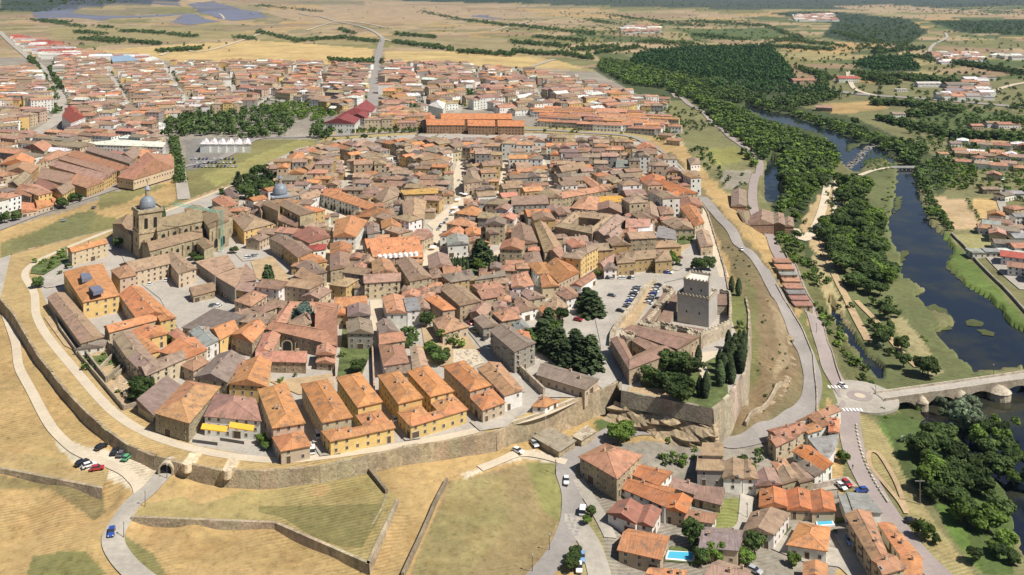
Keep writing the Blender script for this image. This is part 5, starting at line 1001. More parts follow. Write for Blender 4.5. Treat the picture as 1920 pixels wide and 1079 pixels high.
for s_ in (-1.4,1.4): b.box(a[0],a[1]+s_-.05,-20.5,c[0],a[1]+s_+.05,-19.5,0,(.5,.5,.48))
tag(b.build('footbridge', M['metal']), 'thin grey footbridge from the end of the pale island path to the far bank', 'footbridge')
# viaduct rails & solar farms
def solar(pts, z, name, lab):
    b = MB(); w2 = [un(u,v,z) for u,v in pts]; X0=min(p[0] for p in w2); X1=max(p[0] for p in w2); Y0=min(p[1] for p in w2); Y1=max(p[1] for p in w2); y = Y0; st = 26
    while y < Y1:
        xs = np.arange(X0,X1,30); ok = inside(w2, xs+15, np.full(len(xs),y)); zz = zsm(xs+15, np.full(len(xs),y))
        for x,k,z_ in zip(xs,ok,zz):
            if k and math.sin(x/310)+math.sin(y/420+x/900) > -1.25: b.face([(x,y,z_+1.5),(x+30,y,z_+1.5),(x+30,y+20,z_+3),(x,y+20,z_+3)])
        y += st*1.5
    if b.f: tag(b.build(name, M['solar']), kind='stuff')
solar(T('00','240 95 730 50 980 45 1330 60 1370 90 1270 110 840 125 740 140 520 115 280 130'),10,'solar_panels',''); solar(T('00','1280 150 1400 90 1640 150 1400 172'),10,'solar_panels',''); solar(T('00','1400 65 1600 55 1918 90 2000 115 1740 145 1520 95'),10,'solar_panels',''); solar(T('10','1480 110 1700 95 1850 120 1780 135 1490 142'),10,'solar_panels','')
# =====================================================================  LOWER NEIGHBOURHOOD, outside the walls
K = dict(town=False)
B('23','510 190 700 95 965 180 785 350',9,'t','s',kind='hip',label='large stone house with hip roof and four roof windows at the road fork',name='large_house',**K)
B('23','850 300 935 245 1195 305 1095 400|800 415 850 350 1215 430 1145 560',[7,6],'o','w',kind='gable',col=(.45,.19,.08),label='long orange-roofed white house joined to the large hip-roofed stone house',name='terraced_house',**K)
B('23','1140 575 1210 475 1345 505 1300 610',6,'o','c',kind='gable',col=(.45,.175,.075),**K); B('23','720 610 800 525 975 560 925 685|925 685 975 560 1112 590 1050 712',6,'b','w',kind='gable',col=(.27,.125,.085),label='pair of brown-roofed white houses behind the lower left villa',name='semi_detached_house',**K)
B('23','800 885 880 735 1170 790 1110 955',6,'o','c',kind='gable',label='villa with half brown half orange roof beside the turquoise pool',name='villa',**K); B('23','1015 1060 1050 1025 1300 1045 1290 1110',5,'o','w',kind='gable',**K); B('23','1300 655 1340 590 1530 620 1500 685',4,'t','w',kind='gable',**K)
B('23','1150 400 1210 345 1400 405 1370 470',4,'b','s',kind='gable',**K); B('23','1370 500 1400 440 1585 455 1560 545',3.5,'b','s',kind='shed',**K)
B('23','1435 88 1575 90 1580 180 1425 175|1400 190 1580 200 1585 290 1388 285',[8,7.5],'n','g',kind='flat',name='modern_house',label='tall grey modern terraced house with flat tan roof and garage',**K); B('23','1590 230 1730 215 1725 350 1585 345|1730 225 1800 225 1840 355 1730 355',6,'n','w',kind='gable',name='terraced_house',label='white terraced house with tan roof and dark garage on the paved lane',**K)
B('23','1410 865 1450 720 1725 745 1690 888',6,'g','c',kind='gable',**K); B('23','1455 1075 1560 970 1780 1040 1760 1130',6,'b','w',kind='gable',**K); B('23','1735 745 1800 610 2075 615 1960 770',6,'b','w',kind='gable',label='wide brown-roofed white house with pale chimney left of the hip-roofed villa',**K)
B('33','-55 450 135 445 155 565 -60 560|135 452 312 450 330 585 152 585|315 458 475 463 500 590 330 598',[4,4,4.2],'o','c',kind='gable',name='terraced_houses',cat='terraced houses',label='terrace of three orange-roofed units just below the stone lane wall',col=(.43,.175,.08),**K)
B('33','150 845 240 685 460 720 435 890',5,'o','w',kind='hip',label='single-storey villa with low orange hip roof below the blue pool',name='villa',**K); B('33','272 1075 275 985 435 995 435 1100',5,'o','c',kind='gable',**K); B('33','535 480 600 475 650 615 590 625|600 475 745 470 845 603 650 615',[5,5],'s','w',kind='shed',win=False,name='shed',cat='shed',label='grey metal-roofed warehouse shed beside the riverside road',pitch=.15,**K)
B('33','585 625 760 605 890 915 785 965|785 965 890 915 1020 1020 860 1065',[9,9],'t','c',kind='gable',winkind='mix',name='apartment_block',cat='apartments',label='long three-storey block with half brown half orange roof at the bottom right road',**K); B('33','830 690 930 690 1145 945 1010 945|1000 948 1145 948 1150 1110 1000 1110',4.5,'o','w',kind='gable',name='garage_block',cat='building',label='low bright orange roof strip between the long block and the riverside road',pitch=.15,**K)
B('33','190 150 310 108 480 235 410 285',7,'o','w',kind='gable',col=(.5,.2,.07),**K); B('33','220 245 330 225 420 290 350 330',6,'g','w',kind='gable',**K); B('33','75 290 160 260 235 350 105 390',5,'b','s',kind='gable',**K); B('33','160 265 215 240 335 350 240 378',5,'b','s',kind='gable',**K); B('33','-100 330 40 280 95 390 -90 402',5,'b','s',kind='gable',**K); B('33','30 230 120 200 160 255 70 285',5,'t','w',**K)
B('33','310 70 510 40 500 130 440 215',5,'s','w',kind='shed',win=False,pitch=.1,name='shed',cat='shed',label='grey slate-roofed shed beside the upper riverside road',**K)
B('33','0 55 60 25 130 75 60 110|60 25 120 -5 190 50 130 75|120 -5 190 -35 240 15 190 50',8,'t','c',kind='gable',winkind='mix',name='terraced_houses',cat='terraced houses',label='row of three tall narrow terracotta-roofed houses stepping down towards the roundabout',**K); B('33','230 -20 330 -60 400 -20 300 10',8,'o','w',kind='gable',**K)
B('32','0 1070 230 1010 295 1065 90 1140',8,'t','c',kind='gable',**K); B('32','220 995 430 900 545 918 440 960|300 960 440 940 480 1010 400 1040',7,'t','w',kind='gable',label='terracotta-roofed house nearest the roundabout, on the corner of the two roads',**K); B('32','465 985 530 985 525 1079 460 1079',7,'o','w',kind='gable',**K)
B('31','-130 540 40 515 45 600 -150 610|40 530 115 525 125 610 40 600|118 558 185 556 192 620 112 620',[8,8,5],'b','b',kind='gable',name='brick_mill',cat='mill',label='old brick mill of three blocks standing between the riverside road and the trees',**K)
B('21','1650 350 1750 350 1755 470 1645 470',5,'b','b',kind='gable',**K); B('21','1690 495 1775 510 1765 600 1740 595',5,'b','g',**K); B('21','1315 110 1400 110 1410 150 1340 160',4,'b','w',**K)
# row of tiny roofs along the riverside road
for i,(u,v) in enumerate(((1466,498),(1471,510),(1476,521),(1482,533),(1487,546),(1491,556),(1497,567),(1503,578))):
    x,y,z = P(u,v); bld([(x-4.5,y-4),(x+4.5,y-4),(x+4.5,y+4),(x-4.5,y+4)],3.5,random.choice('tpbps'),'c',kind='flat',town=False,wpx=False,zb=z)
# right-hand village and northern fringe, placed by ground point
def spot(u, v, w_, d, a, h, rc, wc, kind='gable', town=False, **k):
    x,y,z = P(u,v) if not town else (*un(u,v,0),0); c,s = math.cos(math.radians(a)), math.sin(math.radians(a))
    q = [(x+c*p-s*r, y+s*p+c*r) for p,r in ((-w_/2,-d/2),(w_/2,-d/2),(w_/2,d/2),(-w_/2,d/2))]
    return bld(q,h,rc,wc,kind=kind,town=False,wpx=False,zb=z,**k)
for t in ((1902,403,12,10,20,6,'t','c','hip'),(1912,418,11,9,0,6,'s','w'),(1857,438,16,10,-20,5,'t','w'),(1885,446,16,11,-20,7,'g','w'),(1903,440,10,9,10,6,'b','w'),(1912,455,12,10,0,5,'s','w'),(1890,467,18,10,-15,5,'g','w'),(1915,476,14,10,0,6,'t','w'),(1870,480,16,8,-10,4,'s','w','flat'),(1895,480,12,10,0,4,'w','w','flat'),(1908,495,18,12,-30,6,'r','w'),(1918,515,16,10,-30,6,'p','w'),(1850,300,14,9,-10,5,'b','c'),(1836,306,11,9,0,6,'t','w','hip'),(1767,295,10,8,0,4,'t','w'),(1790,275,12,9,0,4,'g','w'),(1835,480,12,9,0,4,'s','w','flat'),(1855,362,14,8,0,4,'b','s'),(1882,375,12,10,30,5,'g','w'),(1900,372,13,9,0,5,'s','w'),(1505,157,40,18,5,6,'t','p'),(1588,154,34,16,0,7,'r','w'),(1690,172,18,10,0,4,'w','w','flat'),(1740,163,40,14,0,6,'w','w'),(1793,165,40,20,5,6,'g','w'),(1815,160,30,16,0,6,'t','w'),(1850,150,26,14,0,6,'b','w'),(1545,208,22,14,-20,5,'b','s'),(1683,222,16,12,0,6,'g','w'),(1888,240,26,12,0,5,'t','w'),(1860,238,16,10,0,5,'b','w'),(1830,243,14,10,0,5,'t','c'),(1250,262,14,10,-30,5,'b','c'),(1265,272,14,10,-30,5,'t','c')):
    spot(*t, chim=0)
# landmark buildings of the new town
def nb(pts, h, rc, wc, lab, name='building', cat='building', **k): return bld([T('00',s) if isinstance(s,str) else s for s in pts], h, rc, wc, name=name, cat=cat, label=lab, **k)
nb(['500 890 560 790 590 880 560 900','560 790 600 800 640 890 590 880'] if False else ['465 870 560 805 640 880 530 925'],12,'r','w','white gabled building with dark red roof beside the tree-lined avenue',kind='gable',pitch=.22)
nb(['830 425 930 420 1040 425 930 465'.replace('930 420 1040 425 930 465','960 415 1045 455 845 465')],12,'s','c','blue and orange sports hall at the far edge of the new town',name='sports_hall',cat='sports hall',kind='flat',col=(.22,.33,.45)); nb(['1060 440 1150 425 1190 440 1100 465'],9,'w','w','white flat shed right of the blue and orange sports hall',kind='flat',name='warehouse',cat='warehouse')
bld([T('10','590 885 760 795 900 805 870 840'),T('10','500 925 590 890 780 890 740 930'),T('10','690 880 790 840 850 860 830 890')],[9,8,7],'r','w',kind='gable',name='exhibition_hall',cat='hall',label='hall with crimson roof beside the green park at the edge of the new town',col=(.22,.05,.055),detail=False)
bld([T('10','1380 870 1918 872 1918 895 1390 895'),T('10','1275 915 1560 915 1560 940 1280 940'),T('10','1585 920 1785 920 1790 948 1590 945'),T('10','1810 920 2010 925 2010 950 1815 948'),T('10','1265 875 1340 870 1340 900 1275 905')],[12,9,9,9,11],'o','b',kind='gable',name='brick_terrace',cat='terrace',label='long red brick terrace with orange roofs facing the old town',col=(.44,.18,.08),winkind='mix',detail=False)
bld([T('10','1290 790 1330 770 1420 775 1400 820')],9,'w','w',kind='hip',name='domed_hall',cat='hall',label='white domed hall in the middle of the new town',detail=False)
bld([T('01','510 0 910 -30 1240 -10 1220 25')],6,'w','w',kind='flat',label='long pale flat-roofed market shed beside the tree-lined avenue',name='market_shed',cat='shed',detail=False,col=(.6,.62,.52))
tt_ = bld([T('00',f'{1500+k*62} 1082 {1530+k*62} 1045 {1560+k*62} 1050 {1570+k*62} 1085') for k in range(6)],5,'w','w',kind='hip',name='tent_roof_hall',cat='pavilion',label='pavilion with a row of white pyramid roofs beside the car park',pitch=.55,detail=False,win=False)
bld([T('01','880 250 1300 100 1305 180 1000 270'),T('01','1010 190 1060 140 1270 100 1290 110')],[5,4.5],'t','c',kind='gable',name='school',cat='school',label='long low building with terracotta roof where the tree-lined avenue ends')
for s,rc_ in (('165 460 270 450 280 500 165 520','o'),('265 440 380 420 400 460 280 490','o'),('380 400 420 385 440 425 395 445','o')): B('01',s,4,rc_,'c',kind='shed',town=False)
for s in ('510 290 640 240 780 285 650 335','280 255 340 200 590 250 500 305','260 300 310 265 450 320 360 350','380 350 480 310 560 330 470 385','370 165 450 140 840 235 760 275','440 115 520 100 900 200 830 230','510 90 600 60 970 175 900 205','640 50 720 30 1010 120 970 150','270 150 370 70 520 75 380 125','60 300 150 225 240 230 140 325','40 215 60 170 290 170 230 225','110 370 190 320 310 350 230 400','130 335 280 310 390 365 290 390','0 155 60 105 260 110 240 160','870 95 960 55 1060 70 1000 120','170 30 250 10 390 15 330 60','400 10 560 0 710 5 600 30','1010 70 1130 55 1060 110 1000 95'):
    B('01',s,random.choice([8,9,10]),random.choice('tbobp'),random.choice('coyc'),kind='gable',town=False,detail=False)
# =====================================================================  FILLED-IN BLOCKS (houses too many to trace one by one)
GX0,GY0,GS = -1800.,150.,1.5; GW,GH = 2200,2200
occ = np.zeros((GH,GW),bool)
def mark(q, val=True):
    xs=[p[0] for p in q]; ys=[p[1] for p in q]; i0=max(0,int((min(xs)-GX0)/GS)-1); i1=min(GW,int((max(xs)-GX0)/GS)+2); j0=max(0,int((min(ys)-GY0)/GS)-1); j1=min(GH,int((max(ys)-GY0)/GS)+2)
    if i1<=i0 or j1<=j0: return
    X,Y=np.meshgrid(GX0+GS*(np.arange(i0,i1)+.5),GY0+GS*(np.arange(j0,j1)+.5)); occ[j0:j1,i0:i1] |= inside(q,X,Y)
def used(q):
    xs=[p[0] for p in q]; ys=[p[1] for p in q]; i0=max(0,int((min(xs)-GX0)/GS)); i1=min(GW,int((max(xs)-GX0)/GS)+1); j0=max(0,int((min(ys)-GY0)/GS)); j1=min(GH,int((max(ys)-GY0)/GS)+1)
    if i1<=i0 or j1<=j0: return 0
    X,Y=np.meshgrid(GX0+GS*(np.arange(i0,i1)+.5),GY0+GS*(np.arange(j0,j1)+.5)); m=inside(q,X,Y); return (occ[j0:j1,i0:i1]&m).sum()/max(1,m.sum())
for q in OCC: mark(q)
PARKS = dict(castle=[(1140,500),(1420,500),(1420,800),(1130,780)], chg=T('01','1230 430 1480 400 1700 380 1780 300 2050 330 2060 450 1800 500 1560 470 1380 520 1250 560'), dark=[(440,335),(495,335),(500,375),(450,385)], conif=[(995,540),(1135,535),(1140,700),(1000,690)],
 ring=[(0,400),(210,425),(120,470),(80,520),(95,600),(150,690),(220,760),(290,800),(380,838),(500,850),(640,850),(800,825),(1000,780),(1160,715),(1100,900),(0,1000)], ruins=[(160,650),(230,640),(300,720),(290,770),(230,770)], crt=T('02','1160 370 1350 350 1250 470 1180 440'), ct=T('12','610 120 870 430 880 780 600 780'), park5=T('12','1100 290 1320 250 1700 450 1750 620 1400 640 1200 560'))
for p_ in PARKS.values(): mark([un(u,v,0) for u,v in p_])
CAND = []
CELL = {}
def fillreg(poly, ang, town, rows=(11,5), wd=(8,15), hh=(6,10), pal='bbtgnbnbo', wpal='csccgwo', cross=55, seed=1, jitter=1.0, z=0, gapy=2, cells=0):
    if cells:
        r0 = random.Random(seed*7); w0 = [un(u,v,z) for u,v in poly]; X0=min(p[0] for p in w0); X1=max(p[0] for p in w0); Y0=min(p[1] for p in w0); Y1=max(p[1] for p in w0)
        sd_ = [(r0.uniform(X0,X1), r0.uniform(Y0,Y1)) for _ in range(cells)]
        for i, s_ in enumerate(sd_): fillreg(poly, ang+r0.uniform(-32,32), town, (rows[0]*r0.uniform(.85,1.2), rows[1]*r0.uniform(.8,1.3)), wd, (hh[0]*r0.uniform(.85,1.15), hh[1]*r0.uniform(.8,1.25)), pal[r0.randrange(len(pal)):]+pal, wpal, cross, seed*31+i, jitter, z, gapy, 0) if not CELL.update(s=sd_, i=i) else None
        CELL.clear(); return
    rr = random.Random(seed); w2 = [un(u,v,z) for u,v in poly]; a = math.radians(ang); c,s = math.cos(a), math.sin(a)
    loc = [(x*c+y*s, -x*s+y*c) for x,y in w2]; x0=min(p[0] for p in loc); x1=max(p[0] for p in loc); y0=min(p[1] for p in loc); y1=max(p[1] for p in loc)
    y = y0; k = 0
    while y < y1:
        d = rows[0]*rr.uniform(.85,1.2); x = x0+rr.uniform(0,8); run = 0; rowhip = rr.random()
        while x < x1:
            w_ = rr.uniform(*wd)
            ja = a+rr.uniform(-.06,.06)*jitter; oy = rr.uniform(-1,1)*jitter
            cx, cy = (x+w_/2)*c-(y+d/2+oy)*s, (x+w_/2)*s+(y+d/2+oy)*c; C_,S_ = math.cos(ja), math.sin(ja)
            q = [(cx+C_*p-S_*r, cy+S_*p+C_*r) for p,r in ((-w_/2,-d/2),(w_/2,-d/2),(w_/2,d/2),(-w_/2,d/2))]
            if (not CELL or min(range(len(CELL['s'])), key=lambda n_: (CELL['s'][n_][0]-cx)**2+(CELL['s'][n_][1]-cy)**2) == CELL['i']) and bool(inside(w2, np.array([cx]), np.array([cy]))[0]) and used(q) < .10:
                CAND.append((cy, q, rr.uniform(*hh), rr.choice(pal), rr.choice(wpal), rr.choice(['gable','gable','gable','hip']), town)); mark([(cx+C_*p*.95-S_*r*.95, cy+S_*p*.95+C_*r*.95) for p,r in ((-w_/2,-d/2),(w_/2,-d/2),(w_/2,d/2),(-w_/2,d/2))])
            x += w_+(0.1 if rr.random() < .8 else 1.5); run += w_
            if run > cross*rr.uniform(.8,1.3): x += 5; run = 0
        k += 1; y += d+(rows[1] if k % gapy == 0 else rr.uniform(.2,1.5))
OT = [(505,330),(560,300),(640,284),(780,276),(1000,273),(1120,276),(1195,288),(1240,310),(1290,345),(1310,380),(1330,440),(1335,470),(1300,500),(1230,515),(1100,520),(1010,560),(1000,640),(930,610),(880,640),(860,600),(720,560),(640,560),(560,560),(540,480),(440,440),(400,400),(440,370)]
fillreg([(440,380),(560,300),(640,283),(860,278),(862,330),(800,430),(700,560),(560,570),(540,470),(500,440)], -14, True, hh=(8,13), wpal='cscwgwoc', seed=3, cells=7)
fillreg([(866,276),(1120,278),(1205,290),(1300,350),(1335,470),(1300,500),(1000,500),(880,500),(830,480),(880,370)], 6, True, hh=(8,13), wpal='cscwgwoc', seed=4, cells=8)
fillreg([(800,500),(1120,500),(1100,560),(1000,600),(990,680),(900,620),(800,600),(780,520)], 24, True, seed=5, wd=(8,14), pal='bbtotgn')
fillreg([(380,440),(560,440),(700,560),(700,640),(640,660),(400,640),(330,580)], -20, True, seed=6, wd=(9,15), pal='bngbtob')
for a_,sd_ in ((0,11),(10,12)): fillreg(OT, a_, True, rows=(7,1), wd=(5,9), hh=(4.5,8), seed=sd_, gapy=9, pal='bbgntt')
fillreg([(390,560),(520,530),(560,600),(490,670),(400,680)], -30, True, rows=(8,2), wd=(6,11), hh=(5,8), seed=15)
# lower neighbourhood small fills, village and the new town
fillreg([(1085,905),(1130,900),(1340,1000),(1500,1079),(1200,1079)], 5, False, rows=(10,8), wd=(10,14), hh=(4,6), seed=20, z=-14, cross=20) if False else None
NP = 'tobptbngtnbpnbwtb'; NW = 'wcwcywgp'
fillreg([(105,112),(330,125),(480,200),(300,230),(220,262),(120,262),(118,200)], 14, False, rows=(11,6), cells=14, wd=(8,22), hh=(6,12), pal=NP, wpal=NW, seed=21)
fillreg([(330,125),(560,122),(700,130),(695,180),(640,215),(560,190),(480,195),(380,150)], -4, False, rows=(11,6), cells=14, wd=(9,24), hh=(6,11), pal=NP, wpal=NW, seed=22)
fillreg([(720,122),(960,128),(1040,135),(1130,160),(1240,190),(1160,205),(1010,205),(1000,215),(870,200),(800,205),(715,200)], 3, False, rows=(12,7), cells=18, wd=(9,26), hh=(7,13), pal=NP, wpal=NW, seed=23)
fillreg([(0,135),(60,130),(100,190),(100,250),(20,262),(-200,300),(-300,200),(-100,140)], 20, False, rows=(12,7), cells=10, wd=(10,26), hh=(7,14), pal=NP, wpal=NW, seed=24)
fillreg([(0,262),(110,262),(300,262),(330,270),(330,335),(200,350),(0,400),(-400,420),(-400,280)], -22, False, rows=(12,8), wd=(12,26), hh=(7,11), pal=NP, wpal=NW, seed=25)
fillreg([(110,205),(300,215),(300,262),(200,262),(120,250)], 10, False, rows=(10,6), cells=5, wd=(9,20), hh=(8,14), pal=NP, wpal=NW, seed=26)
fillreg([(20,70),(80,80),(150,100),(350,118),(100,110),(40,90)], 12, False, rows=(20,14), wd=(20,50), hh=(6,9), pal='wprts', wpal='ww', seed=27)
fillreg([(640,215),(700,205),(790,205),(800,240),(640,240)], 0, False, rows=(11,6), cells=3, wd=(10,22), hh=(7,12), pal=NP, wpal=NW, seed=28)
fillreg([(1005,205),(1130,195),(1240,212),(1270,232),(1230,246),(1100,240),(1010,232)], -18, False, rows=(9,9), wd=(14,36), hh=(6,8), pal='otoott', wpal='wcwg', seed=29)
fillreg([(1120,165),(1245,185),(1250,200),(1150,200)], -10, False, rows=(12,9), wd=(10,20), hh=(5,8), pal=NP, wpal=NW, seed=30)
fillreg([(1000,258),(1230,262),(1240,285),(1110,258)], -15, False, rows=(9,5), wd=(9,16), hh=(5,7), pal='otbt', wpal='wc', seed=31) if False else None
fillreg([(1745,95),(1830,95),(1840,110),(1760,112)], 0, False, rows=(16,12), wd=(14,30), hh=(5,8), pal='tpbsw', wpal='ww', seed=32); fillreg([(1800,140),(1850,138),(1860,170),(1760,170)], 0, False, rows=(16,16), wd=(12,24), hh=(5,7), pal='tbsw', wpal='ww', seed=33)
fillreg([(1870,95),(1915,98),(1910,106),(1870,102)], 0, False, rows=(16,14), wd=(20,40), hh=(5,8), pal='wsb', wpal='ww', seed=34); fillreg([(1490,28),(1560,26),(1565,36),(1500,38)], 0, False, rows=(22,30), wd=(20,60), hh=(6,9), pal='tpbw', wpal='ww', seed=35)
fillreg([(1160,55),(1230,50),(1235,62),(1170,66)], 0, False, rows=(22,40), wd=(20,40), hh=(5,9), pal='tpbw', wpal='ww', seed=36)
fillreg([(1840,410),(1920,400),(2100,480),(2100,560),(1920,540),(1850,470)], -25, False, rows=(11,8), wd=(9,16), hh=(4,7), pal='ttbpso', wpal='wwc', seed=37, z=-20)
fillreg([(1780,262),(1920,268),(1920,330),(1860,340),(1790,300)], -25, False, rows=(11,40), wd=(10,16), hh=(4,6), pal='ttbw', wpal='wwc', seed=38, z=-19, cross=14)
# pinch: ground lookups for all candidates at once
XS = np.array([sum(p[0] for p in c[1])/4 for c in CAND]); YS = np.array([sum(p[1] for p in c[1])/4 for c in CAND]); ZS = zsm(XS, YS)
order = sorted(range(len(CAND)), key=lambda i: CAND[i][0])
nind = 0; stuff = {}; LIM = max(0, 300-len(HOUSES)); print('houses traced', len(HOUSES), 'candidates', len(CAND))
def simple_house(i):
    cy, q, h, rc, wc, kind, town = CAND[i]; z = 0 if town else float(ZS[i]); h *= hf(VH+F*(H-z)/cy)
    m = stuff.setdefault('old' if town else 'new', (MB(),))[0]
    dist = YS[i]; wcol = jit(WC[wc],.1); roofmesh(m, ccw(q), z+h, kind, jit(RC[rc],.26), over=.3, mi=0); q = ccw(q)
    for a in range(4): b_=(a+1)%4; m.face([(*q[a],z-2),(*q[b_],z-2),(*q[b_],z+h),(*q[a],z+h)],1,wcol)
    if kind == 'gable':
        qq = q if math.dist(q[0],q[1]) >= math.dist(q[1],q[2]) else q[1:]+q[:1]
        for a,b_ in ((1,2),(3,0)): mm = lerp(qq[a],qq[b_],.5); m.face([(*qq[a],z+h),(*qq[b_],z+h),(*mm,z+h+.36*math.dist(qq[a],qq[b_])/2*.97)],1,wcol)
    def fn(e, a, d, L_, rz):
        nc = max(1,int(L_/3.6)); ns = max(1,int(h/3))
        for s_ in range(ns):
            for c_ in range(nc):
                if random.random() < .2: continue
                t = (c_+.5)*L_/nc; x,y = a[0]+d[0]*t+d[1]*.07, a[1]+d[1]*t-d[0]*.07; zz = z+.8+s_*h/ns
                m.face([(x-d[0]*.6,y-d[1]*.6,zz),(x+d[0]*.6,y+d[1]*.6,zz),(x+d[0]*.6,y+d[1]*.6,zz+1.5),(x-d[0]*.6,y-d[1]*.6,zz+1.5)],2)
    if dist < 1300: facade(q,0,0,fn)
    if random.random() < .6:
        x,y = lerp(q[0],q[2],random.uniform(.35,.65)); m.box(x-.4,y-.4,z+h,x+.4,y+.4,z+h+3,1,(.5,.42,.34))
for i in order:
    if CAND[i][6] and nind < LIM:
        cy, q, h, rc, wc, kind, town = CAND[i]; bld(q, h, rc, wc, kind=kind, town=True, wpx=False, zb=0); nind += 1
    else: simple_house(i)
for k,(m,) in stuff.items(): tag(m.build('old_town_houses' if k=='old' else 'new_town_houses', [M['roof'],M['wall'],M['glass']]), kind='stuff')
# =====================================================================  CARS, LAMPS, POOLS
def car_parts(van=False):
    b = MB(); L_,W = (2.15,.88) if not van else (2.4,.98)
    prof = [(-L_,.35),(-L_,.75),(-L_*.93,.9),(-1.0,1.0 if not van else .95),(.95 if not van else 1.3,.98),(L_*.93,.82),(L_,.65),(L_,.35)]
    secs = []
    for s_ in (-1,1): secs.append([(W*s_*(1 if .3<z<.95 else .96), y, z) for y,z in prof])
    n = len(prof); b.face(secs[0][::-1]); b.face(secs[1])
    for i in range(n): j=(i+1)%n; b.face([secs[0][i],secs[0][j],secs[1][j],secs[1][i]])
    cab = [(-1.95,.95),(-1.55,1.42),(.25,1.45),(1.0,.97)] if not van else [(-2.35,.95),(-2.3,2.0),(.9,2.0),(1.7,.95)]
    g = MB(); t = .74 if not van else .9
    A=[(-W*.97,cab[0][0],cab[0][1]),(-t,cab[1][0],cab[1][1]),(-t,cab[2][0],cab[2][1]),(-W*.97,cab[3][0],cab[3][1])]; Bb=[(-x,y,z) for x,y,z in A]
    g.face(A); g.face(Bb[::-1]); g.face([A[0],Bb[0],Bb[1],A[1]]); g.face([A[3],A[2],Bb[2],Bb[3]])
    b.face([(A[1][0],A[1][1],A[1][2]+.02),(A[2][0],A[2][1],A[2][2]+.02),(Bb[2][0],Bb[2][1],Bb[2][2]+.02),(Bb[1][0],Bb[1][1],Bb[1][2]+.02)][::-1])
    w_ = MB(); w_.ring([[( -.11, .33*math.cos(k*.5236), .33+.33*math.sin(k*.5236)) for k in range(12)],[( .11, .33*math.cos(k*.5236), .33+.33*math.sin(k*.5236)) for k in range(12)]])
    w_.face([(-.11,.33*math.cos(k*.5236),.33+.33*math.sin(k*.5236)) for k in range(12)])
    hl = MB(); hl.box(-.18,-.04,0,.18,.04,.16,0,(.8,.8,.75))
    out = []
    for m_,nm,mt in ((b,'body',M['paint']),(g,'windows',M['glass']),(w_,'wheel',M['rubber']),(hl,'headlight',M['white'])):
        o = m_.build(nm, mt); out.append(o.data); bpy.data.objects.remove(o)
    return out, L_, W
CP_ = {False: car_parts(), True: car_parts(True)}
CARC = dict(black=(.015,.015,.018), white=(.75,.75,.74), silver=(.42,.43,.45), grey=(.13,.135,.14), red=(.42,.03,.03), blue=(.03,.07,.32), green=(.10,.38,.18), lightblue=(.2,.35,.6), yellow=(.6,.55,.1), darkred=(.2,.02,.03))
PAINT = {}
for k,c in CARC.items():
    m = bpy.data.materials.new('paint_'+k); m.use_nodes = True; p = m.node_tree.nodes['Principled BSDF']; p.inputs['Base Color'].default_value = (*c,1); p.inputs['Roughness'].default_value = .25; p.inputs['Coat Weight'].default_value = .5; PAINT[k] = m
CARS = []
BODY = {}
def car(u, v, du, dv, col, label, van=False, town=False, group=None):
    x,y,z = (*un(u,v,0),.12) if town else P(u,v)
    if not town: z += .2+y*.0005
    a = (*un(u+du,v+dv,0),0) if town else P(u+du,v+dv); rz = math.atan2(a[1]-y, a[0]-x)-math.pi/2
    r = empty('van' if van else 'parked_car', (x,y,z), rz); (bm_,gm,wm,hm), L_, W = CP_[van]
    if (col,van) not in BODY: d = bm_.copy(); d.materials.clear(); d.materials.append(PAINT[col]); BODY[col,van] = d
    for nm, d, locs in (('body',BODY[col,van],[(0,0,0)]),('windows',gm,[(0,0,0)]),('wheel',wm,[(s*(W-.05),t*L_*.62,0) for s in (-1,1) for t in (-1,1)]),('headlight',hm,[(s*W*.7,L_,.55) for s in (-1,1)])):
        for l in locs:
            o = bpy.data.objects.new(nm, d); C.objects.link(o); o.parent = r; o.location = l
    tag(r, label, 'van' if van else 'car', group); return r
G1 = 'cars parked on the gravel by the gateway'
for t in ((190,842,6,-3,'black','black car parked highest on the gravel patch under the rampart'),(215,851,2,-5,'black','black car between the topmost black car and the dark grey car'),(228,855,4,-5,'grey','dark grey car parked left of the green car'),(239,862,5,-4,'green','green and white car at the right end of the upper row on the gravel'),(154,872,6,-3,'black','black car at the left end of the lower row on the gravel'),(167,877,6,-2,'white','white car between the black and the red car on the gravel'),(182,883,6,-1,'red','red car at the right end of the lower row on the gravel')): car(*t, group=G1)
car(209,1003,-1,6,'blue','blue car driving along the lane at the bottom left'); car(971,850,5,4,'white','white car parked on the gravel by the small gateway'); car(1002,837,4,5,'silver','silver car parked below the stepped forework'); car(1062,906,0,6,'white','white car driving down the road beside the brown field'); car(1093,963,1,-6,'white','white van parked on the verge right of the road',True)
car(1091,1050,0,6,'lightblue','light blue car parked beside the dark hedge at the bottom'); car(1086,1070,0,6,'white','white car below the light blue car by the hedge'); car(1578,917,5,4,'white','white car beside the red car off the riverside road'); car(1588,911,5,4,'red','red car by the riverside road below the lane'); car(1616,924,-6,0,'blue','blue car on the riverside road above the grey shed'); car(1709,982,6,0,'black','black car parked on the grass right of the riverside road'); car(1593,1019,2,6,'lightblue','pale blue car in the shadow of the long block'); car(1415,1075,5,3,'silver','silver car at the bottom edge between the houses')
car(1580,727,5,3,'white','white car at the zebra crossing above the roundabout'); car(1391,471,3,5,'white','white car on the curving road below the river side wall'); car(596,819,-2,-6,'white','white van parked between the first two apartment blocks in the foreground',True,True); car(585,848,0,-6,'white','white van beside the low orange house near the ring path',True,True)
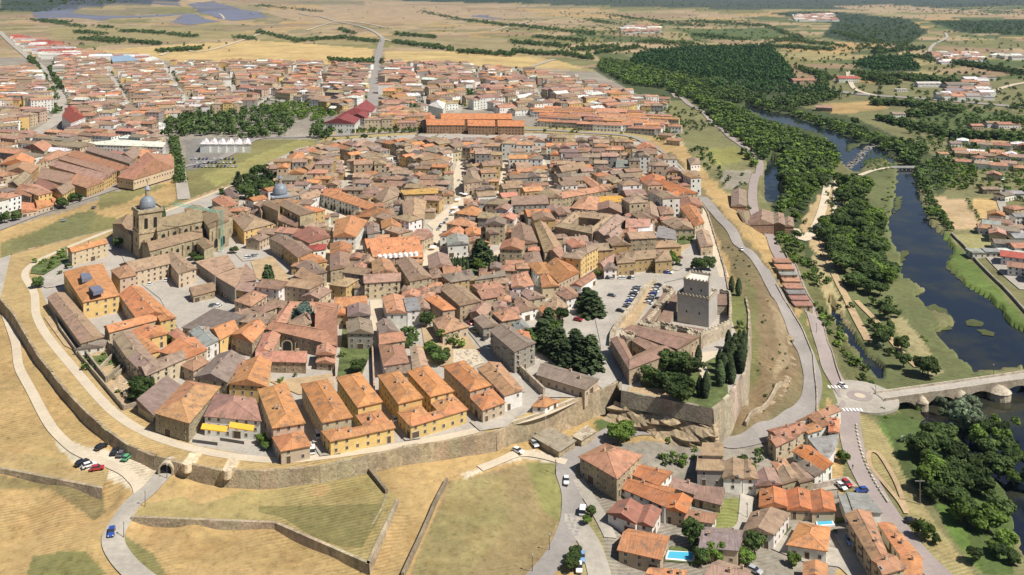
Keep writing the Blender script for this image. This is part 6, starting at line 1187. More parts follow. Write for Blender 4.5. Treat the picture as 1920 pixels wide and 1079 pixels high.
car(741,788,-2,-6,'white','white car in the dark alley below the third apartment block',False,True); car(882,608,4,3,'red','red car at the top of the sloping street left of the conifers',False,True); car(893,622,3,-3,'yellow','yellow-green car on the sloping street below the red car',False,True); car(908,638,4,-3,'black','black car in the shade of the sloping street',False,True); car(921,653,4,-2,'white','white car second from the bottom in the sloping street',False,True); car(929,656,4,-2,'silver','silver car beside the white one in the sloping street',False,True); car(947,675,4,-3,'darkred','dark red car lowest in the sloping street',False,True)
ORD = ['first','second','third','fourth','fifth','sixth','seventh','eighth','ninth','tenth','eleventh','twelfth','thirteenth','fourteenth','fifteenth','sixteenth','seventeenth','eighteenth','nineteenth','twentieth']
cl_ = ['silver','grey','white','black','silver','white','blue']
for i in range(9): col = cl_[i%7]; car(1194-i*2.3,541+i*4.6,-5,-1,col,f'{col} car, {ORD[i]} from the top of the row left of the castle forecourt wall',False,True,'cars beside the castle forecourt')
for i in range(7): col = cl_[(i+3)%7]; car(1233-i*3,537+i*5.5,-5,-1,col,f'{col} car, {ORD[i]} from the top of the row inside the castle forecourt',False,True,'cars inside the castle forecourt')
for i,u in enumerate((1126,1139,1147,1163,1170,1180,1187)): col = ['black','black','silver','white','white','black','white'][i]; car(u,523,1,-4,col,f'{col} car, {ORD[i]} from the left in the row in front of the courthouse',False,True,'cars in front of the courthouse')
for t in ((1247,513,'blue','blue car left of the pair in front of the right wing of the courthouse'),(1254,513,'white','white car right of the pair in front of the right courthouse wing'),(1274,485,'darkred','dark red car beside the walled garden wall'),(1272,499,'black','black car parked under the tree right of the courthouse'),(1147,557,'grey','grey car on the square beside the round-topped conifer'),(1163,586,'black','black car at the lower end of the castle square'),(1084,602,'red','red car under the tall conifers')): car(t[0],t[1],5,1,t[2],t[3],False,True)
for i,(u,v) in enumerate(((463,484),(469,484),(474,482),(480,481),(410,575) ,(398,575),(313,527),(282,535))): col = ['white','silver','grey','silver','white','grey','white','white'][i]; car(u,v,4,-3,col,f'{col} car {"in the row behind the garden square" if i<4 else "alone near the great church"}, {ORD[i]} of eight',False,True)
for i,(u,v) in enumerate(((120,416),(176,392),(288,342),(335,552) ,(1276,318),(1283,337),(1284,343),(1394,238),(1350,246),(1338,234))): col = cl_[i%7]; (car(u,v,6,-3,col,f'{col} car, {ORD[i]} from the left on the roads round the old town') if v<520 else None)
for i,(u,v) in enumerate(((838,413),(833,420),(828,422),(825,427),(822,432),(828,390),(846,400),(860,340),(866,310),(810,445),(814,460),(806,440))): 
    col = cl_[i%7]; car(u,v,2,-5,col,f'{col} car parked {ORD[i]} along the pale main square',False,True,'cars on the main square')
for i in range(36):
    u = 360+(i%12)*7+(i//12)*3; v = 300+(i//12)*7; col = cl_[(i*5)%7]; car(u,v,1,-4,col,f'{col} car, {ORD[i%12]} in the {ORD[i//12]} row of the big car park',group='cars in the big car park')
# lamps
def lamp_mesh():
    b = MB(); b.ring([circ(0,0,.12,-.3,6),circ(0,0,.07,4.2,6)],0,(.06,.06,.06)); h_ = MB(); h_.ring([circ(0,0,.16,4.2,6),circ(0,0,.28,4.75,6),circ(0,0,.1,5,6)],0,(.35,.35,.33)); r=[]
    for m_,nm in ((b,'post'),(h_,'lantern')): o = m_.build(nm,M['metal']); r.append(o.data); bpy.data.objects.remove(o)
    return r
lm = lamp_mesh()
for i,(u,v,lab) in enumerate(((313,899,'street lamp just below the arched gateway'),(272,951,'street lamp halfway down the curving lane'),(232,1010,'street lamp right of the blue car'),(1030,1033,'street lamp in the brown field left of the road bend'),(998,1073,'street lamp near the bottom edge beside the approach road'),(1042,890,'street lamp at the top right corner of the brown field'),(1531,625,'street lamp on the riverside road below the row of tiny roofs'),(1642,745,'lamp post where the bridge meets the roundabout'),(1863,704,'lamp post on the bridge parapet'),(1401,972,'lamp post in the lane beside the grass lot'),(1571,935,'lamp post beside the orange terrace of three units'))):
    x,y,z = P(u,v); r = empty('street_lamp',(x,y,z))
    for d,nm in zip(lm,('post','lantern')): o = bpy.data.objects.new(nm,d); C.objects.link(o); o.parent = r
    tag(r,lab,'street lamp','street lamps')
# electricity pole
x,y,z = P(1725,946); pl = empty('electricity_pole',(x,y,z)); b = MB(); b.ring([circ(0,0,.2,-.5,6),circ(0,0,.12,8,6)],0,(.2,.17,.14)); b.build('pole',M['metal'],pl); b = MB(); b.box(-1.6,-.08,7.5,1.6,.08,7.7,0,(.3,.28,.26)); b.build('crossarm',M['metal'],pl); tag(pl,'wooden electricity pole with crossarm in front of the riverside trees','utility pole')
# pools
def pool(tile, s, lab, m2=.9):
    pts = T(tile,s); c = P(sum(p[0] for p in pts)/4,sum(p[1] for p in pts)/4); z = c[2]+.35; w2 = [un(u,v,z) for u,v in pts]; cx,cy = c[0],c[1]; r = empty('swimming_pool',(0,0,0))
    b = MB(); o4 = [(cx+(x-cx)*1.16,cy+(y-cy)*1.3) for x,y in w2]; wallquad(b,ccw(o4),z-1.2,z,(.8,.76,.7)); b.build('surround',M['white'],r)
    b = MB(); b.face([(x,y,z+.03) for x,y in ccw(w2)]); b.build('water',M['pool'],r); tag(r,lab,'swimming pool'); OCC.append(w2)
pool('23','1180 895 1365 905 1350 960 1160 945','turquoise swimming pool with white edge beside the half brown half orange villa'); pool('33','365 665 475 665 490 690 375 698','small deep blue swimming pool behind the terrace of three units'); pool('31','1710 240 1770 250 1755 265 1700 258','distant turquoise swimming pool among trees of the far bank')
for tile,s,lab in (('23','830 960 1060 1005 1040 1030 900 1000','lawn'),('33','80 800 130 710 180 720 100 815','lawn'),('33','490 650 575 645 580 680 500 690','lawn'),('23','1190 860 1370 880 1350 990 1140 975','lawn')):
    pts = T(tile,s); w2 = [P(u,v) for u,v in pts]; b = MB(); b.face([(x,y,z+.25) for x,y,z in w2]); o = b.build('lawn',M['grass']); 
    if o.data.polygons[0].normal.z<0: o.data.flip_normals()
    tag(o,kind='structure')
# parasols and awnings on the square
for i,(u,v) in enumerate(((845,377),(866,368),(872,370),(858,380),(852,395),(862,402),(850,405),(835,442),(828,460),(812,470))):
    x,y = un(u,v,0); r = empty('parasol',(x,y,0)); b = MB(); b.ring([circ(0,0,.05,0,6),circ(0,0,.05,2.6,6)],0,(.6,.6,.6)); b.build('pole',M['metal'],r); b = MB(); b.ring([circ(0,0,2.2,2.3,8),circ(0,0,.1,3,8)],0,(.8,.78,.72)); b.build('canopy',M['white'],r); tag(r,f'white café parasol, {ORD[i]} counting down the main square','parasol','parasols on the main square')
x,y,z = P(1599,883); me = bpy.data.meshes.new('person'); pv_ = [(0,0,.95),(0,0,1.2),(0,0,1.42),(0,.02,1.55),(0,.03,1.68),(.2,0,1.4),(.27,.02,1.12),(.28,.1,.86),(-.2,0,1.4),(-.27,-.02,1.12),(-.28,-.06,.86),(.1,.0,.9),(.11,.16,.5),(.11,.12,.06),(.11,.28,.03),(-.1,0,.9),(-.11,-.1,.5),(-.11,-.22,.08),(-.11,-.08,.03)]
me.from_pydata(pv_, [(0,1),(1,2),(2,3),(3,4),(2,5),(5,6),(6,7),(2,8),(8,9),(9,10),(0,11),(11,12),(12,13),(13,14),(0,15),(15,16),(16,17),(17,18)], []); me.materials.append(M['dark2']); pe = bpy.data.objects.new('person', me); C.objects.link(pe); pe.location = (x,y,z+.6); 
pe.modifiers.new('skin','SKIN'); pe.modifiers.new('sub','SUBSURF').levels = 1
for i_, r_ in enumerate((.15,.14,.16,.06,.11,.06,.045,.04,.06,.045,.04,.09,.06,.045,.04,.09,.06,.045,.04)): me.skin_vertices[0].data[i_].radius = (r_,r_)
me.skin_vertices[0].data[0].use_root = True
tag(pe, 'person in dark clothes walking on the riverside road near its paved corner', 'person')
# roof solar panels on the seminary
for s in ('600 975 670 968 692 1000 615 1018','665 1075 745 1062 775 1095 700 1115'):
    w2 = ccw([un(u,v,12) for u,v in T('01',s)]); b = MB(); wallquad(b,w2,10.5,12.2,(.4,.4,.4)); o = b.build('solar_panel',M['solar']); sem = bpy.data.objects['seminary']; o.parent = sem; o.matrix_parent_inverse = Matrix.Translation(-sem.location)
for i in range(8):                                          # market domes
    x,y = un(*T('11',f'{925+i*39} {845-i*3}')[0],8.5); b = MB(); b.ring([circ(x,y,1.3,7.5,10),circ(x,y,1.2,9,10),circ(x,y,.5,9.6,10)],0,(.8,.8,.76)); mk = bpy.data.objects['market_hall']; o = b.build('roof_dome',M['white']); o.parent = mk; o.matrix_parent_inverse = Matrix.Translation(-mk.location)
# =====================================================================  TREES
def leafq(mb, p, n, s):
    n = n.normalized(); t = n.orthogonal().normalized(); a = random.random()*6.28; t = (Matrix.Rotation(a,3,n) @ t); b_ = n.cross(t); s2 = s*random.uniform(.6,1.1)
    mb.face([p-t*s-b_*s2*.4, p+t*s*.3-b_*s2, p+t*s+b_*s2*.3, p-t*s*.2+b_*s2])
def crown(kind, nleaf, seed):
    random.seed(seed); b = MB(); V3 = Vector
    if kind in ('round','far'):
        nb_ = 11 if kind == 'round' else 5; bl = [(V3((0,0,.62)),.30)]
        for k in range(nb_): a = k*2.4+random.random(); r = random.uniform(.15,.32); z = random.uniform(.36,.86); bl.append((V3((r*math.cos(a)*(1.25-z*.5),r*math.sin(a)*(1.25-z*.5),z)),random.uniform(.13,.22)))
        for k in range(nleaf):
            c,r = random.choice(bl); d = V3((random.gauss(0,1),random.gauss(0,1),random.gauss(0,1)+.25)).normalized(); rr = r*random.uniform(.7,1.08); leafq(b, c+d*rr, d+V3((random.gauss(0,.35),random.gauss(0,.35),random.gauss(0,.35))), .052 if kind=='round' else .13)
    elif kind == 'cypress':
        for k in range(nleaf):
            z = random.random(); r = .11*(math.sin(min(1,z*1.5+.25)*1.57))*(1-z**3)+.012; a = random.random()*6.28; d = V3((math.cos(a),math.sin(a),.5)); leafq(b, V3((r*math.cos(a),r*math.sin(a),.04+z*.96)), d+V3((random.gauss(0,.3),random.gauss(0,.3),0)), .035)
    elif kind == 'conifer':
        for t in range(13):
            z = .12+t*.068; R_ = .34*(1-z)**.75+.03; nbch = 9 if t<9 else 6; a0 = random.random()*6
            for q in range(nbch):
                a = a0+q*6.283/nbch+random.uniform(-.2,.2); Rb = R_*random.uniform(.7,1.15)
                for k in range(max(4,nleaf//(13*9))):
                    f = random.random()**.6; p = V3((Rb*f*math.cos(a)+random.gauss(0,.025),Rb*f*math.sin(a)+random.gauss(0,.025),z-.06*f+random.gauss(0,.012))); leafq(b,p,V3((math.cos(a)*.4,math.sin(a)*.4,1))+V3((random.gauss(0,.3),random.gauss(0,.3),0)),.05)
    elif kind == 'shrub':
        for k in range(nleaf):
            d = V3((random.gauss(0,1),random.gauss(0,1),abs(random.gauss(0,1)))).normalized(); r = .5*(1+.25*math.sin(5*d.x+seed)*math.cos(4*d.y))*random.uniform(.8,1.05); leafq(b, V3((d.x*r,d.y*r,d.z*r*1.3)), d+V3((random.gauss(0,.3),)*3), .1)
    return b
def trunk(h_, r_, limbs=True):
    b = MB(); b.ring([circ(0,0,r_*1.4,-.08,7),circ(0,0,r_,.1,7),circ(0,0,r_*.5,h_,7)])
    if limbs:
        for k in range(5):
            a = k*1.3; p0 = Vector((0,0,.22+.05*k)); p1 = Vector((.2*math.cos(a),.2*math.sin(a),.5+.04*k)); d = (p1-p0); t = d.orthogonal().normalized(); s_ = d.cross(t).normalized()
            for (u0,u1) in ((t,s_),(s_,-t),(-t,-s_),(-s_,t)): b.face([p0+u0*r_*.4,p0+u1*r_*.4,p1+u1*r_*.15,p1+u0*r_*.15])
    return b
st_ = random.getstate(); TT = {}
def tmpl(key, cmb, tmb, m):
    o = cmb.build('crown', m); t = tmb.build('trunk', M['bark']); TT[key] = (o.data, t.data); bpy.data.objects.remove(o); bpy.data.objects.remove(t)
for s_ in range(3): tmpl(f'broad{s_}', crown('round',1500,s_), trunk(.5,.03), M['leaf']); tmpl(f'bright{s_}', crown('round',1300,10+s_), trunk(.5,.03), M['leaf2'])
for s_ in range(2): tmpl(f'conifer{s_}', crown('conifer',2200,20+s_), trunk(.9,.02,False), M['needle'])
tmpl('cypress0', crown('cypress',700,30), trunk(.6,.02,False), M['needle']); tmpl('shrub0', crown('shrub',320,31), trunk(.3,.03,False), M['leaf']); tmpl('shrub1', crown('shrub',320,33), trunk(.3,.03,False), M['leaf2']); tmpl('willow0', crown('round',1500,40), trunk(.4,.03), M['willow']); tmpl('poplar0', crown('round',900,44), trunk(.6,.02,False), M['poplar']); tmpl('cedar0', crown('round',1600,41), trunk(.5,.03,False), M['cedar'])
FAR = []
for s_ in range(3):
    b = crown('far',46,50+s_); FAR.append(np.array(b.v,np.float32).reshape(-1,4,3))
b = crown('cypress',60,55); FARC = np.array(b.v,np.float32).reshape(-1,4,3); FARC[:,:,:2] *= 1.2
random.setstate(st_)
TREES = []                                                   # (x,y,z,height,spread,kind)
def tree(u, v, h_, kind='broad', sp=1.0, town=False):
    x,y,z = (*un(u,v,0),0) if town else P(u,v); TREES.append((x,y,z,h_,sp,kind,True))
def wood(poly, spacing, h_, kinds='broad', sp=1.0, town=False, seed=1, jit_=.45, avoid=True, keep=1.0, force=False):
    rr = np.random.default_rng(seed); w2 = [un(u,v,0 if town else -12) for u,v in poly]
    if not town:
        U = np.array([p[0] for p in poly],float); V = np.array([p[1] for p in poly],float); X,Y,Z = PV(U,V); w2 = list(zip(X,Y))
    x0=min(p[0] for p in w2); x1=max(p[0] for p in w2); y0=min(p[1] for p in w2); y1=max(p[1] for p in w2)
    X,Y = np.meshgrid(np.arange(x0,x1,spacing),np.arange(y0,y1,spacing)); X = X.ravel()+rr.uniform(-jit_,jit_,X.size)*spacing; Y = Y.ravel()+rr.uniform(-jit_,jit_,Y.size)*spacing
    k = inside(w2,X,Y) & (rr.random(X.size) < keep); X,Y = X[k],Y[k]
    for wp in WPOLY: m = ~inside(wp,X,Y) | force; X,Y = X[m],Y[m]
    Z = np.zeros(len(X)) if town else zsm(X,Y)
    ks = kinds.split()
    for x,y,z in zip(X,Y,Z):
        if avoid:
            i,j = int((x-GX0)/GS), int((y-GY0)/GS)
            if 0<=i<GW and 0<=j<GH and occ[j,i]: continue
        TREES.append((x,y,z,h_*rr.uniform(.7,1.2),sp*rr.uniform(.85,1.15),ks[rr.integers(len(ks))],False))
def line(pts, spacing, h_, kind='broad', sp=1.0, town=False, jw=1.0):
    w2 = [(*un(u,v,0),0) if town else P(u,v) for u,v in pts]
    for a,c in zip(w2,w2[1:]):
        n = max(1,int(math.dist(a[:2],c[:2])/spacing))
        for i in range(n): t=(i+.5)/n; x=a[0]+(c[0]-a[0])*t+random.uniform(-jw,jw); y=a[1]+(c[1]-a[1])*t+random.uniform(-jw,jw); TREES.append((x,y,0 if town else a[2]+(c[2]-a[2])*t,h_*random.uniform(.8,1.15),sp,kind,False))
# notable trees
for t in ((1018,655,17,'conifer',1.25),(1048,672,17,'conifer',1.2),(1078,672,16,'conifer',1.2),(1108,692,18,'conifer',1.15),(1028,622,14,'conifer',1.2),(1000,655,12,'broad',1.1),(1040,642,11,'bright',1.1),(1108,590,15,'conifer',1.7),(1100,575,12,'conifer',1.6),(1085,690,18,'conifer',1.2),(1060,690,15,'conifer',1.2),(1055,605,9,'broad',1),(567,606,12,'cedar',1.2),
          (500,535,14,'conifer',.8),(506,530,12,'conifer',.8),(263,740,9,'broad',1.2),(262,755,9,'broad',1.2),(280,738,7,'broad',1),(905,500,18,'conifer',1.5),(900,488,16,'conifer',1.4),(897,515,11,'bright',.8),(315,645,5,'broad',1.4),(322,640,5,'bright',1.3),(304,648,4,'broad',1.3),
          (1010,400,7,'broad',1),(1062,368,11,'conifer',.8),(365,488,6,'broad',1.5),(372,495,6,'broad',1.4),(437,476,5,'broad',1.5),(222,465,7,'broad',1),(218,462,6,'broad',1),(71,540,7,'broad',1.2),(1182,468,9,'broad',1),(1195,462,11,'conifer',.9),(1178,405,10,'conifer',.9),(1203,405,12,'conifer',.8),(1190,408,9,'broad',1.1),(1262,497,10,'bright',1),(1314,510,9,'broad',1.3),(1330,506,9,'broad',1.2),(1305,508,7,'broad',1.1),(672,700,6,'broad',1.6),(1120,520,5,'bright',1.3),
          (665,620,4,'broad',1.2),(760,630,5,'broad',1.2),(773,645,6,'broad',1.1),(765,652,5,'broad',1.2),(495,837,4,'bright',1.4),(490,830,4,'bright',1.2),(500,845,3,'broad',1.4)): tree(*t, town=True)
for (u,v) in ((1252,735),(1272,757),(1285,742),(1220,725),(1290,705),(1275,700),(1250,695)): tree(u,v,10,'broad',1.2,True)
for (u,v,h_) in ((1310,682,11),(1313,745,12),(1322,748,13),(1350,725,15),(1358,715,16),(1366,705,16),(1374,695,17),(1382,690,17),(1388,700,16),(1362,690,15),(1378,675,16),(1392,680,16),(1350,700,14),(1371,720,14),(1387,665,15),(1385,555,13),(1372,548,12),(1325,735,12),(1366,655,12),(1395,655,12)): tree(u,v,h_*.85,'cypress',1.45,True)
for (u,v) in ((848,505),(853,504),(858,503),(863,506),(868,502),(843,505),(876,508),(930,500),(936,498),(920,510),(926,509),(950,512),(775+1,475),): tree(u,v,8,'cypress',1.2,True)
tree(777-480,415,12,'cypress',1.3,True); tree(306,415,12,'cypress',1.3,True); tree(1251,342,9,'cypress',1.2,True); tree(1256,340,10,'cypress',1.2,True)
for (u,v,h_,k_) in ((1155,835,10,'bright'),(1170,830,9,'bright'),(1177,822,8,'bright'),(1300,1022,9,'broad'),(1415,1042,8,'broad'),(1398,1060,7,'bright'),(1345,1052,7,'bright'),(1315,1058,6,'broad'),(1733,1010,8,'bright'),(1755,1022,4,'broad'),(1694,690,9,'broad'),(1740,708,12,'broad'),(1730,702,10,'broad'),(1690,660,10,'broad'),(1665,600,9,'broad'),(1684,596,5,'broad'),(1670,620,6,'broad'),(1582,868,6,'bright'),(1805,800,12,'willow'),(1820,805,12,'willow'),(1790,795,9,'willow'),(1830,818,10,'willow'),(1405,893,6,'bright'),(1395,880,6,'broad'),(1495,450,8,'broad'),(1492,415,10,'bright'),(1535,440,10,'willow'),(1500,400,10,'broad'),(1603,235,13,'broad'),(1490,1062,5,'bright'),(1255,975,4,'broad'),(1110,970,4,'broad'),(1100,985,4,'bright'),(1075,1060,5,'broad'),(1073,1072,5,'broad'),(1078,1050,5,'broad'),(115,390,9,'broad'),(30,415,9,'broad'),(8,420,10,'broad'),(118,392,9,'broad'),(135,380,9,'broad'),(148,378,8,'broad'),(5,350,9,'broad'),(683,262,8,'broad'),(1905,240,13,'broad'),(1790,262,12,'conifer'),(1784,262,12,'conifer'),(1900,250,8,'broad'),(1840,242,12,'cypress')): tree(u,v,h_,k_,1.1)
wood([(310,215),(440,210),(520,212),(555,230),(540,258),(470,262),(400,255),(305,260)],10,13,'broad broad conifer',1.15,seed=1,avoid=False); wood([(485,202),(560,195),(650,190),(668,205),(600,228),(540,225),(500,215)],9,9,'bright',1.1,seed=2,avoid=False)
wood([(590,235),(625,240),(620,266),(585,262)],8,12,'broad',1,seed=3,avoid=False); wood([(625,243),(795,243),(795,250),(625,252)],6,6,'broad',1.1,seed=4,avoid=False); wood([(875,175),(930,170),(1010,182),(1000,195),(880,192)],9,10,'broad',1.1,seed=5,avoid=False)
wood([(350,150),(405,145),(440,160),(380,172),(340,165)],9,11,'broad',1,seed=6,avoid=False); wood([(440,120),(500,130),(540,150),(500,150)],14,13,'broad',1,seed=7); wood([(755,205),(780,195),(785,215),(760,222)],8,12,'broad',1,seed=8,avoid=False)
for l in ([(328,262),(345,345)],[(322,262),(332,345)]): line(l,7,8,'broad',1.2)
for l in ([(55,110),(75,140),(100,180)],[(95,130),(115,170)],[(70,150),(102,190)],[(85,195),(112,215)]): line(l,11,11,'broad',1.2,jw=4)
wood(T('01','1750 320 1900 250 2100 260 2080 400 1850 430'),7,12,'broad conifer',1.1,True,9,avoid=False); wood(T('01','1650 370 1800 440 1800 540 1720 520'),8,6,'broad',1.2,True,10,avoid=False)
wood(T('01','240 900 500 800 510 870 340 980'),6,3.5,'bright shrub1',1.5,True,11,avoid=False); line([(140,495),(165,490),(190,482)],7,5,'bright',1.2,True); line([(110,520),(130,500)],7,4,'broad',1.3,True)
wood(T('11','490 440 760 540 740 560 480 480'),7,4.2,'bright',1.2,True,12,avoid=False,jit_=.15); wood(T('12','1250 240 1500 340 1560 460 1400 600 1300 520 1100 320'),8,6.5,'broad broad bright',1.2,True,13,avoid=False)
wood(T('12','640 470 700 480 690 640 630 640'),7,3.5,'broad',1.2,True,14,avoid=False); wood(T('12','1300 560 1400 540 1420 650 1310 640'),6,7,'broad',1.2,True,15,avoid=False); wood(T('12','90 700 270 680 260 760 110 780'),6,4,'bright broad',1.2,True,16,avoid=False); wood(T('12','290 660 360 650 350 780 300 780'),7,3.5,'broad',1.2,True,17,avoid=False)
wood(T('21','1235 660 1350 655 1350 740 1240 760'),5,4,'bright',1.4,True,18,avoid=False); wood(T('22','1180 540 1400 520 1540 560 1480 900 1260 860 1150 700'),10,7,'broad broad cypress',1.2,True,19,avoid=False,keep=.7); wood(T('22','1640 290 1780 290 1770 360 1640 350'),6,6,'broad',1.3,True,20,avoid=False); wood(T('02','600 540 700 560 720 650 640 630'),6,4,'broad',1.3,True,21,avoid=False)
wood(T('23','1100 190 1300 180 1390 210 1370 300 1150 300'),3.2,3,'shrub0 shrub1 bright',1.3,seed=22,avoid=False); wood(T('23','1290 80 1420 100 1410 180 1300 160'),3.2,3,'shrub1 bright',1.3,seed=23,avoid=False); wood(T('23','1130 60 1200 50 1190 130 1120 130'),3.2,2.5,'shrub0 shrub1',1.3,seed=24,avoid=False); wood(T('23','560 570 640 580 660 760 590 740'),5,2.6,'bright shrub0',1.3,seed=25,avoid=False)
# island and river woods
wood(T('31','100 0 460 0 540 130 500 200 400 330 250 480 100 560 60 500 150 400 90 300 90 150'),9,12,'broad broad bright',1.35,seed=30,avoid=False); wood(T('31','530 330 680 280 740 340 720 460 820 560 860 700 860 900 960 1079 600 1079 520 900 440 800 400 640 560 560 530 450'),9.5,13,'broad broad bright',1.35,seed=31,avoid=False)
wood(T('32','560 0 900 0 960 60 940 160 860 230 760 200 680 100'),9,9,'broad',1.2,seed=32,avoid=False); wood(T('32','680 220 760 200 920 360 900 460 760 380'),8,8,'broad',1.2,seed=33,avoid=False); wood(T('32','800 400 880 420 1060 700 960 700'),7,5,'willow broad',1.2,seed=34,avoid=False)
wood(T('32','330 80 400 100 560 350 700 560 830 740 780 760 640 640 500 420 400 260'),6,5,'broad bright',1.3,seed=35,avoid=False); wood(T('31','0 650 60 640 250 760 300 900 480 1079 300 1079 200 900'),6.5,6,'broad bright',1.25,seed=36,avoid=False); wood(T('32','500 80 640 120 640 220 560 190'),7,5,'broad',1.2,seed=37,avoid=False)
wood(T('31','430 290 450 290 450 480 430 480'),6,6,'broad',1,seed=38,avoid=False); wood(T('31','480 290 500 290 500 520 475 520'),6,6,'broad',1,seed=39,avoid=False); wood(T('31','250 560 420 620 400 780 330 700'),9,5,'broad',1,seed=40,avoid=False); wood(T('31','340 800 520 1060 600 1079 460 840'),10,4,'broad',.8,seed=41,avoid=False)
wood([(1130,112),(1230,130),(1330,155),(1340,205),(1400,225),(1430,290),(1430,330),(1400,300),(1370,255),(1310,200),(1250,168),(1180,160),(1120,130)],9.5,11,'broad broad bright',1.4,seed=42,avoid=True); wood([(1400,190),(1440,195),(1520,220),(1600,240),(1680,268),(1720,300),(1700,330),(1690,290),(1600,262),(1520,232),(1440,212),(1395,205)],9,10,'broad broad bright',1.4,seed=43)
wood(T('31','1090 200 1180 80 1150 0 780 0 950 60'),10,12,'broad',1.2,seed=44); wood(T('31','1090 230 1300 100 1560 180 1600 300 1480 360 1230 350 1180 340 1300 560 1390 620 1330 680 1250 620 1150 480'),9,8,'broad bright',1.2,seed=45,avoid=False,keep=.8); wood(T('31','1600 120 1918 180 1918 230 1640 200'),9,7,'broad bright',1.2,seed=46,keep=.7)
wood([(1330,150),(1440,190),(1575,175),(1572,185),(1500,205),(1390,195),(1340,190)],10,13,'broad',1.2,seed=47)
wood([(1225,98),(1300,92),(1440,90),(1480,128),(1495,158),(1400,156),(1320,150),(1235,138),(1180,124),(1190,108)],12.5,17,'poplar',.68,seed=48,jit_=.12,avoid=False); wood([(1320,160),(1430,158),(1570,172),(1540,180),(1430,178),(1330,170)],13,15,'poplar',.75,seed=49,jit_=.15); wood([(1597,125),(1635,110),(1705,110),(1728,134),(1640,137)],15,16,'poplar',.75,seed=50,jit_=.15,avoid=False)
wood(T('33','1090 230 1180 110 1350 70 1450 180 1500 270 1620 350 1700 480 1620 560 1740 660 1740 760 1640 830 1380 740 1480 620 1420 560 1250 540 1080 470 1120 380 1220 330'),7,10,'broad broad bright',1.3,seed=51,avoid=False,force=True); wood(T('33','1450 860 1640 840 1830 800 1880 1000 1850 1079 1560 1000'),6,6,'bright broad',1.2,seed=52,avoid=False,force=True); wood(T('33','1500 0 1918 -60 1990 150 1990 600 1900 520 1830 400 1700 320 1600 180'),8,9,'broad broad bright',1.15,seed=53,avoid=False,force=True)
wood(T('32','1280 880 1540 860 1620 1040 1500 1079 1300 1000'),6,7,'willow',1.3,seed=54,avoid=False,force=True); wood(T('32','1580 1000 1918 960 1918 1079 1600 1079'),7,7,'broad bright',1.2,seed=55,avoid=False,force=True); wood(T('33','960 0 1120 60 1170 180 1100 160 1000 60'),6,4,'willow bright',1.3,seed=56,avoid=False); wood(T('32','820 900 1140 880 1100 1060 860 1040'),7,2.2,'shrub1 shrub0',1.6,seed=57,avoid=False,keep=.5,force=True)
wood([(1665,330),(1690,340),(1670,440),(1660,500),(1690,600),(1810,690),(1790,700),(1680,600),(1640,440)],7,2.0,'shrub1 shrub0',2.2,seed=58,avoid=False,keep=.5)
wood([(1630,285),(1670,295),(1680,315),(1640,325),(1615,310)],6,2.5,'shrub1',1.6,seed=59,avoid=False,force=True)
# slope below the walls, verge bushes
wood([(1230,290),(1330,395),(1420,500),(1430,600),(1500,620),(1480,760),(1380,810),(1400,720),(1410,580),(1340,430)],12,2.0,'shrub0',1.5,seed=60,keep=.35); wood([(1330,300),(1400,330),(1430,430),(1400,400),(1340,330)],9,5,'broad',1.2,seed=61,keep=.5); wood([(1260,200),(1330,215),(1360,240),(1300,250),(1240,270),(1190,230)],11,6,'broad',1.2,seed=62,keep=.7); wood([(1300,275),(1345,290),(1340,325),(1290,300)],9,6,'broad',1.2,seed=63,keep=.8)
wood([(1540,500),(1560,520),(1600,640),(1580,650)],7,3,'shrub0 shrub1',1.3,seed=64,keep=.7); wood([(700,895),(800,865),(880,855),(870,870),(760,895),(720,905)],5,1.5,'shrub0 shrub1',1.6,seed=65,keep=.7); wood([(0,890),(190,905),(190,960),(160,930),(0,905)],5,1.3,'shrub0',1.6,seed=66,keep=.35); wood([(60,1050),(150,1040),(190,1075),(60,1079)],6,1.1,'shrub1',1.6,seed=67,keep=.3)
wood([(1110,815),(1170,780),(1220,800)],8,1.5,'shrub1',1.5,seed=68,keep=.3); wood([(1120,900),(1140,1000),(1350,1000),(1560,1040),(1580,1079),(1120,1079)],13,4,'broad bright',1.2,seed=69,keep=.45)
wood([(105,112),(330,125),(560,122),(700,130),(695,200),(480,200),(300,230),(220,262),(120,262)],13,7,'broad broad bright',1.1,seed=80,keep=.5)
wood([(720,122),(960,128),(1130,160),(1240,190),(1160,205),(800,205),(715,200)],14,7,'broad broad bright',1.1,seed=81,keep=.45); wood([(0,135),(60,130),(100,250),(0,400),(-100,300)],14,7,'broad',1.1,seed=82,keep=.4)
wood([(1005,205),(1130,195),(1250,215),(1300,240),(1250,262),(1010,250)],11,6,'broad bright',1.1,seed=83,keep=.6); wood([(600,258),(1200,262),(1240,290),(1100,256),(600,270)],9,4,'shrub0',1.3,seed=84,keep=.4)
wood([(1740,260),(1920,262),(1990,400),(1900,380),(1760,340)],9,6,'broad bright',1.2,seed=85,keep=.55); wood([(1700,215),(1920,212),(1920,262),(1700,255)],15,7,'broad',1.2,seed=86,keep=.3)
wood([(1410,540),(1440,560),(1490,690),(1440,770),(1400,790),(1412,680)],6,1.3,'shrub0 shrub1',1.5,seed=87,keep=.4); wood([(1330,400),(1400,480),(1420,540),(1370,520),(1345,450)],6,1.4,'shrub0 shrub1',1.5,seed=88,keep=.35)
wood([(0,600),(40,700),(150,860),(0,880)],9,.8,'shrub0',1.6,seed=89,keep=.12); wood([(250,1000),(700,1079),(400,1079)],8,.7,'shrub1 shrub0',1.6,seed=90,keep=.15); wood([(860,900),(1050,880),(1050,980),(780,1079)],7,.6,'shrub1 shrub0',1.6,seed=91,keep=.15)
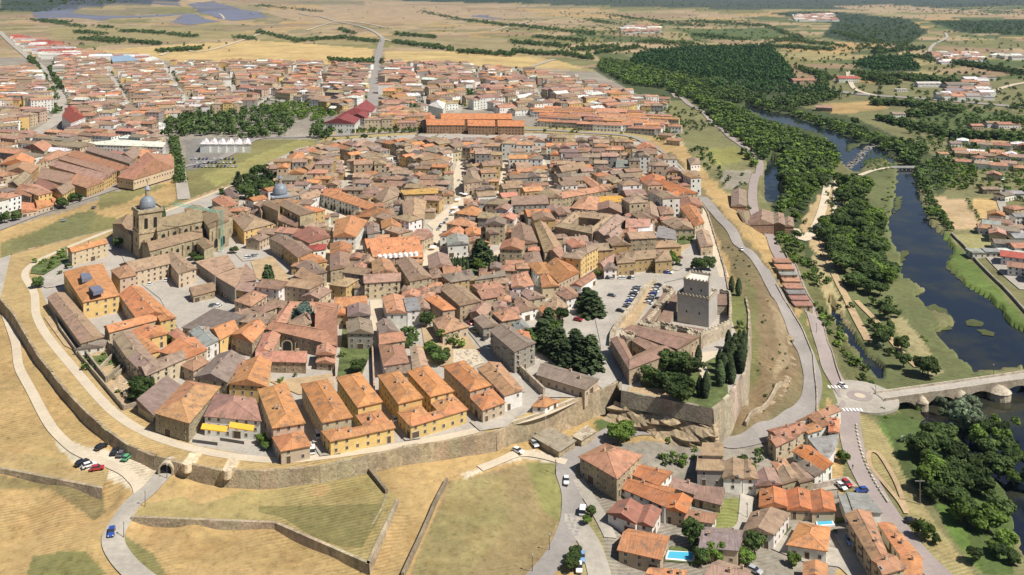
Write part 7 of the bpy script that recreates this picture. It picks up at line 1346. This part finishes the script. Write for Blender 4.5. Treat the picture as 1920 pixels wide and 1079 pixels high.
wood([(1700,180),(1920,200),(1990,260),(1990,330),(1800,300),(1680,240)],13,8,'broad broad bright',1.2,seed=95,keep=.35); wood([(1870,330),(1990,330),(1990,420),(1900,400)],9,6,'broad bright',1.2,seed=96,keep=.4)
line([(1745,375),(1762,400),(1785,436)],6,7,'broad',1.3); line([(1720,320),(1745,375)],6,8,'broad',1.3); line([(1812,374),(1830,400),(1843,425)],7,3,'broad',1.2)
wood([(1345,192),(1400,212),(1440,232),(1500,250),(1562,278),(1550,292),(1470,285),(1440,300),(1425,320),(1410,290),(1380,250),(1330,212)],9.5,10,'broad broad bright',1.35,seed=97); wood([(1260,172),(1300,192),(1360,245),(1410,290),(1425,320),(1440,300),(1380,235),(1340,200)],9,9,'broad',1.3,seed=98,keep=.8)
wood([(165,668),(204,656),(240,680),(215,700),(180,690)],3.5,2,'shrub1 shrub0',1.5,True,100,avoid=False,keep=.8); wood([(205,715),(240,745),(262,760),(230,755)],4,2,'shrub0',1.5,True,101,avoid=False,keep=.6); wood([(150,672),(165,672),(178,700),(165,700)],3.5,2.5,'broad',1.4,True,102,avoid=False)
wood(T('23','1080 680 1290 690 1280 830 1180 850'),5,2.6,'shrub1 shrub0 bright',1.5,seed=110,keep=.5); wood(T('23','1350 900 1480 880 1500 1000 1400 1060'),5,3,'bright shrub0',1.5,seed=111,keep=.7); wood(T('33','450 730 570 700 580 920 470 900'),4.5,2.4,'shrub1 shrub0',1.5,seed=112,keep=.6); wood(T('23','1700 160 1850 150 1900 290 1830 290'),5,4,'broad bright',1.4,seed=113,keep=.8)
# hedgerows and scattered countryside trees
rs = random.Random(5)
HG = [((60,38),(130,42)),((80,40),(160,52)),((180,50),(210,52)),((140,60),(200,66)),((225,58),(310,64)),((310,64),(370,70)),((440,70),(480,75)),((30,10),(0,20)),((480,60),(560,78)),((560,78),(640,72)),((640,72),(710,80)),((640,55),(660,64)),((740,65),(820,72)),((740,80),(850,95)),((860,98),(960,104)),((790,22),(850,35)),((850,35),(960,50)),((960,48),(1050,58)),((1050,58),(1120,66)),((1100,38),(1150,45)),((1150,30),(1240,42)),((1240,42),(1320,50)),((1290,40),(1440,50)),((1440,50),(1500,75)),((1440,88),(1560,95)),((1440,82),(1500,70)),((960,80),(1060,88)),((1000,70),(1100,78)),((1080,95),(1160,88)),((1120,100),(1200,90)),((1200,80),(1300,84)),((1300,66),(1400,76)),((1560,60),(1640,80)),((1640,100),(1730,92)),((1700,105),(1780,118)),((1780,118),(1850,128)),((1600,140),(1740,150)),((1620,148),(1680,158)),((1700,150),(1800,158)),((1800,120),(1920,140)),((1640,196),(1720,198)),((1720,200),(1800,210)),((1700,218),(1760,214)),((1650,225),(1760,250)),((1760,255),(1920,262)),((1850,235),(1920,230)),((1500,130),(1560,150)),((1540,150),(1540,168)),((1040,100),(1110,112)),((960,98),(1040,104)),((20,5),(120,18)),((380,92),(300,98)),((150,74),(220,80)),((640,118),(720,118)),((420,120),(500,125)),((620,116),(700,122)),((1450,75),(1560,85)),((480,10),(600,22)),((170,72),(300,84))]
for i,(a,c) in enumerate(HG):
    n = int(math.hypot(c[0]-a[0],(c[1]-a[1])*3)*(1.5 if a[0]<1000 else 1.2))
    for k in range(n):
        t = rs.random(); TREES.append(('px',a[0]+(c[0]-a[0])*t+rs.gauss(0,4),a[1]+(c[1]-a[1])*t+rs.gauss(0,1.2)+.5,rs.uniform(7,14)))
for k in range(3600):
    u = rs.uniform(-100,2000); v = 3+rs.random()**1.2*250
    dens = .14+.86*(u>940)
    if rs.random() > dens: continue
    if v > 100 and u < 1240: continue
    if v > 190 and u < 1700: continue
    TREES.append(('px',u,v,rs.uniform(5,11)))
for (poly,n) in (([(0,20),(0,-2),(330,-2),(180,12),(80,25)],700),([(640,-2),(1920,-2),(1920,12),(1500,18),(1100,10),(850,6)],1100),([(1440,25),(1560,22),(1700,35),(1740,60),(1700,85),(1600,80),(1560,45)],900),([(1740,40),(1990,42),(1990,70),(1810,62)],600),([(1600,12),(1990,5),(1990,30),(1800,30)],500),([(1560,85),(1700,80),(1730,95),(1600,98)],160),([(1040,20),(1440,40),(1440,90),(1060,110)],420)):
    us=[p[0] for p in poly]; vs=[p[1] for p in poly]; c_=0
    while c_ < n:
        u,v = rs.uniform(min(us),max(us)), rs.uniform(min(vs),max(vs))
        if bool(inside(poly,np.array([u]),np.array([v]))[0]): TREES.append(('px',u,v,rs.uniform(8,14)))
        c_ += 1
pxs = [t for t in TREES if t[0]=='px']; TREES = [t for t in TREES if t[0]!='px']
X,Y,Z = PV([t[1] for t in pxs],[t[2] for t in pxs])
ex = [];
for x,y,z,t in zip(X,Y,Z,pxs):
    if y < 300: continue
    i,j = int((x-GX0)/GS), int((y-GY0)/GS)
    if 0<=i<GW and 0<=j<GH and occ[j,i]: continue
    ex.append((x,y,z,t[3],1.2+.3*(y>3000),'broad',False))
TREES += ex
TREES = [(t[0],t[1],t[2],t[3]*(.78 if t[1]<1500 else .9),t[4]*(1.12 if t[1]<1500 else 1),t[5],t[6]) for t in TREES]
def tv(t): return (F*t[3]/t[1])*(3 if t[6] else 1)
def infr(t): u,v = 960+F*t[0]/t[1], VH+F*(H-t[2])/t[1]; return -20<u<1940 and v<1090
TREES.sort(key=lambda t: -tv(t) if infr(t) else 1e3)
NI = 300
KL = {'broad':('tree','tree','dark green broadleaf tree'),'bright':('tree','tree','bright green leafy tree'),'conifer':('conifer','conifer','tall dark conifer'),'cypress':('cypress','cypress','slim dark cypress'),'cedar':('blue_cedar','cedar','bluish cedar'),'poplar':('poplar','poplar','tall plantation poplar'),'willow':('willow','willow','pale grey-green willow'),'shrub':('shrub','shrub','low green shrub')}
TL = []
for n,t in enumerate(TREES[:NI]):
    x,y,z,h_,sp,kind = t[:6]; kk = kind.rstrip('01'); var = {'broad':3,'bright':3,'conifer':2,'shrub':2}.get(kk,1); key = kk+str(n%var); cm,tm = TT[key]
    r = empty(KL[kk][0],(x,y,z),random.random()*6.28); r.scale = (h_*sp,h_*sp,h_)
    for nm,d in (('crown',cm),('trunk',tm)): o = bpy.data.objects.new(nm,d); C.objects.link(o); o.parent = r
    r['category'] = KL[kk][1]; TL.append((r,*proj(x,y,z),KL[kk][2],h_))
rest = TREES[NI:]; print('trees', len(TREES))
def stufftrees(name, ts, mt, tm=FAR):
    vs=[]; rg=np.random.default_rng(1)
    for n,t in enumerate(ts):
        x,y,z,h_,sp = t[:5]; p = (tm[n%3] if tm is FAR else tm).copy(); 
        if y > 2500: p = p[:22]; p = p.copy(); 
        a = rg.random()*6.28; c,s = math.cos(a),math.sin(a); k = h_*sp*(1 if y < 2500 else 1.25)
        q = np.empty_like(p); q[...,0]=(p[...,0]*c-p[...,1]*s)*k+x; q[...,1]=(p[...,0]*s+p[...,1]*c)*k+y; q[...,2]=p[...,2]*h_*1.02+z-.12*h_; vs.append(q)
    if not vs: return
    v = np.concatenate(vs).reshape(-1,3); nf = len(v)//4; me = bpy.data.meshes.new(name); me.vertices.add(len(v)); me.vertices.foreach_set('co',v.astype(np.float32).ravel()); me.loops.add(len(v)); me.loops.foreach_set('vertex_index',np.arange(len(v))); me.polygons.add(nf); me.polygons.foreach_set('loop_start',np.arange(nf)*4); me.update(calc_edges=True); me.materials.append(mt); o=bpy.data.objects.new(name,me); C.objects.link(o); tag(o,kind='stuff')
stufftrees('woodland', [t for t in rest if t[5].startswith('b') and not t[5].startswith('bright')], M['leaf']); stufftrees('poplar_plantation', [t for t in rest if t[5]=='poplar'], M['poplar']); stufftrees('light_woodland', [t for t in rest if t[5].startswith('bright') or t[5]=='shrub1'], M['leaf2']); stufftrees('evergreens', [t for t in rest if t[5] in ('conifer','cypress')], M['needle'], FARC); stufftrees('willows', [t for t in rest if t[5]=='willow'], M['willow']); stufftrees('scrub', [t for t in rest if t[5]=='shrub0'], M['leaf'])
# =====================================================================  LABELS
LMK = [('the great church',310,440),('the small domed church',525,400),('the castle keep',1305,585),('the bridge roundabout',1612,745),('the cedar cloister',568,610),('the white arcades',650,400),('the rampart gateway',313,882),('the yellow corner building',1095,490),('the U-shaped courthouse',1205,490),('the turquoise pool',1275,1040),('the blue pool',1547,980),('the two harvested fields',1820,405),('the grey metal shed',1612,945),('the school yard',350,560),('the ruined plot',220,700),('the river weir',1612,290),('the courtyard palace',1098,430),('the main square',840,415),('the tall dark conifers',1060,650),('the market hall',740,475),('the brick mill',1445,420),('the tent-roofed pavilion',400,265),('the buttressed church',1070,325),('the orange school',1200,350),('the cypress garden',890,490),('the top-left corner block',555,300),('the long brick terrace',900,235),('the riverside road bend',1570,690),('the crimson-roofed hall',670,215),('the mottled hip roof',350,755),('the bottom villa',1515,1010),('the U-shaped yellow block',800,740),('the electricity pole',1725,946),('the stone bridge',1790,740),('the poplar plantation',1330,125),('the motorway',1750,190),('the twin-gabled building',135,210),('the sloping street',920,650),('the field corner',1750,380)]
def ordn(n):
    o20 = ORD; 
    if n < 20: return o20[n]
    tens = ['','','twenty','thirty','forty','fifty','sixty','seventy','eighty','ninety']; q,r = divmod(n+1,10)
    return f'{tens[q]}-{ORD[r-1]}' if r else tens[q].replace('y','ieth')
def place(items, catf, descf):
    buck = {}
    for it in items:
        u,v = it[1],it[2]; L_ = min(LMK,key=lambda l:(l[1]-u)**2+((l[2]-v)*1.6)**2); du,dv = u-L_[1],(v-L_[2])*1.6
        dr = ('right of' if du>0 else 'left of') if abs(du)>abs(dv) else ('in front of' if dv>0 else 'behind'); d = descf(it); buck.setdefault((d,dr,L_[0]),[]).append((du*du+dv*dv,it))
    for (d,dr,l),xs in buck.items():
        xs.sort(key=lambda t:t[0])
        for n,(_,it) in enumerate(xs):
            if len((f'{d} {dr} {l}, {ordn(n)} nearest').split())>16: d = d.replace('mid-sized ','').replace('large ','').replace('small ','')
            w_ = '' if len(xs)==1 else (', the nearest' if n==0 else f', {ordn(n)} nearest')
            it[0]['label'] = f'{d} {dr} {l}{w_}'
def hd(it):
    f = it[3]; sz = 'small' if f['area']<90 else ('mid-sized' if f['area']<190 else 'large'); return f"{sz} {GWn[f['wc']]} house, {GR[f['rc']].replace('weathered ','').replace('bright ','').replace('dark ','')} {dict(gable='gable',hip='hip',flat='flat',shed='sloping').get(f['kind'],'tiled')} roof"
place(HOUSES, None, hd)
for it in HOUSES: it[0]['category'] = it[0].get('category') or 'house'; it[0]['group'] = 'tiled houses of the town'
place(TL, None, lambda it: it[3])
for it in TL: it[0]['group'] = 'trees standing one by one'
# =====================================================================  HAZE
b = MB(); b.box(-17000,-400,-60,17000,17500,900); hz = b.build('haze', []); hm = bpy.data.materials.new('haze'); hm.use_nodes = True; N = hm.node_tree.nodes; N.remove(N['Principled BSDF']); pv = N.new('ShaderNodeVolumePrincipled'); pv.inputs['Color'].default_value = (.46,.64,1,1); pv.inputs['Density'].default_value = 2.4e-5; pv.inputs['Anisotropy'].default_value = .2; hm.node_tree.links.new(pv.outputs[0], N['Material Output'].inputs['Volume']); hz.data.materials.append(hm); tag(hz, kind='stuff')
bpy.data.materials.remove(M['street2']) if 'street2' in M else None
for o in bpy.data.objects:
    if 'label' in o and not 4 <= len(o['label'].split()) <= 16: print('LONG', len(o['label'].split()), o['label'])
print('objects', len(bpy.data.objects))
